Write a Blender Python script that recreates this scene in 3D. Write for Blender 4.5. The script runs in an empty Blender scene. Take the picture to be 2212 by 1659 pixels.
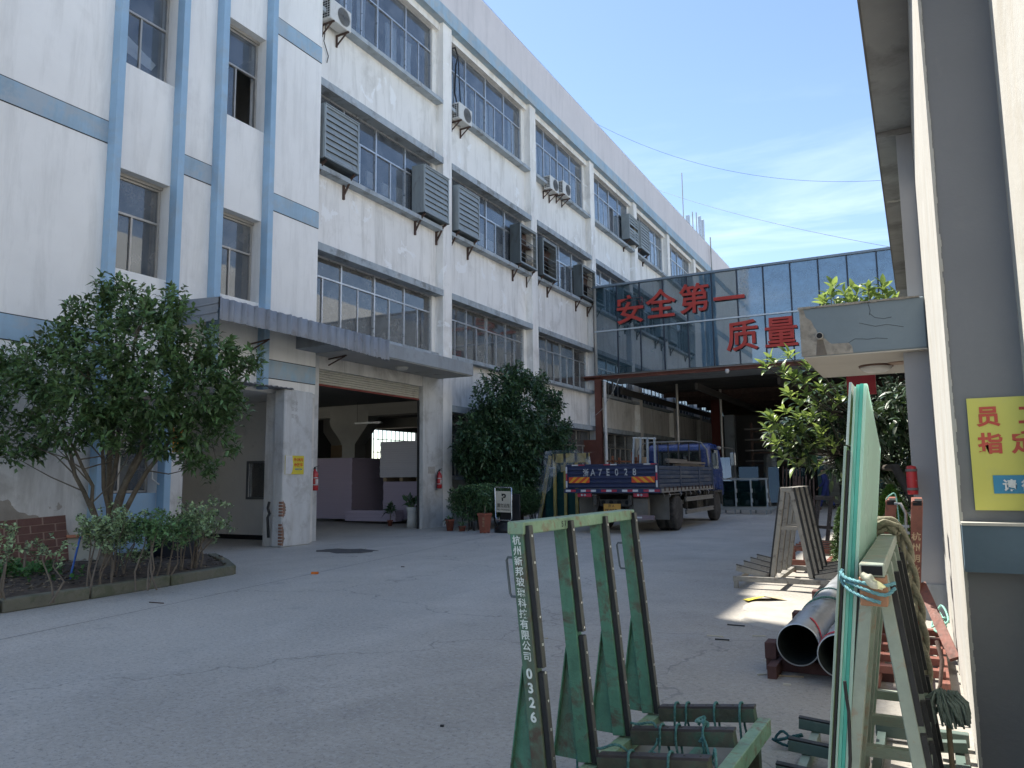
import bpy, bmesh, math, random
import numpy as np
from mathutils import Vector, Matrix

random.seed(7)
rng = np.random.default_rng(11)
SC = bpy.context.scene
COL = SC.collection
R = math.radians

# ------------------------------------------------------------------ camera
EYE = 1.40
FOC = 1655.0                       # focal length in units of a 2212-wide picture
_p, _r, _y = R(6.99), R(0.62), R(27.82)
FW = Vector((-math.sin(_y)*math.cos(_p), math.cos(_y)*math.cos(_p), math.sin(_p)))
_r0 = Vector((math.cos(_y), math.sin(_y), 0)); _u0 = _r0.cross(FW)
RT = math.cos(_r)*_r0 - math.sin(_r)*_u0
UP = math.sin(_r)*_r0 + math.cos(_r)*_u0
CP = Vector((0, 0, EYE))
cam_d = bpy.data.cameras.new('camera'); cam = bpy.data.objects.new('camera', cam_d); COL.objects.link(cam)
m = Matrix((RT, UP, -FW)).transposed().to_4x4(); m.translation = CP
cam.matrix_world = m
cam_d.sensor_width = 36; cam_d.lens = 36*FOC/2212; cam_d.clip_start = .05; cam_d.clip_end = 3000
SC.camera = cam

def at(px, py, depth):             # a point at a known real distance from the camera
    return CP + (FW*FOC + RT*(px-1106) - UP*(py-829.5))*(depth/FOC)

# ------------------------------------------------------------------ light
SUN_EL, SUN_AZ = R(57.9), math.atan2(.363, -.932)      # the sun stands over the left roofs, a little ahead
sd = Vector((math.cos(SUN_EL)*math.cos(SUN_AZ), math.cos(SUN_EL)*math.sin(SUN_AZ), math.sin(SUN_EL)))
sl = bpy.data.lights.new('sun', 'SUN'); sl.energy = 2.6; sl.angle = R(.55); sl.color = (1, .94, .84)
so = bpy.data.objects.new('sun', sl); COL.objects.link(so); so.rotation_euler = sd.to_track_quat('Z', 'Y').to_euler(); so.location = (-20, 10, 40)

W = bpy.data.worlds.new('World'); SC.world = W; W.use_nodes = True
nt = W.node_tree; N = nt.nodes; L = nt.links
bg = N['Background']
sky = N.new('ShaderNodeTexSky'); sky.sky_type = 'NISHITA'; sky.sun_disc = False
sky.sun_elevation = SUN_EL; sky.sun_rotation = math.pi/2 - SUN_AZ
sky.altitude = 0; sky.air_density = .95; sky.dust_density = .25; sky.ozone_density = 1.1
tc = N.new('ShaderNodeTexCoord')
sep = N.new('ShaderNodeSeparateXYZ'); L.new(tc.outputs['Generated'], sep.inputs[0])
mp = N.new('ShaderNodeMapping'); mp.inputs['Scale'].default_value = (1.3, 1.6, 8.5); mp.inputs['Rotation'].default_value = (0, R(7), R(20))
L.new(tc.outputs['Generated'], mp.inputs[0])
nz = N.new('ShaderNodeTexNoise'); nz.inputs['Scale'].default_value = 2.1; nz.inputs['Detail'].default_value = 9; nz.inputs['Roughness'].default_value = .58; nz.inputs['Distortion'].default_value = .5
L.new(mp.outputs[0], nz.inputs['Vector'])
cr = N.new('ShaderNodeMapRange'); cr.inputs['From Min'].default_value = .49; cr.inputs['From Max'].default_value = .82
L.new(nz.outputs['Fac'], cr.inputs['Value'])
hz = N.new('ShaderNodeMapRange'); hz.inputs['From Min'].default_value = .46; hz.inputs['From Max'].default_value = .20
hz.inputs['To Min'].default_value = 0; hz.inputs['To Max'].default_value = 1
L.new(sep.outputs['Z'], hz.inputs['Value'])
mu = N.new('ShaderNodeMath'); mu.operation = 'MULTIPLY'; L.new(cr.outputs[0], mu.inputs[0]); L.new(hz.outputs[0], mu.inputs[1])
mx = N.new('ShaderNodeMix'); mx.data_type = 'RGBA'
L.new(mu.outputs[0], mx.inputs[0]); L.new(sky.outputs[0], mx.inputs[6]); mx.inputs[7].default_value = (5.0, 5.9, 7.2, 1)
L.new(mx.outputs[2], bg.inputs['Color']); bg.inputs['Strength'].default_value = .057
SC.view_settings.view_transform = 'Standard'; SC.view_settings.look = 'None'; SC.view_settings.gamma = 1
SC.view_settings.use_curve_mapping = False; SC.view_settings.exposure = 2.15
SC.cycles.max_bounces = 7; SC.cycles.transparent_max_bounces = 12; SC.cycles.caustics_reflective = False; SC.cycles.caustics_refractive = False
SC.cycles.sample_clamp_indirect = 6

# ------------------------------------------------------------------ materials
MATS = {}
def _nd(nt, kind, **kw):
    n = nt.nodes.new(kind)
    for k, v in kw.items():
        if k in n.inputs: n.inputs[k].default_value = v
        else: setattr(n, k, v)
    return n
def M(name, col, rough=.7, var=.15, vs=3., bump=.0, bs=30., metal=0., spec=.4, dirt=None, streak=None, peel=None, world=False, trans=0., island=0., aniso=(1,1,1), ttint=(1.0,1.0,.45), fine=1.):
    """procedural paint / stone / metal; dirt=(rgb,amount,scale,threshold) streak=(rgb,amount) peel=(rgb,threshold,scale)"""
    if name in MATS: return MATS[name]
    ma = bpy.data.materials.new(name); MATS[name] = ma; ma.use_nodes = True
    nt = ma.node_tree; lk = nt.links; b = nt.nodes['Principled BSDF']
    if world:
        src = _nd(nt, 'ShaderNodeNewGeometry').outputs['Position']
    else:
        t = _nd(nt, 'ShaderNodeTexCoord'); oi = _nd(nt, 'ShaderNodeObjectInfo')
        ad = _nd(nt, 'ShaderNodeVectorMath', operation='ADD'); mm = _nd(nt, 'ShaderNodeMath', operation='MULTIPLY'); mm.inputs[1].default_value = 37.
        lk.new(oi.outputs['Random'], mm.inputs[0]); lk.new(t.outputs['Object'], ad.inputs[0]); lk.new(mm.outputs[0], ad.inputs[1]); src = ad.outputs[0]
    if aniso != (1,1,1):
        mpn = _nd(nt, 'ShaderNodeMapping'); mpn.inputs['Scale'].default_value = aniso; lk.new(src, mpn.inputs[0]); asrc = mpn.outputs[0]
    else: asrc = src
    def noise(scale, detail=6, rough_=.6, s=None, dist=0):
        n = _nd(nt, 'ShaderNodeTexNoise', Scale=scale, Detail=detail, Roughness=rough_, Distortion=dist); lk.new(s or asrc, n.inputs['Vector']); return n.outputs['Fac']
    def mixc(f, a, bb, bt='MIX'):
        x = _nd(nt, 'ShaderNodeMix', data_type='RGBA', blend_type=bt)
        for i, v in ((0, f), (6, a), (7, bb)):
            if hasattr(v, 'is_linked') or hasattr(v, 'links'): lk.new(v, x.inputs[i])
            elif isinstance(v, (int, float)): x.inputs[i].default_value = v
            else: x.inputs[i].default_value = (*v, 1)
        return x.outputs[2]
    def mr(v, a, bb, c=0., d=1.):
        x = _nd(nt, 'ShaderNodeMapRange'); lk.new(v, x.inputs[0])
        for i, q in enumerate((a, bb, c, d)): x.inputs[i+1].default_value = q
        return x.outputs[0]
    lo = tuple(c*(1-var) for c in col); hi = tuple(min(1, c*(1+var)) for c in col)
    c = mixc(mr(noise(vs, 8, .65), .3, .7), lo, hi)
    if island:
        g = _nd(nt, 'ShaderNodeNewGeometry'); c = mixc(mr(g.outputs['Random Per Island'], 0, 1, 1-island, 1+island), (0,0,0), c) if False else c
        hs = _nd(nt, 'ShaderNodeHueSaturation'); lk.new(c, hs.inputs['Color'])
        lk.new(mr(g.outputs['Random Per Island'], 0, 1, 1-island, 1+island*1.2), hs.inputs['Value'])
        lk.new(mr(g.outputs['Random Per Island'], 0, 1, .485, .515), hs.inputs['Hue']); c = hs.outputs[0]
    if streak:
        mpn = _nd(nt, 'ShaderNodeMapping'); mpn.inputs['Scale'].default_value = (2.2, 2.2, .28); lk.new(src, mpn.inputs[0])
        f = mr(noise(1.3, 8, .7, mpn.outputs[0], .3), .48, .68, 0, streak[1]); c = mixc(f, c, streak[0])
    if dirt:
        f = mr(noise(dirt[2], 10, .68, None, .4), dirt[3]-.02, dirt[3]+.12, 0, dirt[1]); c = mixc(f, c, dirt[0])
    if peel:
        f = mr(noise(peel[2], 10, .62, None, .6), peel[1], peel[1]+.012); c = mixc(f, c, peel[0])
    lk.new(c, b.inputs['Base Color'])
    rr = mr(noise(vs*2.3, 4), .3, .7, max(.02, rough-.12), min(1, rough+.1)); lk.new(rr, b.inputs['Roughness'])
    b.inputs['Metallic'].default_value = metal; b.inputs['Specular IOR Level'].default_value = spec
    if bump:
        bn = _nd(nt, 'ShaderNodeBump', Strength=min(1, bump), Distance=.01); lk.new(noise(bs, 7, .65), bn.inputs['Height']); lk.new(bn.outputs[0], b.inputs['Normal'])
    if trans:
        tr = _nd(nt, 'ShaderNodeBsdfTranslucent'); hs2 = mixc(1., c, ttint, 'MULTIPLY'); g2 = _nd(nt, 'ShaderNodeGamma'); g2.inputs[1].default_value = .72
        lk.new(hs2, g2.inputs[0]); lk.new(g2.outputs[0], tr.inputs[0])
        ms = _nd(nt, 'ShaderNodeMixShader'); ms.inputs[0].default_value = trans
        lk.new(b.outputs[0], ms.inputs[1]); lk.new(tr.outputs[0], ms.inputs[2]); lk.new(ms.outputs[0], nt.nodes['Material Output'].inputs[0])
    return ma

def glass_mat(name, tint, refl=.12, dust=.12, dustc=(.30,.33,.34), rough=.02, clear=.5, ior=1.5):
    """flat pane: fresnel mirror over a tinted see-through with a film of dust"""
    ma = bpy.data.materials.new(name); MATS[name] = ma; ma.use_nodes = True; nt = ma.node_tree; lk = nt.links
    nt.nodes.remove(nt.nodes['Principled BSDF']); out = nt.nodes['Material Output']
    tr = _nd(nt, 'ShaderNodeBsdfTransparent'); tr.inputs[0].default_value = (*tint, 1)
    df = _nd(nt, 'ShaderNodeBsdfDiffuse'); df.inputs[0].default_value = (*dustc, 1)
    gl = _nd(nt, 'ShaderNodeBsdfGlossy'); gl.inputs['Roughness'].default_value = rough; gl.inputs[0].default_value = (.86,.93,1,1)
    t = _nd(nt, 'ShaderNodeTexCoord'); oi = _nd(nt, 'ShaderNodeObjectInfo'); g = _nd(nt, 'ShaderNodeNewGeometry')
    nz = _nd(nt, 'ShaderNodeTexNoise', Scale=2.2, Detail=7., Roughness=.65); lk.new(g.outputs['Position'], nz.inputs['Vector'])
    mr = _nd(nt, 'ShaderNodeMapRange'); lk.new(nz.outputs['Fac'], mr.inputs[0]); mr.inputs[1].default_value = .35; mr.inputs[2].default_value = .7
    mr.inputs[3].default_value = dust*.6; mr.inputs[4].default_value = dust*1.5
    dm = _nd(nt, 'ShaderNodeMath', operation='MULTIPLY'); ff0 = _nd(nt, 'ShaderNodeMath', operation='SUBTRACT'); ff0.inputs[0].default_value = 1; lk.new(g.outputs['Backfacing'], ff0.inputs[1]); lk.new(mr.outputs[0], dm.inputs[0]); lk.new(ff0.outputs[0], dm.inputs[1])
    m1 = _nd(nt, 'ShaderNodeMixShader'); lk.new(dm.outputs[0], m1.inputs[0]); lk.new(tr.outputs[0], m1.inputs[1]); lk.new(df.outputs[0], m1.inputs[2])
    fr = _nd(nt, 'ShaderNodeFresnel'); fr.inputs[0].default_value = ior
    mf = _nd(nt, 'ShaderNodeMath', operation='ADD'); lk.new(fr.outputs[0], mf.inputs[0]); mf.inputs[1].default_value = refl; mf.use_clamp = True
    ff = _nd(nt, 'ShaderNodeMath', operation='SUBTRACT'); ff.inputs[0].default_value = 1; lk.new(g.outputs['Backfacing'], ff.inputs[1])
    mf2 = _nd(nt, 'ShaderNodeMath', operation='MULTIPLY'); lk.new(mf.outputs[0], mf2.inputs[0]); lk.new(ff.outputs[0], mf2.inputs[1])
    bn = _nd(nt, 'ShaderNodeBump', Strength=.06, Distance=.02); n2 = _nd(nt, 'ShaderNodeTexNoise', Scale=1.1, Detail=1.); lk.new(g.outputs['Position'], n2.inputs['Vector']); lk.new(n2.outputs['Fac'], bn.inputs['Height']); lk.new(bn.outputs[0], gl.inputs['Normal'])
    m2 = _nd(nt, 'ShaderNodeMixShader'); lk.new(mf2.outputs[0], m2.inputs[0]); lk.new(m1.outputs[0], m2.inputs[1]); lk.new(gl.outputs[0], m2.inputs[2])
    lk.new(m2.outputs[0], out.inputs[0]); return ma

# ------------------------------------------------------------------ mesh building
ORG = {}                                     # object name -> world origin of its root
def Vv(p): return np.array(p, float)
class MB:
    def __init__(s): s.v = []; s.f = []; s.sm = []
    def add(s, vs, fs, smooth=False):
        o = len(s.v); s.v += [tuple(map(float, q)) for q in vs]; s.f += [tuple(i+o for i in f) for f in fs]; s.sm += [smooth]*len(fs); return s
    def box(s, x0, x1, y0, y1, z0, z1):
        return s.add([(x0,y0,z0),(x1,y0,z0),(x1,y1,z0),(x0,y1,z0),(x0,y0,z1),(x1,y0,z1),(x1,y1,z1),(x0,y1,z1)],
                     [(0,3,2,1),(4,5,6,7),(0,1,5,4),(1,2,6,5),(2,3,7,6),(3,0,4,7)])
    def obox(s, c, ax, ay, az):              # centre and three half-axis vectors
        c, ax, ay, az = map(Vv, (c, ax, ay, az)); vs = []
        for k in (-1, 1):
            for i, j in ((-1,-1),(1,-1),(1,1),(-1,1)): vs.append(c+i*ax+j*ay+k*az)
        return s.add(vs, [(0,3,2,1),(4,5,6,7),(0,1,5,4),(1,2,6,5),(2,3,7,6),(3,0,4,7)])
    def bar(s, p, q, w, h, side=(1,0,0)):    # rectangular bar from p to q; w along 'side', h across
        p, q = Vv(p), Vv(q); d = q-p; l = np.linalg.norm(d); d = d/l; sd_ = Vv(side); sd_ = sd_-d*sd_.dot(d); sd_ /= np.linalg.norm(sd_); n = np.cross(d, sd_)
        return s.obox((p+q)/2, sd_*w/2, n*h/2, d*l/2)
    def tube(s, pts, r, n=8, cap=True, smooth=True):
        pts = [Vv(p) for p in pts]; k = len(pts); rs = r if hasattr(r, '__len__') else [r]*k
        t0 = pts[1]-pts[0]; t0 /= np.linalg.norm(t0)+1e-9; a = np.cross(t0, (0,0,1));
        if np.linalg.norm(a) < .1: a = np.cross(t0, (1,0,0))
        a /= np.linalg.norm(a); vs = []
        for i in range(k):
            t = pts[min(i+1,k-1)]-pts[max(i-1,0)]; t /= np.linalg.norm(t)+1e-9
            a = a-t*a.dot(t); a /= np.linalg.norm(a)+1e-9; b = np.cross(t, a)
            for j in range(n):
                an = 2*math.pi*j/n; vs.append(pts[i]+rs[i]*(math.cos(an)*a+math.sin(an)*b))
        fs = [(i*n+j, i*n+(j+1)%n, (i+1)*n+(j+1)%n, (i+1)*n+j) for i in range(k-1) for j in range(n)]
        s.add(vs, fs, smooth)
        if cap: s.add(vs[:n], [tuple(range(n))[::-1]]); s.add(vs[-n:], [tuple(range(n))])
        return s
    def lathe(s, prof, c=(0,0,0), n=20, smooth=True, axis='z', ring=False):
        if ring: prof = list(prof)+[prof[0]]
        vs = []
        for (r, z) in prof:
            for j in range(n):
                a = 2*math.pi*j/n; u, v = r*math.cos(a), r*math.sin(a)
                vs.append({'z':(c[0]+u,c[1]+v,c[2]+z),'x':(c[0]+z,c[1]+u,c[2]+v),'y':(c[0]+u,c[1]+z,c[2]+v)}[axis])
        k = len(prof); fs = [(i*n+j, i*n+(j+1)%n, (i+1)*n+(j+1)%n, (i+1)*n+j) for i in range(k-1) for j in range(n)]
        s.add(vs, fs, smooth)
        if not ring: s.add(vs[:n], [tuple(range(n))[::-1]]); s.add(vs[-n:], [tuple(range(n))])
        return s
    def prism(s, poly, a, b):                # polygon of 3-D points, extruded by vector from a to b offsets
        a, b = Vv(a), Vv(b); n = len(poly); lo = [Vv(p)+a for p in poly]; hi = [Vv(p)+b for p in poly]
        return s.add(lo+hi, [tuple(range(n))[::-1], tuple(range(n, 2*n))]+[(i,(i+1)%n,(i+1)%n+n,i+n) for i in range(n)])
    def build(s, name, mat, parent=None, bevel=0, origin=None):
        me = bpy.data.meshes.new(name); o = (0,0,0)
        if parent is not None: o = ORG[parent.name]
        elif origin is not None: o = origin
        vs = np.array(s.v)-np.array(o); me.from_pydata(vs.tolist(), [], s.f)
        me.polygons.foreach_set('use_smooth', s.sm); me.materials.append(mat)
        bm = bmesh.new(); bm.from_mesh(me); bmesh.ops.recalc_face_normals(bm, faces=bm.faces)
        if bevel:
            bmesh.ops.bevel(bm, geom=[e for e in bm.edges if len(e.link_faces) == 2 and e.calc_face_angle(0) > .6], offset=bevel, segments=1, affect='EDGES', clamp_overlap=True)
        bm.to_mesh(me); bm.free()
        ob = bpy.data.objects.new(name, me); COL.objects.link(ob)
        if parent is not None: ob.parent = parent; ORG[ob.name] = o
        else: ob.location = o; ORG[ob.name] = tuple(o)
        return ob
def bx(x0,x1,y0,y1,z0,z1): return MB().box(x0,x1,y0,y1,z0,z1)
def tag(o, label=None, cat=None, group=None, kind=None):
    if label: o['label'] = label
    if cat: o['category'] = cat
    if group: o['group'] = group
    if kind: o['kind'] = kind
    return o
def thing(name, label, cat, loc=(0,0,0), group=None, rz=0):
    o = bpy.data.objects.new(name, None); o.empty_display_size = .1; COL.objects.link(o); o.location = loc; o.rotation_euler = (0,0,rz)
    ORG[o.name] = tuple(loc) if rz == 0 else (0,0,0)
    return tag(o, label, cat, group)
def copy_tree(o, loc=None, parent=None, label=None, rz=None, group=None):
    c = o.copy(); COL.objects.link(c); c.parent = parent
    if loc is not None: c.location = loc
    if rz is not None: c.rotation_euler = (0,0,rz)
    if label: c['label'] = label
    if group: c['group'] = group
    for ch in o.children: copy_tree(ch, None, c)
    return c
UNIT = {}
def piece(name, mat, parent, x0, x1, y0, y1, z0, z1):      # a box-shaped piece sharing one mesh per material
    k = mat.name
    if k not in UNIT:
        me = bpy.data.meshes.new('unit_block'); me.from_pydata(MB().box(-.5,.5,-.5,.5,-.5,.5).v, [], MB().box(-.5,.5,-.5,.5,-.5,.5).f); me.materials.append(mat); UNIT[k] = me
    o = bpy.data.objects.new(name, UNIT[k]); COL.objects.link(o); g = ORG[parent.name] if parent else (0,0,0)
    o.location = ((x0+x1)/2-g[0], (y0+y1)/2-g[1], (z0+z1)/2-g[2]); o.scale = (x1-x0, y1-y0, z1-z0)
    if parent: o.parent = parent
    ORG[o.name] = g
    return o
def text(name, body, size, pos, xd, yd, mat, parent, ext=.004, bold=.0, sx=1., align='LEFT'):
    c = bpy.data.curves.new(name, 'FONT'); c.body = body; c.size = size; c.extrude = ext; c.offset = bold*size; c.align_x = align
    t = bpy.data.objects.new(name, c); COL.objects.link(t); bpy.context.view_layer.update()
    me = bpy.data.meshes.new_from_object(t.evaluated_get(bpy.context.evaluated_depsgraph_get()))
    bpy.data.objects.remove(t)
    xd, yd = Vector(xd).normalized(), Vector(yd).normalized(); zd = xd.cross(yd)
    g = ORG[parent.name] if parent else (0,0,0)
    mt = Matrix((xd*sx, yd, zd)).transposed().to_4x4(); mt.translation = Vector(pos)-Vector(g)
    me.transform(mt); me.materials.clear(); me.materials.append(mat)
    o = bpy.data.objects.new(name, me); COL.objects.link(o)
    if parent: o.parent = parent
    ORG[o.name] = g
    return o
def mesh_np(name, V, F, mat, parent=None, origin=(0,0,0), smooth=False):
    g = ORG[parent.name] if parent is not None else origin
    me = bpy.data.meshes.new(name); V = np.asarray(V, float)-np.array(g); me.vertices.add(len(V)); me.vertices.foreach_set('co', V.ravel())
    F = np.asarray(F); k = F.shape[1]; me.loops.add(F.size); me.loops.foreach_set('vertex_index', F.ravel().astype(np.int32))
    me.polygons.add(len(F)); me.polygons.foreach_set('loop_start', np.arange(0, F.size, k, dtype=np.int32)); me.polygons.foreach_set('loop_total', np.full(len(F), k, np.int32))
    me.update(calc_edges=True); me.validate(); me.materials.append(mat)
    o = bpy.data.objects.new(name, me); COL.objects.link(o)
    if parent is not None: o.parent = parent
    else: o.location = g
    ORG[o.name] = g
    return o

# palette
white_wall = M('white plaster', (.84,.825,.795), .85, .06, .6, .25, 25, dirt=((.47,.45,.41), .45, .8, .55), streak=((.50,.485,.45), .65), peel=((.88,.88,.87), .61, 1.1), world=True)
smooth_wall = M('painted plaster', (.83,.825,.805), .85, .06, .5, .2, 20, dirt=((.56,.55,.53), .35, .5, .56), streak=((.56,.555,.535), .45), world=True)
low_wall = M('weathered plaster', (.67,.655,.625), .88, .12, 1.2, .35, 22, dirt=((.30,.28,.25), .55, 1.1, .52), streak=((.30,.28,.25), .55), peel=((.36,.33,.29), .68, 1.5), world=True)
parapet_w = M('parapet plaster', (.65,.625,.64), .9, .05, .5, .15, 20, streak=((.40,.40,.42), .3), world=True)
blue_paint = M('blue paint', (.30,.455,.61), .75, .10, 1.2, .15, 30, dirt=((.33,.38,.42), .5, 1.2, .52), world=True)
band_paint = M('faded blue band', (.32,.455,.57), .85, .15, 1.0, .2, 30, dirt=((.40,.44,.47), .7, 1.6, .47), streak=((.22,.25,.28), .4), world=True)
ledge_m = M('stained concrete ledge', (.36,.41,.45), .9, .15, 2., .35, 25, dirt=((.15,.15,.14), .7, 2.5, .52), streak=((.55,.56,.56), .4), world=True)
conc_slab = M('grey painted concrete', (.29,.32,.35), .85, .10, 1., .25, 25, dirt=((.16,.15,.14), .5, 1.5, .55), streak=((.17,.17,.16), .4), world=True)
dark_m = M('opening shade', (.012,.013,.015), .9, .1)  # near-black plates stand for the shade inside bores, holes and housings
alu = M('aluminium frame', (.42,.40,.37), .45, .12, 4, metal=.5)
alu2 = M('silver frame', (.55,.56,.57), .35, .12, 4, metal=.7)
black_rub = M('black rubber', (.018,.019,.021), .6, .3, 8, .2, 60)
rust = M('rusty iron', (.085,.055,.045), .85, .4, 6, .5, 60)
win_glass = glass_mat('window glass', (.55,.58,.60), .06, .50, (.21,.21,.205))
up_glass = glass_mat('upper window glass', (.84,.87,.90), .07, .30, (.28,.315,.36))
# ------------------------------------------------------------------ ground
def ground_mat():
    ma = bpy.data.materials.new('worn concrete yard'); ma.use_nodes = True; nt = ma.node_tree; lk = nt.links; b = nt.nodes['Principled BSDF']
    g = _nd(nt, 'ShaderNodeNewGeometry').outputs['Position']
    def nz(sc, d=8, r=.6, s=(1,1,1), di=0):
        mp = _nd(nt, 'ShaderNodeMapping'); mp.inputs['Scale'].default_value = s; lk.new(g, mp.inputs[0])
        n = _nd(nt, 'ShaderNodeTexNoise', Scale=sc, Detail=float(d), Roughness=r, Distortion=float(di)); lk.new(mp.outputs[0], n.inputs['Vector']); return n.outputs['Fac']
    def mr(v, a, bb, c=0., d=1.):
        x = _nd(nt, 'ShaderNodeMapRange'); lk.new(v, x.inputs[0])
        for i, q in enumerate((a, bb, c, d)): x.inputs[i+1].default_value = q
        return x.outputs[0]
    def mix(f, a, bb):
        x = _nd(nt, 'ShaderNodeMix', data_type='RGBA')
        for i, v in ((0, f), (6, a), (7, bb)):
            if isinstance(v, tuple): x.inputs[i].default_value = (*v, 1)
            else: lk.new(v, x.inputs[i])
        return x.outputs[2]
    c = mix(mr(nz(.35, 6), .35, .65), (.40,.37,.32), (.49,.455,.395))
    c = mix(mr(nz(.9, 9, .7, (1,.35,1), 1), .5, .68, 0, .6), c, (.55,.51,.45))     # pale scuffed patches
    c = mix(mr(nz(1.7, 9, .7), .56, .72, 0, .45), c, (.19,.18,.17))                # dark oily patches
    c = mix(mr(nz(22, 6, .9), .50, .60, 0, .75), c, (.55,.53,.49))                    # exposed grit
    c = mix(mr(nz(30, 6, .9), .52, .62, 0, .75), c, (.14,.14,.14))
    c = mix(mr(nz(9, 8, .75, (1,.15,1), .3), .62, .70, 0, .3), c, (.17,.17,.175))      # drag marks
    # cracks
    v = _nd(nt, 'ShaderNodeTexVoronoi', feature='DISTANCE_TO_EDGE', Scale=.22)
    mp = _nd(nt, 'ShaderNodeVectorMath', operation='ADD'); n3 = _nd(nt, 'ShaderNodeTexNoise', Scale=1.6, Detail=8.); lk.new(g, n3.inputs['Vector'])
    lk.new(g, mp.inputs[0]); lk.new(n3.outputs['Color'], mp.inputs[1]); lk.new(mp.outputs[0], v.inputs['Vector'])
    c = mix(mr(v.outputs['Distance'], .001, .003, .45, 0), c, (.10,.10,.10))
    sx = _nd(nt, 'ShaderNodeSeparateXYZ'); lk.new(g, sx.inputs[0]); ad = _nd(nt, 'ShaderNodeMath', operation='ADD'); n9 = nz(.5, 7, .65); m9 = _nd(nt, 'ShaderNodeMath', operation='MULTIPLY'); m9.inputs[1].default_value = 7.; lk.new(n9, m9.inputs[0]); lk.new(sx.outputs['X'], ad.inputs[0]); lk.new(m9.outputs[0], ad.inputs[1])
    c = mix(mr(ad.outputs[0], -1.6, 2.2, 0, .42), c, (.13,.125,.115))      # oily, tyre-blackened strip by the racks
    lk.new(c, b.inputs['Base Color']); lk.new(mr(nz(1.2), .3, .7, .55, .85), b.inputs['Roughness']); b.inputs['Specular IOR Level'].default_value = .35
    bn = _nd(nt, 'ShaderNodeBump', Strength=.35, Distance=.008); lk.new(nz(38, 8, .8), bn.inputs['Height']); lk.new(bn.outputs[0], b.inputs['Normal'])
    return ma
mb = MB()
S = 900
mb.add([(-S,-S,0),(S,-S,0),(S,S,0),(-S,S,0)], [(0,1,2,3)])
g = mb.build('ground', ground_mat()); tag(g, kind='structure')

# pale mortar spill on the ground in the sun, slightly raised
mort = M('spilt mortar', (.36,.34,.305), .95, .12, 3, .9, 50, dirt=((.20,.19,.17), .4, 2, .55), world=True)
pts = []
for i in range(40):
    a = 2*math.pi*i/40; r = 1+.14*math.sin(3*a+1)+.08*math.sin(7*a)+random.uniform(-.05,.05)
    pts.append((-1.18+.60*r*math.cos(a), 8.42+.88*r*math.sin(a)))
mb = MB(); n = len(pts)
mb.add([(x,y,.002) for x,y in pts]+[(-1.18+(x+1.18)*.93, 8.42+(y-8.42)*.93, .028) for x,y in pts], [tuple(range(n,2*n))]+[(i,(i+1)%n,(i+1)%n+n,i+n) for i in range(n)])
sp = mb.build('pavement_patch', mort)
for jp in (((-6.6,-.6),(-7.44,4.145),(-7.65,5.7),(-8.04,8.09)), ((-8.04,8.09),(-8.6,11.5),(-9.3,16))):
    q = MB()
    for a, b in zip(jp, jp[1:]):
        d = Vector((b[0]-a[0],b[1]-a[1],0)).normalized()*1; n_ = Vector((-d.y,d.x,0))*.006; q.add([Vector((*a,.0015))-n_,Vector((*a,.0015))+n_,Vector((*b,.0015))+n_,Vector((*b,.0015))-n_],[(0,1,2,3)])
    tag(q.build('pavement_joint', M('joint tar', (.10,.10,.10), .9)), kind='structure'); tag(sp, kind='structure')
# dark drain patch by the door pillar
drain = M('wet tar patch', (.085,.08,.075), .8, .4, 9, .6, 50, world=True)
mb = MB(); random.seed(8); P = [(-10.15+(.72*(1+random.uniform(-.22,.22)))*math.cos(a*.2618), 12.12+(.40*(1+random.uniform(-.25,.25)))*math.sin(a*.2618)) for a in range(24)]
mb.prism([(x,y,0) for x,y in P], (0,0,.001), (0,0,.006)); tag(mb.build('tar_patch', drain), kind='structure')

# ------------------------------------------------------------------ planting bed with kerb stones
soil = M('bare soil', (.075,.060,.048), .97, .35, 5, 1., 35, dirt=((.14,.11,.085), .7, 9, .48), world=True)
kerb_m = M('mossy kerb stone', (.17,.165,.125), .93, .18, 3, .6, 40, dirt=((.07,.09,.045), .6, 3, .5), world=True)
bedpoly = [(-9.35,8.40),(-9.28,6.9),(-9.10,5.8),(-9.05,4.9),(-9.0,0.5),(-12.3,0.5),(-12.3,9.9),(-11.1,9.55)]
nx, ny = 60, 120; V = []; idx = {}
from mathutils import noise as mn
V = []; F = []
for i in range(nx+1):
    for j in range(ny+1):
        y = .5+j*(9.9-.5)/ny; fx_ = -9.05-.27*max(0, min(1, (y-5)/3.4)); 
        if y > 8.4: fx_ = -9.35-(y-8.4)*1.45
        x = -12.31+(fx_+12.31)*i/nx
        z = .11+.05*mn.noise(Vector((x*1.5,y*1.5,0)))+.025*mn.noise(Vector((x*6,y*6,2)))+.06*(1-i/nx)
        V.append((x,y,z))
for i in range(nx):
    for j in range(ny): a = i*(ny+1)+j; F.append((a, a+ny+1, a+ny+2, a+1))
so_ = mesh_np('soil_bed', V, F, soil); tag(so_, kind='structure')
kb = thing('kerb', None, None, (0,0,0)); tag(kb, kind='structure')
kpts = [(-9.02,.6),(-9.0,2.2),(-8.98,3.7),(-8.97,4.95),(-9.02,6.0),(-9.12,7.2),(-9.30,8.46),(-10.1,9.05),(-11.2,9.75)]
for a, b in zip(kpts, kpts[1:]):
    a_, b_ = Vv((*a,0)), Vv((*b,0)); d = (b_-a_)/np.linalg.norm(b_-a_); nrm = np.array((d[1], -d[0], 0)); a2 = a_+d*.012; b2 = b_-d*.012
    q = MB(); q.obox((a2+b2)/2+Vv((0,0,.065+random.uniform(-.008,.008))), (b2-a2)/2, nrm*.075, (0,0,.072)); q.build('kerb_stone', kerb_m, kb, bevel=.012)
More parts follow.
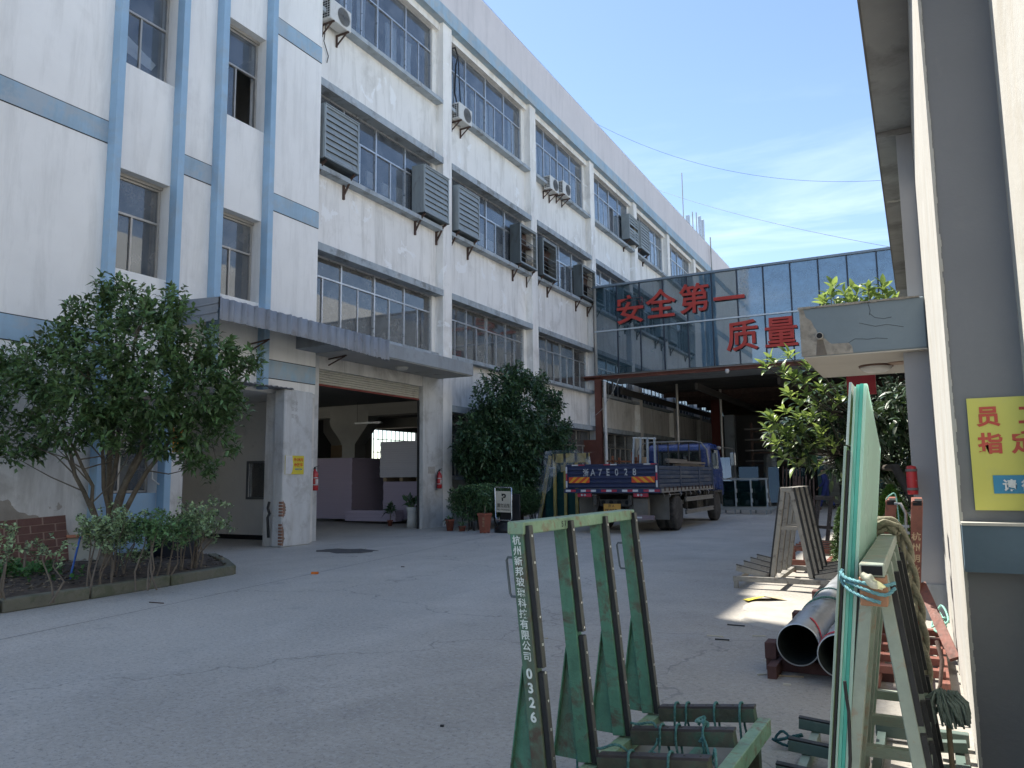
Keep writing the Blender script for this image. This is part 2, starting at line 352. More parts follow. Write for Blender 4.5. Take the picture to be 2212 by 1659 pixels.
# litter of dry leaves on the soil and grit along the kerb
def scatter_quads(name, n, fn, size, mat, label=None):
    V = []; F = []
    for i in range(n):
        x, y, z = fn(); a = random.uniform(0, 6.28); s = size*random.uniform(.5,1.4); t = random.uniform(-.5,.5)
        c, s_ = math.cos(a)*s, math.sin(a)*s; k = len(V)
        V += [(x-c,y-s_,z+.003),(x+s_*.5,y-c*.5,z+.01+t*s),(x+c,y+s_,z+.006),(x-s_*.5,y+c*.5,z+.012)]; F.append((k,k+1,k+2,k+3))
    o = mesh_np(name, V, F, mat); tag(o, label, kind='stuff'); return o
dry = M('dry leaves', (.16,.12,.08), .9, .4, 8, island=.6)
def bed_pt():
    y = random.uniform(1.5, 9.2); x = random.uniform(-12.2, -9.3-(max(0,y-8.4)*1.3)); return x, y, .145+.05*(-9.3-x)/3
scatter_quads('leaf_litter', 2600, bed_pt, .028, dry, 'dry brown leaf litter strewn over the soil of the planting bed')

# ------------------------------------------------------------------ windows
WCUT = set()
def window(parent, X, y0, y1, z0, z1, units, transom, mat, gl, fr=.045, name='window', depth=.06, skip=(), gsub=2, frame_only=False):
    """vertical plane facing +X: frame mesh with each pane its own sub-part"""
    f = MB(); t = fr
    f.box(X-depth, X, y0, y0+t, z0, z1); f.box(X-depth, X, y1-t, y1, z0, z1)
    f.box(X-depth, X, y0+t, y1-t, z0, z0+t); f.box(X-depth, X, y0+t, y1-t, z1-t, z1)
    zt = z1-(z1-z0)*transom; iw = (y1-y0)/units
    f.box(X-depth, X+.004, y0+t, y1-t, zt-t/2, zt+t/2)
    panes = []
    for u in range(units):
        a = y0+u*iw; b = a+iw
        if u: f.box(X-depth-.003, X+.008, a-t*.6, a+t*.6, z0+t, zt-t/2); f.box(X-depth-.003, X+.008, a-t*.6, a+t*.6, zt+t/2, z1-t)
        panes.append((u, 0, a+t*.6, b-t*.6, zt+t/2, z1-t))
        for k in range(gsub):
            c0 = a+iw*k/gsub; c1 = a+iw*(k+1)/gsub
            if k: f.box(X-depth*.8, X-.006, c0-t*.45, c0+t*.45, z0+t, zt-t/2)
            panes.append((u, k+1, c0+t*.5, c1-t*.5, z0+t, zt-t/2))
    w = f.build(name, mat, parent)
    for (u, k, a, b, c, d) in panes:
        if (u, k) in skip: continue
        off = .012*((k+u) % 2)
        piece('pane', gl, w, X-.034-off, X-.026-off, a, b, c, d)
    return w

# ------------------------------------------------------------------ long factory building
FX = -12.5
fac = thing('factory_building', 'long white factory wing with ribbon windows, stained ledges and blue band under its parapet', 'building', (FX, 30, 0))
cols = [19.5+6.15*i for i in range(8)]
c_m = MB()
for c in cols[:7]:
    MB().box(FX-.30, FX, c-.25, c+.25, 0, 15.86).build('column', white_wall, fac)
piece('column', white_wall, fac, FX-.3, FX, 62.2, 62.7, 0, 15.86)
edges = [13.56]+[v for c in cols[:7] for v in (c-.25, c+.25)]+[62.2]
bays = list(zip(edges[0::2], edges[1::2]))
WX = FX-.26          # wall panel face
curt = M('white curtain', (.60,.66,.74), .9, .12, 3, island=.1, trans=.25)
torn = M('torn grey curtain', (.35,.36,.40), .9, .2, 3, trans=.2)
board = M('stacked cartons', (.48,.47,.43), .9, .1, 2)
for i, (y0, y1) in enumerate(bays):
    # spandrel panels between window rows
    for (z0, z1) in ((3.62, 5.06), (7.12, 8.98), (11.34, 13.12)):
        if i == 0 and z0 < 4: continue
        piece('wall_panel', white_wall, fac, WX-.2, WX, y0, y1, z0, z1)
    if i > 0: piece('wall_panel', low_wall, fac, WX-.2, WX, y0, y1, 0, 1.36)
    piece('wall_panel', white_wall, fac, WX-.2, WX+.12, y0, y1, 15.62, 15.86)
    # ledges: heads and sills, proud of the panels
    for (z0, z1, out) in ((3.42,3.62,.30),(5.06,5.18,.29),(6.93,7.12,.30),(8.98,9.10,.29),(11.14,11.34,.30),(13.12,13.24,.29)):
        if i == 0 and z0 < 6: continue
        piece('ledge', ledge_m, fac, WX-.18, WX+out-.02, y0+.003, y1-.003, z0, z1)
    if i == 0: piece('ledge', ledge_m, fac, WX-.18, WX+.1, y0, y1-.003, 5.06, 5.18)
    if i > 0: piece('ledge', ledge_m, fac, WX-.18, WX+.22, y0+.003, y1-.003, 1.36, 1.45)
    X = WX-.06
    n = 4
    ye = y1-.2
    window(fac, X, y0+.03, ye, 13.24, 15.62, n, .34, alu2, up_glass, skip={(0,1)} if i == 2 else ({(0,1),(2,1)} if i == 3 else ()))
    window(fac, X, y0+.03, ye, 9.10, 11.14, n, .36, alu2, up_glass)
    window(fac, X, y0+.03, ye, 5.18, 6.93, n, .30, alu2, win_glass, fr=.04)
    piece('wall_panel', white_wall, fac, WX-.14, WX-.02, ye, y1, 13.24, 15.62); piece('wall_panel', white_wall, fac, WX-.14, WX-.02, ye, y1, 9.10, 11.14); piece('wall_panel', white_wall, fac, WX-.14, WX-.02, ye, y1, 5.18, 6.93)
    if i > 0: window(fac, X, y0+.03, y1-.03, 1.45, 3.42, n, .34, alu, win_glass)
# curtains behind the top row
for i, (y0, y1) in enumerate(bays[:5]):
    n = 8; w = (y1-.2-y0)/n
    for k in range(n):
        if random.random() < .30 and i < 2: continue
        a = y0+k*w+.03; bwid = w*random.uniform(.55,.96); V = []; F = []; m_ = 22; top = random.choice([15.0, 14.75, 14.8]); bot = 13.25+random.choice([0,0,.15])
        for q in range(m_+1):
            t = q/m_; yy = a+bwid*t; xx = WX-.30+.035*math.sin(q*1.9+k)+.02*math.sin(q*.7+i)
            pin = .75 if k % 3 == 0 else 1
            V += [(xx, yy, bot), (xx+.01, a+bwid*(.5+(t-.5)*pin), (bot+top)/2), (xx, yy, top)]
        for q in range(m_): b_ = q*3; F += [(b_,b_+3,b_+4,b_+1),(b_+1,b_+4,b_+5,b_+2)]
        mesh_np('curtain', V, F, torn if i in (2,3) and k in (0,1,4,5) else curt, fac)
for i, (y0, y1) in enumerate(bays[:3]):          # pale boards stored behind the middle row
    for k in (3, 4, 5, 6):
        a = y0+(y1-y0)*k/8+.06
        for q in range(2): piece('stored_board', board, fac, WX-.55, WX-.48, a, a+.42, 9.1+q*.5, 9.1+q*.5+.46-.1*(k % 2))
piece('lintel_band', band_paint, fac, FX-.32, FX+.10, 13.56, 62.7, 15.862, 16.36)
piece('parapet', parapet_w, fac, FX-.30, FX+.02, 13.56, 62.7, 16.362, 18.04)
# floors, back wall and roof
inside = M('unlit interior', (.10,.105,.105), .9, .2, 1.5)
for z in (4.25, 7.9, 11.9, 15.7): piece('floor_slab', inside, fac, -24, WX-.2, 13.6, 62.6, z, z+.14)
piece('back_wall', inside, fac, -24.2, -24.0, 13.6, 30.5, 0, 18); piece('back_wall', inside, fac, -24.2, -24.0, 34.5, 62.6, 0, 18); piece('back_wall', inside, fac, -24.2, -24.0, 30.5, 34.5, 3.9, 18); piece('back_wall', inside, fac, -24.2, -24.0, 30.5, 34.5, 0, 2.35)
piece('end_wall', smooth_wall, fac, -24, FX, 62.7, 62.9, 0, 18)
piece('roof_slab', conc_slab, fac, -24, FX-.3, 13.6, 62.7, 17.2, 17.4)
# short rods of the lightning conductor on the parapet
rod = MB()
for k in range(26): y = 21+k*1.6; MB().tube([(FX-.1,y,18.04),(FX-.1,y,18.22)], .008, 5).build('lightning_rod', rust, fac)
rl = MB().tube([(FX-.1, 21+k*.8, 18.22+.012*math.sin(k)) for k in range(52)], .006, 4); rl.build('lightning_wire', rust, fac)

# ------------------------------------------------------------------ stair block with blue pilasters
BX = -12.35
blk = thing('stairwell_block', 'white stair block with four blue pilasters, blue inset bands and four beige framed windows', 'building', (BX, 8, 0))
HT = 20.7
def wallseg(y0, y1, z0, z1, mat=smooth_wall, x=BX, th=.45): return piece('wall', mat, blk, x-th, x, y0, y1, z0, z1)
wallseg(-6, 8.13, 3.3, HT); wallseg(-6, 8.13, 0, 3.3, low_wall)
wallseg(9.58, 10.39, 3.38, HT); wallseg(9.58, 10.0, 0, 3.38, low_wall)
wallseg(10.39,10.55,3.38,HT); wallseg(8.13,8.27,0,HT); wallseg(9.44,9.58,0,HT); wallseg(11.75,11.9,3.38,HT)
wallseg(11.9, 13.55, 3.38, 18.04)
for (a, b, c) in ((8.13,8.27,0),(9.44,9.58,0),(10.39,10.55,3.36),(11.75,11.90,3.33)):
    MB().box(BX+.001, -12.14, a, b, c, HT).build('pilaster', blue_paint, blk, bevel=.008)
band_dark = M('groove shadow gap', (.03,.035,.04), .9, .1)
for zc in (3.81, 7.57, 11.77, 15.77):
    for (a, b) in ((-6, 8.13), (9.58, 10.39), (11.90, 13.55)):
        if zc < 4 and a == 9.58: continue
        if zc > 13 and a > 11: continue
        piece('blue_band', band_paint, blk, BX-.02, BX+.012, a, b, zc-.195, zc+.195)
        piece('groove_shade_strip', band_dark, blk, BX-.02, BX+.006, a, b, zc+.195, zc+.212); piece('groove_shade_strip', band_dark, blk, BX-.02, BX+.006, a, b, zc-.212, zc-.195)  # thin dark strips stand for the shade in the band grooves
reveal = BX-.24
for (a, b, rows) in ((8.27, 9.44, ((1.20,3.02),(5.17,7.02),(9.03,11.0),(12.9,14.9))), (10.55, 11.75, ((5.19,7.01),(9.04,11.22),(13.1,15.0)))):
    zs = 0 if a < 9 else 3.38
    for (z0, z1) in rows:
        wallseg(a, b, zs, z0, smooth_wall if z0 > 4 or a > 9 else blue_paint); 
        w = window(blk, reveal, a+.01, b-.02, z0+.01, z1-.06, 1, .38, alu, win_glass if z0 < 8 else up_glass, fr=.04, skip={(0,2)} if (a > 9 and z0 == 9.04) else ())
        piece('roller_box', alu, blk, reveal-.05, reveal+.05, a+.01, b-.01, z1-.06, z1-.002)
        zs = z1
    wallseg(a, b, zs, HT)
lightcurt = M('pale blind', (.52,.53,.50), .9, .08)
piece('blind', lightcurt, blk, reveal-.14, reveal-.12, 8.3, 8.85, 5.2, 6.35)
piece('paper_stack', lightcurt, blk, reveal-.30, reveal-.16, 8.45, 9.2, 9.55, 9.62)
q = MB(); q.prism([(reveal-.16, 8.55, 9.5),(reveal-.16, 9.2, 9.36),(reveal-.16,9.3,9.52),(reveal-.16,8.6,9.85)], (0,0,0), (.01,0,0)); q.build('paper_sheet', M('white paper', (.75,.75,.72)), blk)
# dark room behind the stair windows
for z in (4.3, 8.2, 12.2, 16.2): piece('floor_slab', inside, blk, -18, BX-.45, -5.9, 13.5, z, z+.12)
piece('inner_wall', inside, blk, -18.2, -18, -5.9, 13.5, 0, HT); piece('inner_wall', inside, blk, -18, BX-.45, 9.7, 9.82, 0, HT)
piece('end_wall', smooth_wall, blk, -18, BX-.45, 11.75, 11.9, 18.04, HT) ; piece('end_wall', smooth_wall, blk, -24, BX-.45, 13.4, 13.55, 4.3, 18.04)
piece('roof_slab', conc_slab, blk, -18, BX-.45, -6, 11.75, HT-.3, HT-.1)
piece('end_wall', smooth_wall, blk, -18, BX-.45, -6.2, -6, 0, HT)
# ground floor alcove, gatehouse wall with its little window, corrugated roof
gate_wall = M('grey gatehouse wall', (.83,.82,.79), .9, .06, .8, .15, 20, dirt=((.26,.26,.25), .4, 2.4, .58), world=True)
Yg = 13.6
def gw(x0,x1,z0,z1,n='gatehouse_wall',mt=gate_wall): return piece(n, mt, blk, x0, x1, Yg, Yg+.14, z0, z1)
gw(-18, -14.48, .11, 3.3); gw(-13.73, -12.76, .11, 3.3); gw(-14.48,-13.73,.11,.975); gw(-14.48,-13.73,1.855,3.3); gw(-18,-12.76,0,.109,'foot_strip',black_rub)  # black strip along the foot of the gatehouse wall
f = MB(); x0, x1, z0, z1 = -14.50, -13.71, .955, 1.875; t = .055
f.box(x0,x1,Yg-.03,Yg-.001,z0,z0+t); f.box(x0,x1,Yg-.03,Yg-.001,z1-t,z1); f.box(x0,x0+t,Yg-.03,Yg-.001,z0+t,z1-t); f.box(x1-t,x1,Yg-.03,Yg-.001,z0+t,z1-t)
hw = f.build('hatch_window', M('grey window frame', (.13,.14,.15), .5), blk)
piece('pane', win_glass, hw, x0+t, x1-t, Yg+.01, Yg+.02, z0+t, z1-t)
piece('alcove_back', gate_wall, blk, -18, -17.9, 10, 13.6, 0, 3.3); piece('alcove_side', gate_wall, blk, -17.9, BX-.45, 9.84, 10.0, 0, 3.3)
piece('alcove_ceiling', smooth_wall, blk, -18, BX-.05, 10, 13.55, 3.30, 3.378)
pil = M('scuffed door pillar', (.56,.57,.57), .9, .1, 1.5, .35, 25, dirt=((.30,.29,.27), .5, 2.2, .52), streak=((.36,.34,.31), .6), peel=((.33,.24,.19), .735, 1.8), world=True)
MB().box(-12.27, -11.98, 12.22, 13.10, 0, 3.36).build('door_pillar', pil, blk, bevel=.02)
wallseg(12.33, 13.55, 0, 3.30, low_wall, BX, .28)
brick_m = M('exposed brick', (.27,.15,.11), .95, .25, 8, .8, 40)
random.seed(19)
for (zlo, zhi, wmax) in ((.02,.52,.11),(.62,.98,.15)):      # plaster knocked off the pillar corner, brickwork bare underneath
    n_ = 16; L1 = []; 
    for k in range(n_+1):
        t = k/n_; L1.append((12.217+wmax*(.35+.65*math.sin(math.pi*min(1,t*1.05+.04)))*random.uniform(.6,1.0), zlo+(zhi-zlo)*t))
    poly = [(-11.977,12.24,zlo)]+[(-11.977,y,z) for y,z in L1]+[(-11.977,12.24,zhi)]
    q = MB(); q.prism(poly, (0,0,0), (.0015,0,0)); q.build('bare_mortar', M('crumbling mortar', (.23,.17,.13), .95, .25, 10, .8, 50), blk)
    z = zlo+.02; k = 0
    while z < zhi-.06:
        yy = np.interp(z+.025, [p[1] for p in L1], [p[0] for p in L1])
        if yy > 12.25 and random.random() < .85: MB().box(-12.08, -11.974+random.uniform(-.001,.004), 12.214, yy-random.uniform(.005,.03), z, z+.052).build('brick', brick_m, blk, bevel=.008)
        z += .066
brick_m2 = None
# guardhouse corrugated roof sheet
cor = M('corrugated grey sheet', (.27,.29,.32), .6, .12, 1.2, .1, 20, metal=.25, dirt=((.14,.11,.09), .6, 4, .6), streak=((.2,.17,.15), .3), world=True)
V = []; F = []; k = 0; nseg = 80
for j in range(nseg+1):
    y = 9.9+j*(12.45-9.9)/nseg; zo = .012*math.sin(j*1.4); V += [(-13.8,y,3.44+zo),(-11.94+.02*math.sin(j*.9),y,3.385+zo),(-11.94,y,3.372+zo),(-13.8,y,3.425+zo)]
for j in range(nseg): a = j*4; F += [(a,a+1,a+5,a+4),(a+2,a+3,a+7,a+6),(a+1,a+2,a+6,a+5)]
mesh_np('sheet_roof', V, F, cor, blk)

# ------------------------------------------------------------------ entrance canopy
cnp = thing('entrance_canopy', 'grey concrete canopy over the roller door, its left half clad in rusting corrugated sheet', 'canopy', (-11.8, 14, 4.4))
MB().box(FX+.005, -11.30, 12.9, 19.02, 4.36, 4.72).build('slab', conc_slab, cnp, bevel=.015)
under = M('peeling canopy underside', (.42,.42,.41), .9, .12, 1, .3, 20, peel=((.22,.21,.2), .6, .8), world=True)
piece('soffit', under, cnp, FX+.01, -11.33, 13.6, 18.98, 4.345, 4.358)
V = []; F = []; nseg = 170
for j in range(nseg+1):
    y = 9.75+j*(14.95-9.75)/nseg; ph = (j*(14.95-9.75)/nseg) % .30; rib = .05 if ph < .045 else (-.02 if ph < .08 or ph > .27 else 0)
    zb = 4.37-.10*max(0,(y-12.2)/2.7)**1.2+.028*math.sin(j*1.9)*max(0,(y-11.7)/3)+.01*random.random(); zt = 4.79-.018*(y-9.75)/5+.006*math.sin(j*1.1)
    V += [(-11.27+rib,y,zb),(-11.27+rib,y,zt),(BX+.01,y,zt+.06)]
for j in range(nseg): a = j*3; F += [(a,a+3,a+4,a+1),(a+1,a+4,a+5,a+2)]
mesh_np('corrugated_sheet', V, F, cor, cnp)
q = MB(); zr = [4.36,4.49,4.50,4.52,4.53,4.66,4.67,4.69,4.70,4.79]; xo = [0,0,.018,.018,0,0,.018,.018,0,0]
for i_ in range(len(zr)-1): q.add([(-11.27,9.75-xo[i_],zr[i_]),(BX+.01,9.75-xo[i_],zr[i_]-.02),(BX+.01,9.75-xo[i_+1],zr[i_+1]+(.06 if i_ == 8 else -.02)),(-11.27,9.75-xo[i_+1],zr[i_+1])],[(0,1,2,3)])
q.build('end_sheet', cor, cnp)
for y in (11.55, 14.0):
    q = MB().bar((BX,y,4.27),(-11.8,y,4.32),.03,.03).bar((BX,y,4.12),(-11.85,y,4.30),.025,.025).build('bracket', rust, cnp)
lamp = MB().lathe([(.0,0),(.17,0),(.17,-.03),(.14,-.07),(.06,-.09),(0,-.092)], (-11.95,16.4,4.345), 20)
lm = lamp.build('ceiling_lamp', M('frosted lamp cover', (.55,.55,.52), .4), None, origin=(-11.95,16.4,4.345)); tag(lm, 'round frosted ceiling lamp under the roller door canopy', 'lamp')

# ------------------------------------------------------------------ doorway wall, shutter, hall
piece('door_jamb', pil, fac, FX-.5, FX-.02, 13.46, 13.87, 0, 4.36)
piece('door_jamb', pil, fac, FX-.2, FX-.002, 18.2, 19.24, 0, 4.36)
piece('door_lintel', low_wall, fac, FX-.3, FX-.03, 13.87, 18.2, 4.05, 4.36)
piece('wall_panel', low_wall, fac, FX-.3, FX-.02, 13.56, 19.25, 4.72, 5.06)
sh = thing('roller_shutter', 'cream slatted roller shutter, rolled almost fully up over the factory doorway', 'shutter', (FX, 16, 3.7))
cream = M('cream shutter slat', (.50,.49,.43), .6, .1, 3, dirt=((.25,.2,.16), .4, 3, .55), world=True)
for k in range(6): 
    z = 3.70+k*.06; q = MB(); q.prism([(FX-.16,0,z),(FX-.135,0,z+.012),(FX-.135,0,z+.045),(FX-.16,0,z+.058)], (0,13.88,0), (0,18.19,0)); q.build('slat', cream, sh)
piece('bottom_bar', M('red oxide', (.20,.05,.04), .7, .2), sh, FX-.17, FX-.13, 13.88, 18.19, 3.655, 3.699)
piece('guide_rail', black_rub, sh, FX-.19, FX-.12, 18.175, 18.198, 0, 3.65)
hall = thing('hall_interior', None, None, (-18,20,0)); tag(hall, kind='structure')
hc = M('hall concrete', (.38,.38,.35), .9, .15, 1, .1, 10)
def capcol(x, y, w=.62):
    q = MB(); h = w/2
    q.box(x-h, x+h, y-h, y+h, 0, 2.75)
    p0 = [(x-h,y-h,2.75),(x+h,y-h,2.75),(x+h,y+h,2.75),(x-h,y+h,2.75)]; e = h+.62
    p1 = [(x-e,y-h,3.5),(x+e,y-h,3.5),(x+e,y+h,3.5),(x-e,y+h,3.5)]
    q.add(p0+p1, [(0,1,5,4),(1,2,6,5),(2,3,7,6),(3,0,4,7)]); q.box(x-e, x+e, y-h, y+h, 3.501, 4.24)
    q.build('column', hc, hall)
for (x, y) in ((-19.3, 23.4), (-19.3, 29.5), (-19.3, 17.3), (-15.2, 29.2), (-22.4, 26.5), (-22.4,20.5)): capcol(x, y, .62 if x < -16 else .5)
piece('ceiling_beam', hc, hall, -24, -13, 23.1, 23.7, 3.8, 4.245); piece('ceiling_beam', hc, hall, -24, -13, 29.2, 29.8, 3.8, 4.245)
piece('partition', hc, hall, -24, -20.7, 24.5, 24.7, 0, 2.3)
grille = thing('barred_window', 'bright barred window in the far wall of the dark hall', 'window', (-24,32.5,2.4))
q = MB()
for k in range(12): q.bar((-23.95,30.55+k*.36,2.35),(-23.95,30.55+k*.36,3.9),.03,.03)
for z in (2.36, 2.75, 3.4, 3.88): q.bar((-23.94,30.5,z),(-23.94,34.5,z),.035,.035)
q.build('bars', black_rub, grille)
mach = M('machine body', (.06,.07,.08), .6, .2)
mc = thing('hall_machine', 'dark machine with an angled arm silhouetted before the hall window', 'machine', (-17.5,25,0))
MB().box(-17.6,-16.3,24.6,25.6,0,2.75).build('body', mach, mc, bevel=.05)
MB().bar((-16.5,24.9,2.6),(-15.2,24.9,3.2),.12,.16).bar((-15.2,24.9,3.2),(-14.6,24.9,2.75),.1,.12).bar((-15.2,24.9,3.1),(-15.2,24.9,4.2),.1,.1).build('arm', mach, mc)
# lilac foam board stacks
lil = M('lilac foam board', (.40,.34,.43), .8, .05, 1, aniso=(.3,.3,9), dirt=((.32,.27,.35), .5, 2, .5))
def stack(name, label, x0,x1,y0,y1,z0,z1,n,mat,group=None):
    t = thing(name, label, 'board stack', ((x0+x1)/2,(y0+y1)/2,z0), group); h = (z1-z0)/n
    for k in range(n):
        j = random.uniform(-.008,.008); piece('board', mat, t, x0+j, x1+j, y0+j, y1+j, z0+k*h+.002, z0+(k+1)*h-.002)
    return t
stack('foam_board_stack', 'tall lilac foam board stack filling the left of the doorway', -18.7,-16.8,20.3,23.3,.10,2.13,34,lil)
stack('foam_board_stack', 'low lilac foam slab lying in front of the tall stack', -16.6,-14.6,19.75,20.15,.08,.42,3,lil)
stack('foam_board_stack', 'lilac foam stack under the wrapped pallet load', -15.5,-14.1,20.3,21.6,.12,1.32,14,lil)
wrapm = M('plastic wrapped boards', (.42,.41,.46), .4, .08, 2, .4, 12, aniso=(.4,.4,7))
w_ = stack('wrapped_pallet_load', 'grey plastic wrapped board bundle on top of the right lilac stack', -15.6,-14.0,20.25,21.7,1.46,2.62,16,wrapm)
wood = M('raw pallet wood', (.30,.23,.15), .85, .25, 6, .3, 30, aniso=(1,1,6))
for z in (1.33,):
    for k in range(3): piece('pallet_block', wood, w_, -15.5+k*.65, -15.38+k*.65, 20.3, 21.6, z, z+.12)
pl = thing('leaning_pallet', 'thin wooden pallet edge leaning inside the door beside the extinguisher', 'pallet', (-12.9,14.2,0))
for k in range(7): piece('slat', wood, pl, -13.0-.02*k, -12.9-.02*k, 13.95, 14.08, .05+k*.17, .15+k*.17)
MB().bar((-12.9,13.95,0),(-13.1,13.92,1.3),.04,.08).build('stringer', wood, pl)

ct = thing('carton_stack', 'brown carton stack standing in the dark hall behind the lilac boards', 'cartons', (-20,26,0)); ctm = M('hall carton', (.30,.22,.14), .9, .1, 3)
for (x, y, z) in ((-21.4,25.4,0),(-21.4,25.4,.72),(-21.4,25.4,1.44),(-20.6,25.5,0),(-20.6,25.5,.72),(-22.2,25.4,0),(-22.2,25.4,.72),(-22.2,25.4,1.44),(-22.2,25.4,2.16)): MB().box(x, x+.74, y, y+.6, z, z+.70).build('carton', ctm, ct, bevel=.01)
mc2 = thing('hall_machine', 'grey hooded machine between the hall columns', 'machine', (-16.6,27,0)); MB().box(-17.4,-16.2,27.2,28.2,0,1.9).build('body', mach, mc2, bevel=.04); MB().box(-17.2,-16.5,27.3,28.0,1.9,3.1).build('hood', hc, mc2, bevel=.04); MB().tube([(-16.85,27.6,3.1),(-16.85,27.6,4.2)], .14, 12).build('duct', hc, mc2)
for (x, y) in ((-17.5,22.0),(-15.3,24.5)):
    tl = thing('tube_lamp', 'unlit tube lamp hanging over the '+('lilac stack' if y < 23 else 'hall machine'), 'lamp', (x,y,3.4)); MB().box(x-.6,x+.6,y-.05,y+.05,3.40,3.46).build('tube', alu2, tl); MB().tube([(x-.5,y,3.46),(x-.5,y,4.2)],.008,4).build('cord', black_rub, tl)
# ------------------------------------------------------------------ glazed bridge with the slogan
BY = 31.3
br = thing('glazed_bridge', 'blue glass clad bridge between the buildings with large red slogan characters', 'bridge', (-6, 32, 5.7))
bridge_glass = glass_mat('bridge glass', (.10,.18,.21), .17, .62, (.055,.105,.135), .02)
sky_tint_glass = glass_mat('sky tinted bridge glass', (.12,.2,.28), .18, .66, (.10,.19,.29), .04)  # blue film colour carries the sky reflection and pale blinds of these panes
mull = M('dark mullion', (.02,.03,.05), .4)
x0 = -12.30; n = 16; st = 1.034
for k in range(n):
    a = x0+k*st; b = a+st
    piece('pane', sky_tint_glass if k >= 6 else bridge_glass, br, a+.02, b-.02, BY, BY+.012, 7.80, 9.74)
    piece('pane', bridge_glass, br, a+.02, b-.02, BY, BY+.012, 5.86, 7.74)
    if k: piece('mullion', mull, br, a-.028, a+.028, BY-.035, BY+.06, 5.86, 9.74)
piece('mullion', alu, br, x0-.04, x0+.05, BY-.04, BY+.06, 5.82, 9.80)
piece('rail', M('pale rail', (.50,.56,.62), .4, metal=.3), br, x0-.04, x0+n*st, BY-.06, BY+.05, 7.742, 7.798)
piece('cap', M('steel cap', (.20,.25,.30), .5, metal=.4), br, x0-.08, x0+n*st, BY-.08, BY+3.2, 9.742, 9.83)
piece('floor', conc_slab, br, x0, x0+n*st, BY+.07, BY+3, 5.75, 5.93)
piece('back_wall', M('bridge back wall', (.30,.34,.36), .8), br, x0, x0+n*st, BY+2.9, BY+3.1, 5.93, 9.74)
piece('inner_rail', alu, br, x0, x0+n*st, BY+1.2, BY+1.25, 8.9, 8.96)
red_oxide = M('red oxide steel', (.135,.05,.035), .7, .2, 2, .15, 30, dirt=((.10,.04,.03), .5, 3, .55))
bm_ = MB(); bm_.box(x0-.55, 6, BY-.12, BY+.0, 5.62, 5.64).box(x0-.55, 6, BY-.12, BY+0, 5.76, 5.78).box(x0-.55, 6, BY-.03, BY-.001, 5.64, 5.76); bm_.box(x0-.55,-12.0,BY-.2,BY-.13,5.72,5.80)
bm_.build('edge_beam', red_oxide, br)
sp_ = MB().box(-12.33,-12.05,BY-.10,BY+.0,0,5.62); 
q = MB(); q.box(-12.33,-12.05,BY-.22,BY-.20,.02,5.61).box(-12.33,-12.05,BY-.04,BY-.02,.02,5.61).box(-12.2,-12.18,BY-.2,BY-.04,.02,5.61); q.build('post', red_oxide, br)
piece('base_plate', red_oxide, br, -12.9,-12.1,BY-.3,BY-.24,1.9,3.0)
MB().tube([(-11.88,BY-.15,0),(-11.88,BY-.15,5.55)], .07, 10).build('downpipe', M('white drain pipe', (.58,.58,.56), .6), br)
red_ch = M('red sign characters', (.40,.045,.035), .6, .12, 2)
black_edge = M('sign back', (.03,.03,.035), .6)
for ch, x, z in (('安',-11.30,8.10),('全',-9.93,8.18),('第',-8.50,8.25),('一',-7.08,8.08),('质',-6.62,6.50),('量',-5.13,6.50),('第',-3.62,6.50),('一',-2.18,6.50)):
    # measured width about 1.3 m, letters stand off the glass
    o = text('sign_character', ch, 1.32, (x, BY-.13, z), (1,0,0), (0,.02,1), red_ch, br, ext=.03, bold=.013, sx=1.0)
MB().lathe([(0,0),(.07,0),(.09,-.09),(.05,-.17),(0,-.18)], (-6.6,BY-.22,5.66), 12).build('camera', M('white camera shell', (.55,.55,.55), .4), br)

# hanging wires over the yard
def cable(name, label, pts, r=.012, mat=None, group=None):
    o = MB().tube(pts, r, 5).build(name, mat or black_rub, None, origin=tuple(pts[0])); tag(o, label, 'cable', group); return o
def sag(a, b, s, n=24): a, b = Vv(a), Vv(b); return [a+(b-a)*t+np.array((0,0,-4*s*t*(1-t))) for t in np.linspace(0,1,n)]
cable('overhead_cable', 'upper thin cable sagging across the blue sky above the factory roof', sag(at(1290,268,52), at(1960,385,40), 1.5), .009)
cable('overhead_cable', 'lower thin cable running from the parapet down towards the right roof', sag(at(1415,408,60), at(1960,540,34), .35), .010)
# rooftop masts
ms = thing('antenna_mast', 'slender whip antenna on the factory roof above the glazed bridge', 'antenna', (-13.2, 50.5, 18))
MB().tube([(-13.2,50.5,17.4),(-13.2,50.5,22.2)], .035, 6).build('pole', alu, ms); piece('panel', alu2, ms, -13.1,-12.85,50.7,50.9,18,19.2)
ms = thing('antenna_mast', 'cluster of short panel antennas beside the tall whip antenna', 'antenna', (-13.2, 53, 18))
for dy, h in ((0,20.2),(1.1,20.5),(2.2,20.0)): MB().tube([(-13.2,53+dy,17.4),(-13.2,53+dy,h)], .04, 6).build('pole', alu, ms)
for dy in (1.1,2.0): MB().box(-13.1,-12.9,53+dy,53.25+dy,18.6,20.2).build('panel', alu2, ms, bevel=.03)
cable('downlead', 'pale downlead hanging from the rooftop antennas over the top windows', [(-12.35,54.5,18.6),(-12.30,54.4,15),(-12.33,54.5,9.8)], .05, alu)

# ------------------------------------------------------------------ covered yard behind the bridge
sh_ = thing('covered_yard', 'dark covered glass yard behind the glazed bridge with gaps of sky in its roof', 'building', (-6, 45, 6))
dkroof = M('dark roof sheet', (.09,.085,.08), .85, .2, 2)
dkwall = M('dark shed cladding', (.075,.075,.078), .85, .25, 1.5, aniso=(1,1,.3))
ye = 66
k = 0; y = BY+3.2; random.seed(5)
while y < ye:
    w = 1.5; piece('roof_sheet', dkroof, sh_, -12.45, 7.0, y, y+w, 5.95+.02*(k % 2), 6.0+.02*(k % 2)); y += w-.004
    k += 1
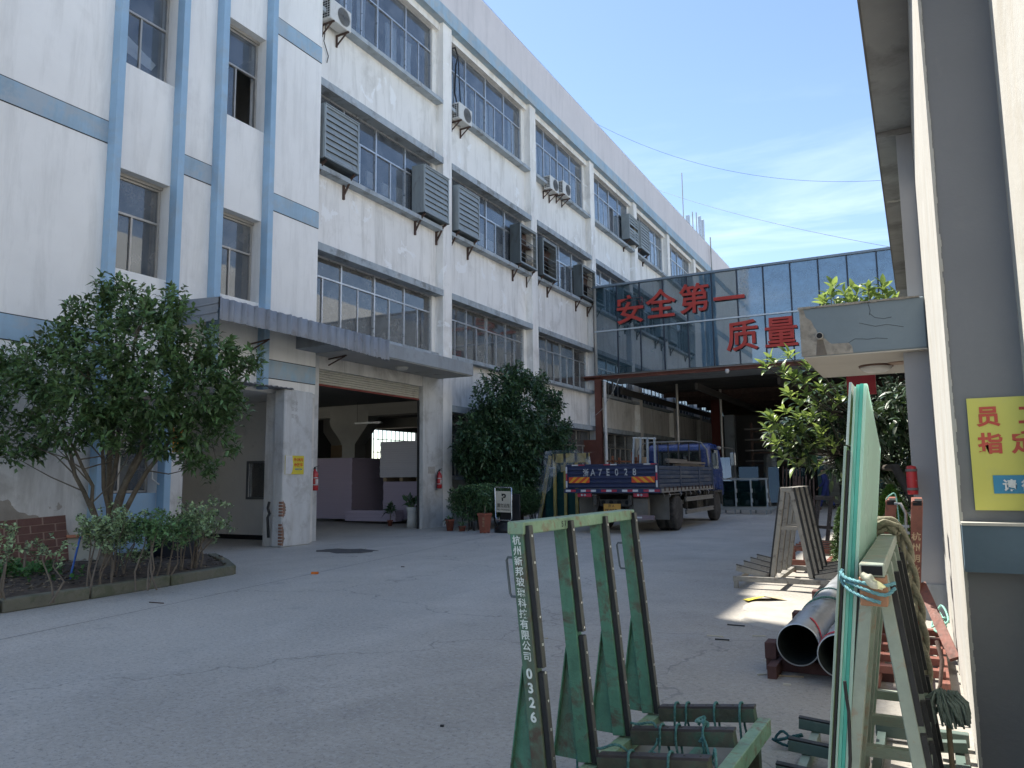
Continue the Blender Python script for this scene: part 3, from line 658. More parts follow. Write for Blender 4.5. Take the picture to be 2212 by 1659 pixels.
# row of broken ridge lights: slots let daylight in
for k in range(9):
    yy = 41+k*2.4; q = MB().bar((-12.2,yy,5.8),(6.8,yy,5.8),.12,.25,(0,1,0)); q.build('purlin', rust, sh_)
for k in range(6): piece('truss', dkroof, sh_, -12.4+k*3.6, -12.28+k*3.6, BY+3.2, ye, 5.3, 5.6)
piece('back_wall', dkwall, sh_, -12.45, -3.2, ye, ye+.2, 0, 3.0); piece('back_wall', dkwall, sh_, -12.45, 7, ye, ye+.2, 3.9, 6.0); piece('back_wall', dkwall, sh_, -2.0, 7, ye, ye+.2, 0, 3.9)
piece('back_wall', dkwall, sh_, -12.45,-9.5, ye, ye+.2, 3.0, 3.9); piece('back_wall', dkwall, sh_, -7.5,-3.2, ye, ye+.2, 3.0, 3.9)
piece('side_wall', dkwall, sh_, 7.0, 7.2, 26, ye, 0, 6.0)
# mezzanine rack along the left at the back and partitions
for (x_, y_, w_, z_) in ((-11.2,50,3.0,5.2),(-8.6,54,3.4,5.4),(-5,57,3,5.0)):
    piece('partition', dkwall, sh_, x_, x_+w_, y_, y_+.1, 0, z_)
piece('brick_pier', M('dark red pier', (.11,.03,.025), .9), sh_, -10.6, -10.1, 45.0, 45.5, 0, 5.9); piece('grey_pier', conc_slab, sh_, -9.9, -9.35, 45.2, 45.7, 0, 4.9)
for (x_, y_) in ((-10.2,36.5),(-8.9,40.0),(-2.0,38.0),(1.5,40)): MB().tube([(x_,y_,0),(x_,y_,5.85)], .07, 8).build('post', alu, sh_)
def pipe_rack(x, y, L_, label, n=4):
    t = thing('pipe_rack', label, 'storage rack', (x,y,0))
    for a in (0, L_):
        MB().bar((x+a,y,0),(x+a,y,4.1),.12,.12).build('upright', rust, t)
    for k in range(n):
        z = 2.0+k*.55
        MB().bar((x,y-.05,z),(x+L_,y-.05,z+.05),.08,.10,(0,0,1)).build('beam', rust, t)
        for j in range(2): MB().tube([(x-.3,y-.2-j*.12,z+.12),(x+L_+.3,y-.2-j*.12,z+.10+.05*j)], .045, 6).build('stored_pipe', M('stored steel pipe', (.20,.18,.17), .5, metal=.4), t)
    return t
pipe_rack(-7.6, 41, 4.2, 'tall storage rack of long steel pipes in the shade behind the bridge')
pipe_rack(-3.0, 45, 4.0, 'second pipe storage rack further back under the shed roof', 3)
# glass sheets standing in the shade
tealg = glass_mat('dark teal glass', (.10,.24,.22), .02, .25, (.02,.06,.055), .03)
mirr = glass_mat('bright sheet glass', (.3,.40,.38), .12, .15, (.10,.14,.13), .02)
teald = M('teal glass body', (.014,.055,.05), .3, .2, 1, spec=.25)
steelp = M('pale steel rack', (.27,.29,.29), .5, .12, 3, metal=.3)
def lean_sheet(x, y, w, h, rz, mat, label, group=None, lean=.12):
    d = Vector((math.cos(rz), math.sin(rz), 0)); nrm = Vector((-d.y, d.x, 0))
    q = MB(); q.obox(Vector((x,y,.15+h/2))+nrm*(lean*h/2), d*w/2, nrm*.012, Vector((0,0,h/2))+nrm*(lean*h/2))
    o = q.build('glass_sheet', mat, None, origin=(x,y,.15)); tag(o, label, 'glass sheet', group); return o
grp = 'glass sheets standing in the shaded yard'
lab = 'dark glass sheet leaning upright in the shade behind the bridge'
random.seed(21)
names = ('leftmost, nearest the truck cab','second from the truck cab','third from the truck cab','fourth from the truck cab','left of the shed middle','at the shed middle','just right of the shed middle','behind the white glass rack','behind the right end of the white rack','right of the white glass rack','between white rack and trolley racks','left of the walking person','behind the walking person','right of the walking person','behind the white A frame','behind the black stand')
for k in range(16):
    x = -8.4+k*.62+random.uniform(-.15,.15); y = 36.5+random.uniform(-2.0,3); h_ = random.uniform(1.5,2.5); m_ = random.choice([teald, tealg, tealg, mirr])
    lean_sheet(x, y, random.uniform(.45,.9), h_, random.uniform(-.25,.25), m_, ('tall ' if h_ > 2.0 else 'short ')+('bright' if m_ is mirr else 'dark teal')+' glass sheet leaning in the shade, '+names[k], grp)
# white A-frame rack loaded with teal glass beside the truck
wr = thing('white_glass_rack', 'white steel rack holding dark teal glass sheets beside the parked truck', 'rack', (-5.7, 29, 0))
wx0, wx1, wy = -6.6, -4.95, 29
piece('base_rail', steelp, wr, wx0-.15, wx1+.25, wy-.25, wy-.17, .16, .26); piece('base_rail', steelp, wr, wx0-.15, wx1+.25, wy+.7, wy+.78, .16, .26)
piece('top_rail', steelp, wr, wx0-.06, wx1+.06, wy-.03, wy+.03, 1.24, 1.30)
for k in range(4):
    x = wx0+(wx1-wx0)*k/3
    MB().bar((x,wy,1.25),(x+.05,wy-.22,.26),.05,.05).build('front_leg', steelp, wr); MB().bar((x,wy,1.25),(x,wy+.7,.26),.05,.05).build('rear_leg', steelp, wr)
    for z in (.85, .5): piece('clip', alu2, wr, x+.03, x+.09, wy-.2, wy-.15, z-.07, z+.07)
    MB().bar((x,wy-.2,0),(x,wy-.2,.16),.06,.06).bar((x,wy+.74,0),(x,wy+.74,.16),.06,.06).build('foot', steelp, wr)
for k in range(4): piece('glass_sheet', teald if k % 2 else tealg, wr, wx0+.05, wx1-.05, wy+.06+k*.03, wy+.075+k*.03, .28, 1.2)
for (x, y, h, lb) in ((-4.3,31,1.2,'small dark trolley rack on castors near the walking person'), (-5.1,33.5,1.5,'narrow upright rack of planks left of the walking person')):
    t = thing('trolley_rack', lb, 'rack', (x,y,0)); 
    for k in range(6): MB().bar((x+k*.14,y,.15),(x+k*.13+.05,y+.3,h+random.uniform(0,.3)),.05,.05).build('upright', rust, t)
    piece('base', rust, t, x-.1, x+.9, y-.2, y+.5, .08, .16)
    for a in (0,.8): MB().lathe([(.06,-.03),(.06,.03)], (x+a,y-.15,.06), 10, axis='y').build('castor', black_rub, t)

# small hanging wire scraps at the post
cable('loose_wire', 'pale loose wire drooping from the red bridge beam', [(-11.2,BY-.2,5.6),(-11.5,BY-.25,5.0),(-12.0,BY-.25,4.3),(-12.4,BY-.2,4.0)], .012, alu2)
# ------------------------------------------------------------------ fan housings and air conditioners on the facade
galv = M('galvanised sheet', (.30,.335,.345), .55, .12, 2, .1, 20, metal=.35, dirt=((.16,.13,.11), .55, 2.5, .58), streak=((.45,.48,.48), .3))
galv_d = M('dark galvanised sheet', (.12,.14,.145), .6, .15, 2, metal=.3, dirt=((.06,.05,.045), .5, 2.5, .55))
def fan_house(y0, y1, z0, z1, label, closed=True, missing=(), depth=.42, group=None):
    xo = FX+.15; t = thing('fan_housing', label, 'fan housing', (xo-.4,(y0+y1)/2,z0), group or 'louvred fan housings on the facade')
    e = .05; xb = xo-depth
    piece('side', galv if closed else galv_d, t, xb, xo-.002, y0, y0+.02, z0, z1); piece('side', galv, t, xb, xo-.002, y1-.02, y1, z0, z1)
    piece('top', galv, t, xb, xo+.03, y0+.021, y1-.021, z1-.02, z1+.005); piece('bottom', galv_d, t, xb, xo+.03, y0+.021, y1-.021, z0-.005, z0+.02)
    f = MB(); f.box(xo-.03,xo+.012,y0+.022,y0+.022+e,z0+.022,z1-.022).box(xo-.03,xo+.012,y1-.022-e,y1-.022,z0+.022,z1-.022).box(xo-.03,xo+.01,y0+.07,y1-.07,z0+.022,z0+.07).box(xo-.03,xo+.01,y0+.07,y1-.07,z1-.07,z1-.022)
    f.build('front_frame', galv, t)
    piece('back', dark_m, t, xb+.0, xb+.02, y0+.022, y1-.022, z0+.022, z1-.022)
    n = 8; h = (z1-z0-.14)/n
    for k in range(n):
        if k in missing: continue
        z = z0+.07+k*h; q = MB()
        if closed: q.prism([(xo-.035,0,z+h),(xo+.006,0,z+.012),(xo+.01,0,z+.002),(xo+.014,0,z+.012),(xo-.028,0,z+h)], (0,y0+.078,0), (0,y1-.078,0))
        else: q.prism([(xo-.12,0,z+h*.45),(xo+.01,0,z+.01),(xo+.012,0,z+.018),(xo-.12,0,z+h*.45+.01)], (0,y0+.078,0), (0,y1-.078,0))
        q.build('louvre', galv if closed or k % 3 else galv_d, t)
    if not closed:
        for k in range(5):       # blades behind the open louvres
            a = k*1.257+y0; c = Vv((xo-.4,(y0+y1)/2,(z0+z1)/2)); d = Vv((0,math.cos(a),math.sin(a))); q = MB(); q.obox(c+d*.28+Vv((.2,0,0)), d*.26, np.cross(d,(1,0,0))*.09+Vv((.04,0,0)), (.006,0,0)); q.build('blade', rust, t)
    for yy in (y0+.12, y1-.14):
        b = MB(); b.bar((FX-.24,yy,z0-.22),(xo-.02,yy,z0-.03),.05,.05,(0,1,0)).bar((FX-.22,yy,z0-.50),(xo-.12,yy,z0-.09),.04,.04,(0,1,0)).bar((FX-.23,yy,z0-.62),(FX-.23,yy,z0-.16),.055,.055,(0,1,0)); b.build('bracket', rust, t)
    return t
fan_house(13.68, 15.03, 9.22, 10.62, 'pale closed louvre housing touching the stair block, leftmost of its row', depth=.40)
fan_house(17.97, 19.36, 9.18, 10.64, 'pale closed louvre housing just left of the first facade column')
fan_house(19.88, 21.23, 9.18, 10.66, 'pale closed louvre housing just right of the first facade column', depth=.38)
fan_house(24.15, 25.56, 9.18, 10.66, 'dark open louvred fan housing left of the second facade column', False, (3,6))
fan_house(26.06, 27.38, 9.18, 10.64, 'dark open louvred fan housing right of the second facade column', False, (5,), depth=.38)
fan_house(30.01, 31.58, 9.16, 10.56, 'dark open louvred fan housing closest to the glazed bridge', False, (2,4))
fan_house(36.47, 37.99, 13.51, 14.83, 'grey louvre housing with a missing slat in the top row, left one', True, (4,))
fan_house(38.31, 39.83, 13.49, 14.91, 'grey louvre housing in the top row right of its twin', True)

ac_white = M('weathered white enamel', (.62,.62,.60), .5, .06, 3, dirt=((.35,.32,.28), .45, 3, .55))
ac_grill = M('grey fan grille', (.17,.18,.19), .5)
def make_ac():
    t = thing('air_conditioner', 'x', 'air conditioner', (0,0,0), 'air conditioner units on the factory facade')
    w, d, h = .80, .30, .56
    MB().box(-d, 0, 0, w, 0, h).build('casing', ac_white, t, bevel=.015)
    c = (0, w*.62, h*.5)
    g = MB(); 
    for r in np.linspace(.05,.23,7):
        g.tube([(.012,c[1]+r*math.cos(a),c[2]+r*math.sin(a)) for a in np.linspace(0,2*math.pi,25)], .0045, 4, cap=False)
    for a in np.linspace(0, math.pi, 7): g.bar((.013,c[1]-.23*math.cos(a),c[2]-.23*math.sin(a)),(.013,c[1]+.23*math.cos(a),c[2]+.23*math.sin(a)),.006,.006)
    g.build('grille', ac_grill, t)
    MB().lathe([(.225,.001),(.225,.006)], c, 24, axis='x').build('fan_shade_disc', M('fan shadow plate', (.20,.20,.20), .7), t)  # grey disc stands for the shade behind the grille
    s = MB()
    for i in range(3):
        for k in range(7): s.box(-d+.04+i*.08, -d+.10+i*.08, -.004, .001, .06+k*.065, .105+k*.065)
    s.build('side_vents', black_rub, t)
    for yy in (.12, w-.12):
        b = MB(); b.bar((-.40,yy,-.03),(.02,yy,-.03),.04,.04,(0,1,0)).bar((-.38,yy,-.30),(-.06,yy,-.04),.03,.03,(0,1,0)).bar((-.38,yy,-.34),(-.38,yy,-.01),.04,.04,(0,1,0)); b.build('bracket', rust, t)
    return t
ac = make_ac(); ac.location = (-12.35, 13.84, 12.95); ac['label'] = 'white air conditioner on the top floor beside the stair block'
copy_tree(ac, (-12.35, 19.98, 12.93), label='white air conditioner just right of the first facade column with black hoses above it')
copy_tree(ac, (-12.35, 26.9, 12.93), label='white air conditioner on the left of the pair by the second column')
copy_tree(ac, (-12.30, 28.05, 13.1), label='white air conditioner with reddish panel, right one of the pair')
copy_tree(ac, (-12.35, 46.2, 12.95), label='small distant air conditioner in the top row just above the bridge')
hose = M('black hose', (.015,.017,.02), .45)
cable('hose', 'black looped hose rising from the air conditioner to the window by the first column', [(-12.6,20.3,13.4),(-12.7,20.25,14.0),(-12.72,20.35,15.0),(-12.72,20.5,15.4),(-12.72,20.3,15.6),(-12.75,20.1,15.45)], .028, hose)
cable('hose', 'second black hose beside the looped one at the first column window', [(-12.6,20.5,13.4),(-12.7,20.55,14.4),(-12.72,20.52,15.3)], .02, hose)
cable('hose', 'thin wire dangling beneath the air conditioner by the stair block', [(-12.6,13.95,12.9),(-12.7,14.0,12.5),(-12.72,14.2,12.2),(-12.72,14.15,12.0)], .012, hose)
cable('hose', 'black looped cable bundle hanging against the door pillar by the hatch window', [(-12.3,12.17,.95),(-12.3,12.13,.82),(-12.3,12.18,.7),(-12.3,12.13,.62),(-12.3,12.17,.2)], .03, hose)

# ------------------------------------------------------------------ right building
rb = thing('right_building', 'grey and white rendered building edge on the right with overhanging eave and cornice', 'building', (.3, 6, 0))
rw = M('sunlit white render', (.43,.425,.40), .92, .08, 2, .35, 35, streak=((.38,.34,.28), .6), dirt=((.33,.30,.25), .5, 2.2, .56), world=True)
gp = M('grey painted pier', (.18,.187,.20), .9, .05, 1, .2, 30, dirt=((.24,.24,.24), .4, 2.5, .62), world=True)
gp2 = M('pale grey pier', (.30,.30,.31), .9, .06, 1, .2, 30, dirt=((.3,.3,.3), .4, 2.5, .6), world=True)
blue_pier = M('blue pier base', (.085,.13,.175), .8, .1, 2, .1, 30, world=True)
XW = .152
piece('pier', gp, rb, XW+.001, .449, 4.2, 4.60, 0, 5.0)
# crumbling white arris at the pier edge
V = []; n_ = 160
q = MB()
for k in range(n_):
    z0 = k*5./n_; z1 = (k+1)*5./n_; a = .006+.010*abs(mn.noise(Vector((0,0,z0*9))))+.004*random.random()
    q.box(XW-.004, XW+a, 4.2-.006, 4.25, z0, z1)
q.build('chipped_edge', rw, rb)
piece('wall', rw, rb, XW, .55, 4.601, 8.6, 0, 5.0)
piece('wall', rw, rb, XW-.001, XW+.0008, 4.26, 4.60, 0, 5.0)
piece('wall', rw, rb, .45, .75, -3, 4.2, 0, 5.0)
piece('ledge', blue_pier, rb, XW+.0, .448, 4.10, 4.199, .955, 1.162); piece('ledge_lit_top', rw, rb, XW-.002, .448, 4.09, 4.199, 1.163, 1.176)  # pale top strip puts the sunlight on the ledge into colour
piece('pier', gp2, rb, -.072, XW-.002, 8.58, 8.95, 0, 2.62); piece('pier', gp2, rb, 0.005, XW-.002, 8.62, 9.0, 3.14, 4.95)
piece('pier_base', conc_slab, rb, -.082, XW-.003, 8.565, 8.96, 0, .34)
piece('wall', rw, rb, XW, .55, 8.6, 20, 2.64, 5.0)
piece('wall', dkwall, rb, 1.6, 1.8, 8.6, 20, 0, 2.64)
piece('wall', rw, rb, .55, 1.6, 8.4, 8.6, 0, 2.64)
sof = M('grey soffit', (.30,.295,.285), .92, .12, 1.5, .3, 20, peel=((.45,.43,.39), .64, 1.3), dirt=((.15,.145,.14), .7, 1.2, .50), world=True)
piece('eave', sof, rb, -.17, XW-.002, -2, 16.5, 4.96, 5.05); piece('eave_fascia', M('dark fascia', (.16,.15,.145), .9, .2, 3, .3, 20, world=True), rb, -.185, -.171, -2, 16.5, 4.945, 5.12)
piece('eave_rib', sof, rb, -.169, XW-.003, 8.6, 8.75, 4.90, 4.959)
piece('roof', conc_slab, rb, -.17, 6.0, -2, 24, 5.051, 5.12)
# building opposite, seen only in reflections; made tall and pale for its bounce
opp = thing('opposite_hall', 'unseen factory hall behind the right building, tall and pale to bounce sunlight', 'building', (9,20,0))
piece('wall', M('pale factory wall', (.72,.70,.66), .9, .06, .4, world=True), opp, 8.5, 9, -14, 70, 0, 13.5)
for k in range(14): piece('window', inside, opp, 8.47, 8.499, -12+k*5.8, -9+k*5.8, 6.5, 8.3); piece('window', inside, opp, 8.47, 8.499, -12+k*5.8, -9+k*5.8, 10, 11.6)

# porch slab with its planter and the plants on top
po = thing('entrance_porch', 'blue grey concrete porch slab with chipped corner and drain spout on the right building', 'porch', (-.4, 9.4, 2.6))
pb = M('porch blue grey render', (.18,.225,.255), .85, .08, 1.2, .2, 30, dirt=((.16,.19,.21), .4, 2, .56), world=True)
chip = M('bare concrete chip', (.30,.275,.235), .95, .25, 8, .8, 40, dirt=((.13,.12,.11), .6, 9, .5), world=True)
pu = M('porch underside', (.50,.46,.40), .9, .06, 1.5, .3, 20, peel=((.28,.22,.18), .70, 1.6), world=True)
V = [(-1.02,8.45,2.62),(-1.0,8.45,3.14),(.15,8.45,3.14),(.15,8.45,2.62)]
MB().box(-1.015,XW-.004,8.45,10.35,2.625,3.14).build('slab', pb, po, bevel=.012)
piece('soffit', pu, po, -1.0, XW-.006, 8.465, 10.335, 2.612, 2.6245)
# chipped render: irregular plate of bare concrete on the front, drain spout
cp = [(-1.018,3.135),(-.975,3.12),(-.955,3.04),(-.905,3.00),(-.88,2.93),(-.86,2.90),(-.84,2.82),(-.78,2.80),(-.74,2.755),(-.72,2.74),(-.56,2.735),(-.53,2.70),(-.52,2.628),(-1.018,2.628)]
q = MB(); q.prism([(x,0,z) for x,z in cp], (0,8.445,0), (0,8.4495,0)); q.build('chip', chip, po)
crk = M('crack', (.06,.065,.07), .9)
for pl_ in ([(-.56,2.735),(-.5,2.77),(-.44,2.765),(-.38,2.755),(-.3,2.76),(-.2,2.745)],[(-.35,3.02),(-.30,2.97),(-.22,2.95),(-.15,2.96)],[(-.45,2.93),(-.3,2.88),(-.2,2.89),(-.05,2.85)],[(-.36,3.14),(-.34,3.05),(-.35,3.0)]):
    MB().tube([(x,8.4485,z) for x,z in pl_], .0022, 4).build('crack', crk, po)
MB().lathe([(.03,0),(.036,0),(.036,.05),(.03,.05)], (-.83,8.41,2.83), 18, axis='y', ring=True).build('drain_spout', M('spout', (.4,.38,.34), .8), po); MB().lathe([(.028,0),(.028,.002)], (-.83,8.412,2.83), 16, axis='y').build('spout_bore_shade', dark_m, po)
q = MB(); q.prism([(-.86,0,2.79),(-.80,0,2.79),(-.77,0,2.63),(-.875,0,2.63)], (0,8.443,0),(0,8.4449,0)); q.build('stain', M('wet stain', (.14,.12,.10), .8, .3, 9), po)
for k in range(18):
    x = -1.0+k*.063; s = random.uniform(.006,.014); q = MB().obox((x,8.452,3.14),(.032,0,0),(0,.02,0),(0,0,s)); q.build('crumbled_edge', chip, po)
pl2 = MB().lathe([(0,0),(.155,0),(.165,-.012),(.15,-.05),(.10,-.075),(0,-.085)], (-.36,9.45,2.611), 28).build('ceiling_lamp', M('frosted porch lamp', (.62,.60,.55), .4), None, origin=(-.36,9.45,2.61)); tag(pl2, 'round ceiling lamp with a dark rim under the right porch', 'lamp')
rim = MB().lathe([(.165,0),(.178,0),(.178,-.02),(.165,-.02)], (-.36,9.45,2.611), 28, ring=True).build('rim', M('brown lamp rim', (.15,.09,.07), .5), None); rim.parent = pl2; rim.location = tuple(-Vector((-.36,9.45,2.61)))
tube_ = MB().lathe([(0,0),(.13,0),(.10,-.012),(0,-.014)], (-.12,9.35,2.611), 24); tube_.build('old_lamp_stain', M('rust ring', (.35,.25,.19), .8), po)
# red hanging sign panel behind the porch
rs = MB().box(-.755,-.42,10.6,10.64,2.40,2.66).build('hanging_sign', M('red lacquer panel', (.25,.012,.02), .5), None, origin=(-.5,10.6,2.4)); tag(rs, 'dark red panel hanging behind the porch slab', 'sign')
# yard steps and low plinth beyond
piece('plinth', conc_slab, rb, -.25, 1.6, 9.6, 13.2, 0, .14)

# yellow sign on the pier
sg = thing('yellow_sign', 'yellow sign with red and blue Chinese lettering on the grey right pier', 'sign', (.21, 4.19, 1.6))
yel = M('sign yellow', (.58,.56,.13), .55, .05, 2, dirt=((.45,.45,.2), .4, 3, .55)); redp = M('sign red', (.48,.08,.055), .6); bluep = M('sign blue', (.045,.24,.42), .55); whp = M('sign white', (.62,.65,.68), .6)
sx0, sz0, sz1 = .2155, 1.2285, 1.748
q = MB(); q.box(.2150,.4486,4.186,4.199,1.2285,1.748)
q.build('panel', yel, sg)
def st_(b, s, x, z, m_, y=4.184, bold=.03): return text('lettering', b, s, (x, y, z), (1,0,0), (0,0,1), m_, sg, ext=.0008, bold=bold)
st_('员', .098, .247, 1.625, redp); 
st_('指', .100, .247, 1.498, redp)
# half characters end where the panel meets the side wall
def clipped(ch, size, x, z, xmax, m_, y=4.184):
    o = st_(ch, size, x, z, m_, y); me = o.data; bm = bmesh.new(); bm.from_mesh(me); g = ORG[sg.name]
    bmesh.ops.bisect_plane(bm, geom=bm.verts[:]+bm.edges[:]+bm.faces[:], plane_co=(xmax-g[0],0,0), plane_no=(1,0,0), clear_outer=True); bm.to_mesh(me); bm.free()
clipped('工', .096, .412, 1.626, .4475, redp); clipped('定', .102, .378, 1.498, .4475, redp)
q = MB().box(.295,.4484,4.182,4.1859,1.305,1.388).build('inset', bluep, sg)
st_('请', .055, .330, 1.322, whp, 4.180); clipped('往', .055, .402, 1.322, .4474, whp, 4.180)
# ------------------------------------------------------------------ vegetation
def leaf_arrays(P, D, Ln, Wd, droop=.25, fold=.35):
    """P base points, D unit directions, six-vertex folded leaves -> verts, tri faces"""
    n = len(P); up = np.tile((0,0,1.), (n,1)); up = up+rng.normal(0,.45,(n,3)); s = np.cross(D, up); s /= np.linalg.norm(s,axis=1)[:,None]+1e-9; nrm = np.cross(s, D)
    L_ = Ln[:,None]; w = Wd[:,None]
    b = P; t = P+D*L_-np.array((0,0,1.))*L_*droop*rng.uniform(.2,1,(n,1)); mid = P+D*L_*.5+nrm*L_*.05
    l = mid+s*w*.5-nrm*w*fold*-.5; r = mid-s*w*.5+nrm*w*fold*.5
    V = np.stack([b,l,t,r,mid],1).reshape(-1,3); k = np.arange(n)[:,None]*5
    F = np.concatenate([k+np.array([[0,1,4]]),k+np.array([[1,2,4]]),k+np.array([[0,4,3]]),k+np.array([[4,2,3]])],1).reshape(-1,3)
    return V, F
def unit(v): return v/(np.linalg.norm(v,axis=1)[:,None]+1e-9)
def rosettes(centers, outward, per, rad, ln, wd, droop=.3):
    n = len(centers); C_ = np.repeat(centers, per, 0); O = np.repeat(outward, per, 0)
    ax_ = unit(outward*.55+np.array((0,0,.55))+rng.normal(0,.25,(n,3))); s1 = unit(np.cross(ax_, rng.normal(0,1,(n,3)))); s2 = np.cross(ax_, s1)
    j = np.tile(np.arange(per), n); an = j*2.4+np.repeat(rng.uniform(0,6.28,n), per); tl = .45+1.15*(j/max(1,per-1))+rng.normal(0,.15,n*per)
    A_ = np.repeat(ax_, per, 0); B1 = np.repeat(s1, per, 0); B2 = np.repeat(s2, per, 0)
    D = unit(A_*np.cos(tl)[:,None]+(B1*np.cos(an)[:,None]+B2*np.sin(an)[:,None])*np.sin(tl)[:,None]+rng.normal(0,.10,(n*per,3)))
    P = C_-A_*(j*rad*.35)[:,None]+rng.normal(0, rad*.18, (n*per,3))
    return leaf_arrays(P, D, ln*rng.uniform(.6,1.15,n*per), wd*rng.uniform(.7,1.1,n*per), droop)
leafg = M('glossy dark leaves', (.09,.155,.062), .40, .22, 2.2, island=.55, spec=.5, trans=.22)
leafd = M('deep evergreen leaves', (.050,.10,.048), .42, .22, 2.5, island=.55, spec=.5, trans=.18)
hedge_l = M('hedge leaves', (.075,.14,.060), .45, .25, 2.2, island=.6, spec=.45, trans=.2)
varieg = M('variegated leaves', (.24,.32,.18), .5, .3, 9, island=.9, spec=.4, trans=.2)
bark = M('mottled bark', (.15,.125,.095), .9, .25, 6, .6, 40, dirt=((.24,.22,.18), .5, 7, .52))
bark_d = M('dark bark', (.06,.052,.045), .9, .25, 6, .6, 40)
twig_m = M('thin pale stem', (.17,.14,.11), .9, .2, 8)

def crown_points(lobes, n, depth0, xmin=None, shell=.55, dr=1.0):
    """points spread through overlapping ball-shaped lobes given by picture position and real radius"""
    out = []; o2 = []
    A = np.array([l[2] for l in lobes], float)**2; A /= A.sum()
    cen = [np.array(at(l[0], l[1], depth0+(l[3] if len(l) > 3 else 0))) for l in lobes]; ra = [l[2]*depth0/FOC for l in lobes]
    while len(out) < n:
        k = rng.choice(len(lobes), p=A); v = rng.normal(0,1,3); v /= np.linalg.norm(v); r = rng.uniform(shell, 1)**.6
        p = cen[k]+v*ra[k]*r*np.array((1,1,1))
        if xmin is not None and p[0] < xmin: continue
        if p[2] < .25: continue
        out.append(p); o2.append(v)
    return np.array(out), np.array(o2)

# osmanthus in the bed, many-stemmed
tr = thing('osmanthus_tree', 'many stemmed broad evergreen tree growing in the planting bed by the stair block', 'tree', (-10.99,7.56,.12))
D0 = 11.3
lobes = [(270,655,62,.2),(365,665,55,-.2),(185,690,58,0),(130,740,50,.1),(300,735,95,-.4),(420,735,60,.1),(470,775,55,0),(530,795,36,0),(545,775,26,.1),(30,780,40,.1),(230,620,30,0),(380,640,28,0),(120,800,85,-.3),(35,850,75,0),(-50,880,80,.1),(200,830,95,-.6),(320,830,100,-.5),(430,840,80,-.2),(500,870,40,.1),
         (60,940,58,0),(10,960,55,.2),(150,905,62,-.5),(250,900,70,-.6),(420,930,55,-.1),(350,930,62,-.2),(480,925,35,0),(410,990,28,0),(450,1010,22,.1),(300,940,45,.3),(500,960,25,0)]
cp_, co_ = crown_points(lobes, 1280, D0, xmin=-12.05)
V, F = rosettes(cp_, co_, 11, .05, .145, .058, .30)
crown = mesh_np('crown', V, F, leafg, tr)
base = np.array((-10.99,7.56,.08)); fork = [base, base+(.02,.02,.35), base+(.05,.05,.62)]
MB().tube([base-(0,0,.1), base, base+(.02,.02,.3), base+(.03,.03,.55), base+(.05,.04,.8)], [.13,.105,.085,.08,.06], 12).build('trunk', bark, tr)
ends = [(100,880,0),(190,800,-.3),(250,720,0),(300,700,-.2),(390,820,-.2),(430,760,0),(460,860,.1),(150,930,-.4)]
starts = [.18,.5,.75,.78,.55,.7,.45,.1]
for (px, py, dd), s0 in zip(ends, starts):
    e = np.array(at(px,py,D0+dd)); s_ = base+np.array((.03,.03,s0)); pts = []
    for t in np.linspace(0,1,9): 
        p = s_*(1-t)+e*t; p = p+np.array((0,0,.28*math.sin(t*math.pi)*(1 if s0 > .3 else .6)))+rng.normal(0,.022,3)*(t>0); pts.append(p)
    r0 = random.uniform(.026,.044)
    MB().tube(pts, [r0*(1-.7*t)+.006 for t in np.linspace(0,1,9)], 8).build('limb', bark, tr)
    tw = MB()
    for j in range(9):
        q = pts[random.randint(3,8)]; c = cp_[np.argmin(np.linalg.norm(cp_-(q+rng.normal(0,.45,3)),axis=1))]; tw.tube([q,(q+c)/2+rng.normal(0,.05,3),c],[.012,.009,.004],5)
    tw.build('branch', bark, tr)

# dense evergreen against the facade
t2 = thing('dense_evergreen', 'dense dark evergreen bush tree against the facade behind the clipped hedge', 'tree', (-11.6,22.4,0)); D1 = 25.4
lobes = [(1110,815,35,0),(1160,825,32,.3),(1070,850,48,0),(1130,860,60,0),(1185,870,38,.2),(1045,910,42,.2),(1110,930,75,-.6),(1180,930,55,-.3),(1225,925,24,.3),(1030,965,45,-.2),(1100,985,75,-.8),(1180,985,55,-.4),(1220,975,35,.1),(1040,1010,42,-.3),(1130,1030,55,-.6)]
lobes = [(l[0], l[1], l[2]*D1/(D1+(l[0]-1110)/120*1.9), (l[3] if len(l) > 3 else 0)-1.2+(l[0]-1110)/120*1.9) for l in lobes]+[(1020,930,34,-2.6),(1012,985,34,-2.6)]
a, b = crown_points(lobes, 1500, D1, xmin=-12.45)
V, F = rosettes(a, b, 14, .09, .20, .085, .5)
mesh_np('crown', V, F, leafd, t2)
MB().tube([(-11.6,22.4,-.05),(-11.55,22.4,1.0),(-11.6,22.5,2.4)], [.12,.09,.05], 8).build('trunk', bark_d, t2)
tw = MB()
for k in range(40): c = a[random.randrange(len(a))]; s_ = np.array((-11.55,22.4,random.uniform(.6,2.4))); tw.tube([s_,(s_+c)/2+(0,0,.2),c],[.03,.02,.006],5)
tw.build('branch', bark_d, t2)

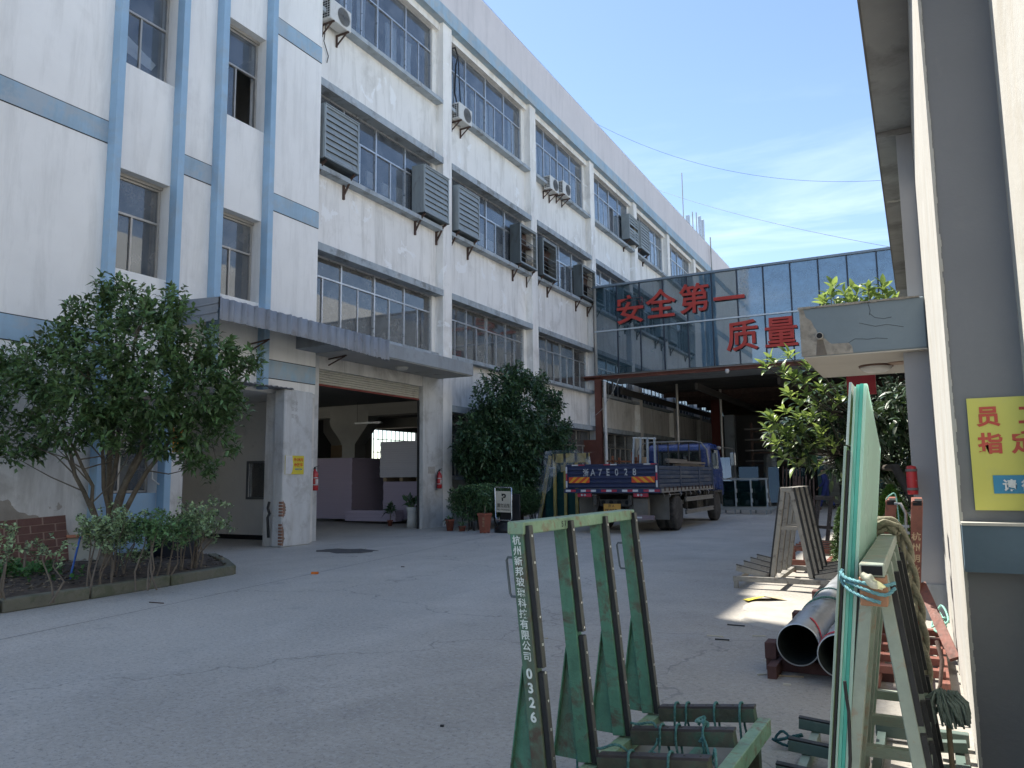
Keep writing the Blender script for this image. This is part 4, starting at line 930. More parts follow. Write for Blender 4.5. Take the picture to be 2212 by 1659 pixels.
# clipped hedge
hg = thing('clipped_hedge', 'clipped dark hedge with small leaves behind the flower pots and parking sign', 'hedge', (-10.9,20,0))
n = 7600; P = []; O = []
while len(P) < n:
    u = random.uniform(0,1); x = -11.35+1.25*random.random()+.55*(u-.5)*1.2; y = 17.9+4.6*u; z = random.uniform(.30,1.22)
    c = np.array((-10.95+.6*u*.9, y, .78)); d = np.array((x-c[0], 0, z-c[2])); e = math.hypot(d[0]/.62, d[2]/.47)
    bump_ = .10*mn.noise(Vector((x*1.7,y*1.7,z*1.7)))
    if e > 1+bump_ or e < .62 and random.random() < .75: continue
    P.append((x,y,z+.09*mn.noise(Vector((y*2.1,x,5))))); v = d+np.array((0,random.gauss(0,.3),.15)); O.append(v)
P = np.array(P); O = unit(np.array(O)); V, F = rosettes(P, O, 7, .025, .060, .036, .2)
mesh_np('foliage', V, F, hedge_l, hg)
tw = MB()
for k in range(46): y = 17.9+4.6*k/46; x = -10.95+.54*k/46+random.uniform(-.3,.3); tw.tube([(x,y,0),(x+random.uniform(-.08,.08),y,.3),(x+random.uniform(-.2,.2),y+random.uniform(-.2,.2),.7)],[.018,.014,.008],5)
tw.build('stems', bark_d, hg)

# variegated shrubs on bare stems along the kerb
random.seed(31)
def shrub(px, py, top, w, n, stems, label, mat=varieg, dep=None, grp='variegated shrubs in the planting bed'):
    p = CP+(FW*FOC+RT*(px-1106)-UP*(py-829.5))*1.0; d = p-CP; t_ = (.13-EYE)/d.z; b = CP+d*t_
    t = thing('variegated_shrub', label, 'shrub', (b.x,b.y,.1), grp); h = top
    S_ = MB(); cen = []
    for k in range(stems):
        a = np.array((b.x+random.uniform(-.12,.12), b.y+random.uniform(-.1,.1), .06)); e = np.array((b.x+random.uniform(-w,w), b.y+random.uniform(-w,w)*.8, h*random.uniform(.72,.98)))
        m1 = a*.7+e*.3+rng.normal(0,.035,3); m2 = a*.3+e*.7+rng.normal(0,.035,3); S_.tube([a,m1,m2,e],[.013,.011,.008,.004],5); cen.append(e); cen.append(m2*.4+e*.6)
    S_.build('stems', twig_m, t); cen = np.array(cen)
    idx = rng.integers(0,len(cen),n); P = cen[idx]+rng.normal(0,1,(n,3))*np.array((w*.42,w*.42,.085*h)); P[:,2] = np.clip(P[:,2], .25, None)
    V, F = rosettes(P, unit(rng.normal(0,1,(n,3))+np.array((0,0,.5))), 7, .022, .062, .036, .25); mesh_np('foliage', V, F, mat, t); return t
greenish = M('green shrub leaves', (.10,.18,.07), .5, .3, 6, island=.7, trans=.2)
shrub(430,1222,1.02,.26,170,7,'fullest variegated shrub at the right end of the planting bed')
shrub(398,1228,1.0,.24,150,5,'variegated shrub second from the right end of the bed')
shrub(355,1245,.98,.24,120,4,'leafy green shrub right of the tree trunk on pale bare stems', greenish)
shrub(318,1262,.96,.24,120,4,'green shrub just right of the tree trunk near the kerb', greenish)
shrub(262,1242,.97,.26,140,5,'variegated shrub directly in front of the tree trunk', greenish)
shrub(232,1262,1.0,.28,170,4,'wide topped variegated shrub left of the tree trunk')
shrub(200,1268,.97,.20,80,3,'thin stemmed shrub between the blue stake and the tree')
shrub(110,1290,.85,.14,22,2,'sparse variegated shrub beside the brick patterned board')
shrub(18,1295,.95,.22,36,3,'sparse variegated shrub at the far left end of the bed')
shrub(300,1232,.45,.16,26,2,'low sprig of variegated leaves under the shrubs beside the trunk')
n = 520; yy = rng.uniform(4.6,6.9,n); P = np.stack([-11.6+rng.normal(0,.5,n), yy, np.full(n,.16)+rng.uniform(0,.09,n)],1)
V, F = rosettes(P, unit(rng.normal(0,.5,(n,3))+np.array((0,0,1.))), 5, .05, .085, .07, .3); gc = mesh_np('ground_cover', V, F, M('bright weeds', (.06,.15,.045), .55, .3, 5, island=.5, trans=.25)); tag(gc, 'patch of low broad leaved green weeds in the bed by the broken boards', kind='stuff')

# loquat behind the porch: single large leaves
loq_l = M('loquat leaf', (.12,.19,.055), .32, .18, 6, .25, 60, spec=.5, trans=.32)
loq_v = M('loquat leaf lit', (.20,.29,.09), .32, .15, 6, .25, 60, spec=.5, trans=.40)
loq_d = M('shaded loquat leaf', (.028,.055,.026), .42, .2, 5, island=.5, spec=.5, trans=.12)  # leaf copies: sunlight and crown shade are put into the colours
def leaf_mesh(mat, curl=.0):
    V = []; F = []; n_ = 7
    for i in range(n_+1):
        t = i/n_; w = .175*math.sin(math.pi*min(1,t**.85*1.0))**.8*(1.15 if t > .4 else 1) if 0 < t < 1 else .004; z = -.34*t*t*curl+.04*math.sin(t*3)
        V += [(t, -w, z+w*.30), (t, 0, z), (t, w, z+w*.30)]
    for i in range(n_):
        for j in range(2): a = i*3+j; F.append((a, a+1, a+4, a+3))
    me = bpy.data.meshes.new('leaf_blade'); me.from_pydata(V, [], F); me.polygons.foreach_set('use_smooth', [True]*len(F)); me.materials.append(mat); return me
LM = {m_.name: [leaf_mesh(m_, c) for c in (.3,.8,1.3)] for m_ in (loq_l, loq_v)}
def put_leaf(parent, p, d, ln, mat, name='leaf'):
    me = random.choice(LM[mat.name]); o = bpy.data.objects.new(name, me); COL.objects.link(o); o.parent = parent; g = Vector(ORG[parent.name])
    d = Vector(d).normalized(); s = d.cross(Vector((random.gauss(0,.25),random.gauss(0,.25),1))).normalized(); nr = s.cross(d)
    mt = Matrix((d, -s, nr)).transposed(); mt = (mt*ln).to_4x4(); mt.translation = Vector(p)-g; o.matrix_local = mt; return o
def big_leaf_np(P, D, ln):
    """joined large leaves, 5 spans each"""
    n = len(P); s = np.cross(D, np.tile((0,0,1.),(n,1))+rng.normal(0,.3,(n,3))); s = unit(s); nr = np.cross(s, D); V = []; ts = np.linspace(0,1,5); ws = [.01,.14,.175,.13,.004]
    for t, w in zip(ts, ws):
        c = P+D*(ln*t)[:,None]+np.array((0,0,-.28))*(ln*t*t)[:,None]
        V += [c-s*(ln*w)[:,None]+nr*(ln*w*.3)[:,None], c, c+s*(ln*w)[:,None]+nr*(ln*w*.3)[:,None]]
    V = np.stack(V,1).reshape(-1,3); k = np.arange(n)[:,None]*15; F = []
    for i in range(4):
        for j in range(2): a = i*3+j; F.append(k+np.array([[a,a+1,a+4,a+3]]))
    return V, np.concatenate(F,1).reshape(-1,4)
lq = thing('loquat_tree', 'loquat tree with long ribbed sunlit leaves behind the right porch', 'tree', (.15,14.2,0)); D2 = 12.4
tips = [(1665,775,0),(1700,765,.2),(1740,790,.1),(1690,800,-.1),(1730,820,0),(1775,805,.2),(1775,840,.1),(1740,850,-.1),(1720,868,0),
        (1668,905,0),(1690,885,.1),(1720,900,.2),(1755,895,0),(1655,925,-.1),(1690,930,0),(1730,930,.1),(1770,930,.2),(1670,955,0),(1700,960,.1),(1745,965,.2),(1685,985,0),(1790,900,.3),(1800,960,.3),(1810,860,.4),(1715,1000,.3),(1760,1000,.4),(1705,815,.1),(1760,780,.2),(1650,790,.05),(1760,870,.2),(1700,850,.1),(1740,905,.1),(1660,900,0),(1775,950,.2),(1705,945,0)]
cnt = 0; tw = MB(); root = np.array(at(1905,1010,D2+1.6))
hub1 = np.array(at(1850,900,D2+.8)); hub2 = np.array(at(1830,985,D2+.9)); 
for hb in (hub1, hub2): tw.tube([root, (root+hb)/2+(0,0,.15), hb], [.05,.04,.03], 7)
random.seed(77)
for i, (px, py, dd) in enumerate(tips):
    e = np.array(at(px, py, D2+dd)); hb = hub1 if py < 890 else hub2; tw.tube([hb, hb*.5+e*.5+np.array((0,0,-.08)), e], [.02,.013,.007], 5)
    ax = unit((e-hb)[None])[0]; ax = ax*.6+np.array((0,0,.55)); ax /= np.linalg.norm(ax)
    for k in range(8):
        a = k*2.4+random.uniform(-.3,.3); tilt = .35+.12*k; b1 = np.cross(ax,(0,0,1)); b1 /= np.linalg.norm(b1)+1e-9; b2 = np.cross(ax,b1)
        d = ax*math.cos(tilt)+(b1*math.cos(a)+b2*math.sin(a))*math.sin(tilt)
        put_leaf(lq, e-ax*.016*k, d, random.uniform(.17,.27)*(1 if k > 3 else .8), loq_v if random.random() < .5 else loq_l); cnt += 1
tw.build('branch', bark_d, lq)
MB().tube([(.15,14.2,0),(-.05,14.1,.8),(-.35,14.0,1.5),root],[.10,.08,.07,.05],9).build('trunk', bark_d, lq)
MB().tube([(-.05,14.1,.8),(.25,14.3,1.7),(.2,14.4,2.6)],[.06,.05,.03],8).build('trunk', bark_d, lq)
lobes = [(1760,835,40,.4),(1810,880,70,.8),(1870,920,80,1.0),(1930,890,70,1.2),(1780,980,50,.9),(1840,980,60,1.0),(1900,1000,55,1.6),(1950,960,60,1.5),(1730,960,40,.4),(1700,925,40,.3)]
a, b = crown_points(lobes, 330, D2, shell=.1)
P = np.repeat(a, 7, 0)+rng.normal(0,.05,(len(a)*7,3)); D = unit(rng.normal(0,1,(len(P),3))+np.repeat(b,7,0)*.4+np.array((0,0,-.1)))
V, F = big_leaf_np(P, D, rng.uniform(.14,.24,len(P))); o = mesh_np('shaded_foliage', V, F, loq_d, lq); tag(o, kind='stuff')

# plant on the porch roof
pp = thing('porch_plant', 'bright green leafy seedlings growing on top of the porch slab', 'plant', (-.45,9.1,3.14))
D3 = 9.3
for i, (px, py) in enumerate([(1795,630),(1780,650),(1825,625),(1850,645),(1875,615),(1895,640),(1915,630),(1925,650),(1810,655),(1840,660),(1865,655),(1890,660),(1780,640),(1800,612),(1850,620),(1905,612),(1935,640),(1880,635),(1835,645)]):
    e = np.array(at(px, py+6, D3-.1+.08*(i%3))); b_ = np.array((e[0]+random.uniform(-.05,.05), e[1], 3.13)); MB().tube([b_, e], [.008,.005], 5).build('stem', twig_m, pp)
    for k in range(10):
        a = k*2.4+i; tilt = .3+.14*k; ax = np.array((random.uniform(-.1,.1),0,1.)); d = ax*math.cos(tilt)+np.array((math.cos(a),math.sin(a),0))*math.sin(tilt)
        put_leaf(pp, e-np.array((0,0,.01*k)), d, random.uniform(.10,.19), loq_v if random.random() < .6 else loq_l)
# conifer shrubs
con = M('arborvitae green', (.05,.10,.03), .6, .3, 5, island=.5, trans=.1); con2 = M('bright box green', (.12,.24,.045), .55, .25, 5, island=.4, trans=.35)
def conifer(x, y, h, w, label, mat, n=900):
    t = thing('small_conifer', label, 'shrub', (x,y,0)); P = []; O = []
    for k in range(n):
        u = random.random()**.8; r = w*(1-u)**.6*(.55+.45*random.random()); a = random.uniform(0,6.28); P.append((x+r*math.cos(a), y+r*math.sin(a), .08+u*(h-.1))); O.append((math.cos(a)*.5,math.sin(a)*.5,.9))
    V, F = rosettes(np.array(P), unit(np.array(O)), 5, .018, .06, .016, .1); mesh_np('foliage', V, F, mat, t); MB().tube([(x,y,0),(x,y,h*.8)],[.02,.008],6).build('trunk', bark_d, t)
conifer(-1.0, 11.6, .95, .20, 'narrow dark conifer shrub right behind the glass sheets', con)
conifer(-.75, 11.2, .62, .16, 'short rounded conifer shrub beside the taller dark one', con, 500)
conifer(-.45, 14.0, 1.22, .42, 'bright green box shrub under the loquat tree', con2, 1800)
conifer(.15, 15.2, 1.30, .40, 'second bright box shrub beside the loquat trunk', con2, 1200)
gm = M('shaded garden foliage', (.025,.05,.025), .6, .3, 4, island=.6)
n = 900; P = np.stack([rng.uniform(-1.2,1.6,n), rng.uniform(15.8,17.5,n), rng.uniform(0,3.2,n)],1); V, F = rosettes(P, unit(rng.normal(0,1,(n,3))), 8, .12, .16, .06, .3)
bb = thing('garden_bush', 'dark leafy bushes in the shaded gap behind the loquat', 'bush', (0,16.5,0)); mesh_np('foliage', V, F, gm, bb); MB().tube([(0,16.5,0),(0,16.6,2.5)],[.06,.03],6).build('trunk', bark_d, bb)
# ------------------------------------------------------------------ the blue truck
tk = thing('flatbed_truck', 'dusty blue flatbed truck with dropside body, parked facing away by the glazed bridge', 'truck', (-6.85,19.7,0))
navy = M('navy truck paint', (.022,.032,.085), .5, .12, 2, .05, 20, dirt=((.06,.06,.075), .5, 3, .55))
sideb = M('scuffed blue side panel', (.032,.05,.09), .6, .2, 2, .1, 20, dirt=((.13,.13,.135), .55, 2.4, .5), aniso=(1,.4,2))
cabb = M('cab blue paint', (.012,.032,.14), .3, .08, 2, spec=.6, dirt=((.10,.12,.18), .35, 3, .6))
chas = M('dusty chassis', (.055,.052,.048), .85, .3, 5, .3, 30, dirt=((.13,.12,.105), .6, 4, .5))
dust_al = M('dusty rail', (.20,.195,.185), .7, .2, 5)
tyre = M('worn tyre rubber', (.04,.038,.036), .85, .25, 6, .3, 50, dirt=((.12,.11,.10), .5, 5, .5))
rimm = M('dusty wheel rim', (.36,.34,.30), .7, .15, 6)
wht = M('reflective white', (.55,.56,.58), .5); redr = M('reflective red', (.38,.03,.06), .5); orng = M('hazard orange red', (.55,.06,.02), .5); yelr = M('hazard yellow', (.68,.30,.02), .5)
X0, X1, T = -8.06, -5.63, 18.2; ZB, ZT = 1.12, 1.69
tg_ = MB().box(X0+.02, X1-.02, T+.005, T+.045, ZB, ZT)
tail = tg_.build('tailgate', navy, tk, bevel=.006)
for k, z in enumerate(np.linspace(ZB+.03, ZT-.11, 5)):
    q = MB(); q.prism([(0,T-.022,z),(0,T-.022,z+.052),(0,T+.0055,z+.075),(0,T+.0055,z-.02)], (X0+.07,0,0),(X1-.07,0,0)); q.build('rib', navy, tail)
fr = MB().box(X0,X0+.05,T-.025,T+.05,ZB-.02,ZT+.02).box(X1-.05,X1,T-.025,T+.05,ZB-.02,ZT+.02).box(X0+.05,X1-.05,T-.012,T+.045,ZT-.005,ZT+.03).box(X0-.05,X1+.05,T-.03,T+.1,1.0,1.105); fr.build('tail_frame', navy, tk)
def strip(y, z0, z1, segs, x0_, x1_, parent=tk):
    n_ = len(segs); w = (x1_-x0_)/n_
    for i, c in enumerate(segs):
        if c == '_': continue
        piece('reflector_strip', {'w':wht,'r':redr}[c], parent, x0_+i*w, x0_+(i+1)*w, y-.004, y, z0, z1)
strip(T-.031, 1.03, 1.085, 'wr_wrw_rwr_wrw_rwr', X0, X1+.05)
strip(T-.013, ZT-.0, ZT+.028, '_wr___rw____wr__'[:14], X0, X1)
for xx in (X0, X1-.05):
    for i, c in enumerate('wrww'[:3]): piece('reflector_strip', {'w':wht,'r':redr}[c], tk, xx+.004, xx+.046, T-.030, T-.026, ZB+.02+i*.18, ZB+.185+i*.18)
for (xa, xb, sgn) in ((X0+.09, X0+.66, 1), (X1-.66, X1-.07, -1)):
    y = T-.030; za, zb = 1.255, 1.40; q = MB().box(xa, xb, y-.002, y, za, zb); pl = q.build('hazard_board', orng, tk)
    for k in range(3):
        c = xa+(xb-xa)*(.18+k*.34); s = (zb-za)*.62*sgn; w = .052
        pts = [(c-w-s,y-.0035,za),(c+w-s,y-.0035,za),(c+w+s,y-.0035,zb),(c-w+s,y-.0035,zb)]; pts = [(max(xa,min(xb,p[0])),p[1],p[2]) for p in pts]
        q = MB(); q.prism(pts, (0,0,0),(0,.0013,0)); q.build('stripe', yelr, pl)
stencil = M('faded white stencil', (.42,.44,.46), .8, .3, 20, dirt=((.03,.04,.09), .9, 22, .5))
for ch, x in zip('浙A7E028', (-7.58,-7.37,-7.16,-6.95,-6.72,-6.48,-6.26)):
    text('lettering', ch, .235 if ch != '浙' else .20, (x, T-.031, 1.435), (1,0,0), (0,0,1), stencil, tail, ext=.001, bold=.022, sx=.8)
# side panel near the camera's right, three boards with stakes
for sx, nm in ((X1-.03, 1), (X0+.0, -1)):
    for (a, b) in ((18.27,20.10),(20.16,22.05),(22.11,23.65)):
        z = ZB
        for k in range(5):
            h = (ZT-.02-ZB)/5; q = MB(); q.prism([(sx,0,z+.004),(sx+.03,0,z+.004),(sx+.042*nm if nm>0 else sx,0,z+h*.2),(sx+.042*nm if nm>0 else sx,0,z+h*.75),(sx+.03,0,z+h-.012),(sx,0,z+h-.012)],(0,a,0),(0,b,0)); q.build('side_board', sideb, tk); z += h
    for yy in (20.13, 22.08): MB().box(sx-.01, sx+.062, yy-.045, yy+.045, .92, ZT-.02).build('stake', sideb, tk, bevel=.008)
piece('stake', sideb, tk, X1-.04, X1+.03, 23.66, 23.76, .95, ZT+.1)
piece('bed_edge', dust_al, tk, X1-.06, X1+.03, 18.3, 23.8, 1.0, 1.10); piece('bed_edge', chas, tk, X0-.03, X0+.06, 18.3, 23.8, 1.0, 1.10)
for k in range(14): piece('latch', rust, tk, X1+.03, X1+.05, 18.6+k*.37, 18.66+k*.37, 1.04, 1.14)
piece('bed_floor', chas, tk, X0+.03, X1-.03, 18.25, 23.75, 1.04, 1.10)
for yy in (18.9,19.9,20.9,21.9,22.9): piece('cross_member', chas, tk, X0+.1, X1-.1, yy, yy+.08, .94, 1.04)
for xx in (-7.35,-6.42): piece('chassis_rail', chas, tk, xx, xx+.09, 18.25, 25.6, .70, .94)
# rear: lights, cross beam with dark discs for its holes, plate, bumper, flaps
for (a, b) in ((-7.76,-7.38),(-6.27,-5.90)):
    l_ = MB().box(a, b, T+.0, T+.07, .90, 1.0).build('tail_light', redr, tk, bevel=.01)
    for k in range(2): MB().lathe([(.028,0),(.03,-.008),(0,-.012)], (a+.13+k*.08, T-.0, .95), 12, axis='y').build('lamp_bulb', wht, l_)
beam = MB().box(-7.25,-6.42,T+.25,T+.3,.66,.84).build('rear_cross_beam', chas, tk, bevel=.01)
for k in range(4): MB().lathe([(.055,0),(.055,-.004)], (-7.15+k*.21, T+.249, .76), 16, axis='y').build('hole_shade', dark_m, beam)
pt = M('number plate yellow', (.50,.27,.055), .5, .1, 9); 
plate = MB().box(-7.045,-6.60,T-.012,T-.002,.49,.735).build('number_plate', pt, tk); inkm = M('plate black', (.02,.02,.02), .6)
text('plate_lettering', '浙 A', .085, (-6.93,T-.014,.655), (1,0,0),(0,0,1), inkm, plate, ext=.001); text('plate_lettering', '7E028', .135, (-7.03,T-.014,.515), (1,0,0),(0,0,1), inkm, plate, ext=.001, sx=1.0, bold=.01)
for xx in (-7.28,-6.35): MB().bar((xx,T+.28,.9),(xx-.05,T+.0,.40),.10,.03).build('bumper_arm', chas, tk)
bp = M('faded pink bumper', (.20,.15,.165), .7, .2, 4); MB().box(-7.98,-5.75,T-.03,T+.04,.36,.46).build('bumper', bp, tk)
for a in (-7.7,-6.3): piece('reflector_strip', wht, tk, a, a+.25, T-.034, T-.0305, .39, .43)
flap = M('dusty mud flap', (.15,.14,.125), .9, .15, 2)
for a, b in ((-6.12,-5.62),(-8.05,-7.55)): piece('mud_flap', flap, tk, a, b, 19.02, 19.04, .32, .93)
piece('mud_guard', flap, tk, -6.15, -5.62, 19.04, 20.3, .93, .95); piece('spare_box', flap, tk, -6.35, -5.95, 18.35, 18.5, .42, .86); MB().box(-7.1,-6.6,18.7,19.5,.4,.68).build('axle_housing', chas, tk, bevel=.06)
def wheel(x, y, r=.45, w=.24, side=1, name='wheel'):
    prof = [(r*.60,-w/2),(r*.93,-w/2),(r,-w/2+.035),(r,w/2-.035),(r*.93,w/2),(r*.60,w/2)]
    t_ = MB().lathe(prof, (x,y,r), 36, axis='x').build(name, tyre, tk)
    s = side*w/2; MB().lathe([(r*.62,s*.98),(r*.60,s*.75),(r*.36,s*.45),(r*.30,s*.75),(r*.14,s*.8),(0,s*.82)], (x,y,r), 28, axis='x').build('rim', rimm, t_)
    for k in range(8): a = k*.785; MB().lathe([(.014,0),(.014,s*.2)], (x+s*.50, y+r*.33*math.cos(a), r+r*.33*math.sin(a)), 6, axis='x').build('wheel_nut', chas, t_)
for x, sd_ in ((-5.76,1),(-6.02,-1),(-7.93,-1),(-7.67,1)): wheel(x, 19.95, side=sd_)
for x, sd_ in ((-5.86,1),(-7.85,-1)): wheel(x, 24.75, side=sd_)
piece('axle', chas, tk, -7.7, -6.0, 19.9, 20.0, .38, .50); piece('axle', chas, tk, -7.7, -6.0, 24.7, 24.8, .38, .50)
for z in (.78, .44):
    MB().box(X1-.05, X1-.01, 20.7, 23.75, z-.06, z+.06).box(X1-.012,X1+.01,20.7,23.75,z-.055,z-.03).box(X1-.012,X1+.01,20.7,23.75,z+.03,z+.055).build('side_guard', dust_al, tk)
for yy in (20.9,22.0,23.1): piece('guard_hanger', chas, tk, X1-.09, X1-.05, yy, yy+.06, .40, 1.0)
for k in range(10): 
    yy = 18.5+k*.5; MB().tube([(X1+.02,yy,1.0),(X1+.05,yy+.04,.93),(X1+.02,yy+.07,.88)], .008, 4).build('tie_string', wht if k % 2 else dust_al, tk)
MB().lathe([(.22,-.35),(.22,.35)], (-6.3,21.5,.62), 16, axis='y').build('fuel_tank', chas, tk); piece('battery_box', chas, tk, -6.2,-5.8,22.5,23.2,.45,.85)
# cab
cw0, cw1, c0, c1 = -7.75, -5.75, 23.95, 25.75
prof = [(c0,.95),(c0,2.22),(c0+.08,2.36),(c0+.35,2.42),(c0+1.1,2.40),(c0+1.35,2.30),(c1,1.62),(c1+.04,.75),(c1-.4,.70),(c0+1.22,.95)]
q = MB(); q.prism([(0,y,z) for y,z in prof], (cw0,0,0),(cw1,0,0)); q.build('cab', cabb, tk, bevel=.06)
wg = glass_mat('cab glass', (.25,.30,.30), .08, .2, (.05,.06,.06))
for (a, b) in ((-7.35,-6.75),(-6.70,-6.05)): piece('rear_window', wg, tk, a, b, c0-.006, c0-.002, 1.75, 2.14)
piece('rear_window_frame', black_rub, tk, -7.40, -6.0, c0-.003, c0+.001, 1.70, 2.19)
MB().prism([(0,c0+.25,1.62),(0,c0+1.2,1.62),(0,c0+1.12,2.22),(0,c0+.25,2.25)], (cw1+.001,0,0),(cw1+.006,0,0)).build('side_window', wg, tk)
piece('door_handle', black_rub, tk, cw1, cw1+.02, c0+.25, c0+.4, 1.42, 1.46)
MB().prism([(0,24.2,.5),(0,24.22,.95),(0,25.3,.95),(0,25.32,.5),(0,25.24,.5),(0,25.18,.88),(0,24.32,.88),(0,24.28,.5)], (-6.05,0,0),(-5.70,0,0)).build('wheel_arch', chas, tk)
MB().tube([(-5.8,25.4,2.32),(-5.5,25.7,2.30),(-5.38,25.8,2.25),(-5.38,25.8,1.35),(-5.6,25.6,1.3)], .018, 8).build('mirror_arm', chas, tk)
MB().box(-5.52,-5.34,25.80,25.86,1.72,2.15).build('mirror', M('mirror back', (.30,.32,.33), .3, metal=.5), tk, bevel=.02)
MB().lathe([(.0,0),(.05,0),(.06,.2),(0,.25)], (-5.62,24.6,2.28), 10, axis='y').build('rolled_tarp', dust_al, tk)
# headboard rail behind the cab
rp = 23.72
g_ = MB(); g_.tube([(X0+.08,rp,1.1),(X0+.08,rp,2.2),(X0+.2,rp,2.42),(X0+.45,rp,2.47),(X1-.6,rp,2.47),(X1-.3,rp,2.42),(X1-.14,rp,2.2),(X1-.02,rp,1.1)], .026, 8); g_.build('guard_hoop', dust_al, tk)
for k in range(6): xx = X0+.42+k*.33; MB().tube([(xx,rp,1.1),(xx,rp,2.46)], .02, 6).build('guard_bar', chas, tk)
for k in range(3): piece('headboard_slat', sideb, tk, X0+.1, X1-.1, rp+.03, rp+.06, 1.15+k*.2, 1.31+k*.2)
# cargo on the bed
tmb = M('grey weathered timber', (.15,.135,.12), .9, .25, 5, .5, 40, aniso=(1,.2,1))
tb = thing('timber_bundle', 'weathered timber battens lying along the truck bed side', 'timber', (-5.9,22,1.7))
for (a,b,z,x) in ((19.6,23.4,1.78,-5.78),(20.4,23.6,1.70,-5.85),(20.0,22.0,1.84,-5.95),(21.5,23.5,1.74,-6.0)): MB().bar((x,a,z),(x,b,z),.07,.06).build('batten', tmb, tb)
for yy in (20.6,21.9,22.9): piece('spacer', tmb, tb, -6.0, -5.75, yy, yy+.1, 1.60, 1.68)
cr_ = thing('grey_steel_rack', 'grey open steel rack with four posts leaning on the truck bed', 'rack', (-6.6,20,1.1))
for k in range(4): x = -6.88+k*.19; MB().bar((x+.13+.03*k,19.5,1.10),(x,20.2,2.44),.05,.06).build('post', steelp, cr_)
MB().bar((-6.92,20.2,2.46),(-6.26,20.2,2.42),.04,.05,(0,0,1)).build('top_rail', alu2, cr_)
ctn = M('brown cardboard', (.30,.21,.13), .9, .12, 4)
for (x,y,z,w,lb) in ((-6.95,21.0,1.75,.22,'open brown cardboard box on the truck bed'),(-7.4,20.6,1.1,.3,'cardboard box low on the truck bed')):
    o = MB().box(x-w/2,x+w/2,y,y+w,z,z+w*.9).build('cardboard_box', ctn, None, bevel=.006, origin=(x,y,z)); tag(o, lb, 'box')
rr = thing('steel_rack', 'rust orange steel frame standing in the truck bed', 'rack', (-8.6,21,1.1)); ru2 = M('orange rust steel', (.22,.085,.045), .85, .3, 5, .4, 40)
for (x,h) in ((-7.85,2.0),(-7.65,1.95),(-7.25,2.1),(-7.15,1.95),(-7.05,2.02)): MB().bar((x,21,1.1),(x+.03,21,h),.06,.05).build('post', ru2, rr)
MB().bar((-8.0,21,1.85),(-7.0,21,1.82),.05,.05,(0,0,1)).build('rail', ru2, rr)

# ------------------------------------------------------------------ yellow timber crates under film
yw = M('yellow timber', (.36,.28,.085), .8, .2, 5, .3, 30, dirt=((.16,.13,.07), .6, 3, .5))
cg = thing('yellow_timber_crate', 'yellow timber A shaped glass crate draped in clear plastic film left of the truck', 'crate', (-9.5,21,0))
def ybar(p, q, w=.09, n='batten'): MB().bar(p, q, w, .06).build(n, yw, cg)
y0_ = 20.9
for x in (-9.62,-9.28,-8.92,-8.55): ybar((x,y0_,0),(x,y0_,2.1),.085,'upright')
for x in (-9.42,-9.05,-8.7): ybar((x-.15,y0_+.55,0),(x,y0_+.1,1.75),.07,'brace')
ybar((-10.15,y0_-.05,0),(-9.78,y0_+.05,2.05),.10,'upright')
for z in (2.05,1.55,.75): ybar((-9.9 if z < 2 else -9.65,y0_-.05,z),(-8.5,y0_-.05,z),.09,'rail')
MB().box(-9.62,-8.52,y0_-.03,y0_+.03,1.83,2.1).build('top_board', yw, cg)
for k in range(3): piece('glass_sheet', teald, cg, -10.0+k*.02, -8.6, y0_+.12+k*.04, y0_+.135+k*.04, .15, 1.75)
film = bpy.data.materials.new('clear wrinkled film'); film.use_nodes = True; nt = film.node_tree; b = nt.nodes['Principled BSDF']; b.inputs['Base Color'].default_value = (.62,.68,.74,1); b.inputs['Roughness'].default_value = .18
tr_ = nt.nodes.new('ShaderNodeBsdfTransparent'); ms_ = nt.nodes.new('ShaderNodeMixShader'); nzz = nt.nodes.new('ShaderNodeTexNoise'); nzz.inputs['Scale'].default_value = 1.6; nzz.inputs['Detail'].default_value = 6; nzz.inputs['Distortion'].default_value = 1.8
mrr = nt.nodes.new('ShaderNodeMapRange'); mrr.inputs[1].default_value = .42; mrr.inputs[2].default_value = .70; mrr.inputs[3].default_value = .05; mrr.inputs[4].default_value = .42
nt.links.new(nzz.outputs['Fac'], mrr.inputs[0]); nt.links.new(mrr.outputs[0], ms_.inputs[0]); nt.links.new(tr_.outputs[0], ms_.inputs[1]); nt.links.new(b.outputs[0], ms_.inputs[2]); nt.links.new(ms_.outputs[0], nt.nodes['Material Output'].inputs[0])
def film_sheet(path, cols_, wob=.05):
    """rows: list of (left point, right point) top to bottom"""
    V = []; F = []; nr = len(path)
    for i, (a, b) in enumerate(path):
        for j in range(cols_+1):
            t = j/cols_; p = Vector(a)*(1-t)+Vector(b)*t; nv = mn.noise_vector(Vector((p.x*4,p.z*3,p.y*4))); V.append(tuple(p+nv*wob))
    for i in range(nr-1):
        for j in range(cols_): k = i*(cols_+1)+j; F.append((k,k+1,k+cols_+2,k+cols_+1))
    return V, F
def lerp_path(rows, n):
    out = []
    for i in range(len(rows)-1):
        for k in range(n): t = k/n; out.append((Vector(rows[i][0]).lerp(Vector(rows[i+1][0]),t), Vector(rows[i][1]).lerp(Vector(rows[i+1][1]),t)))
    out.append((Vector(rows[-1][0]), Vector(rows[-1][1]))); return out
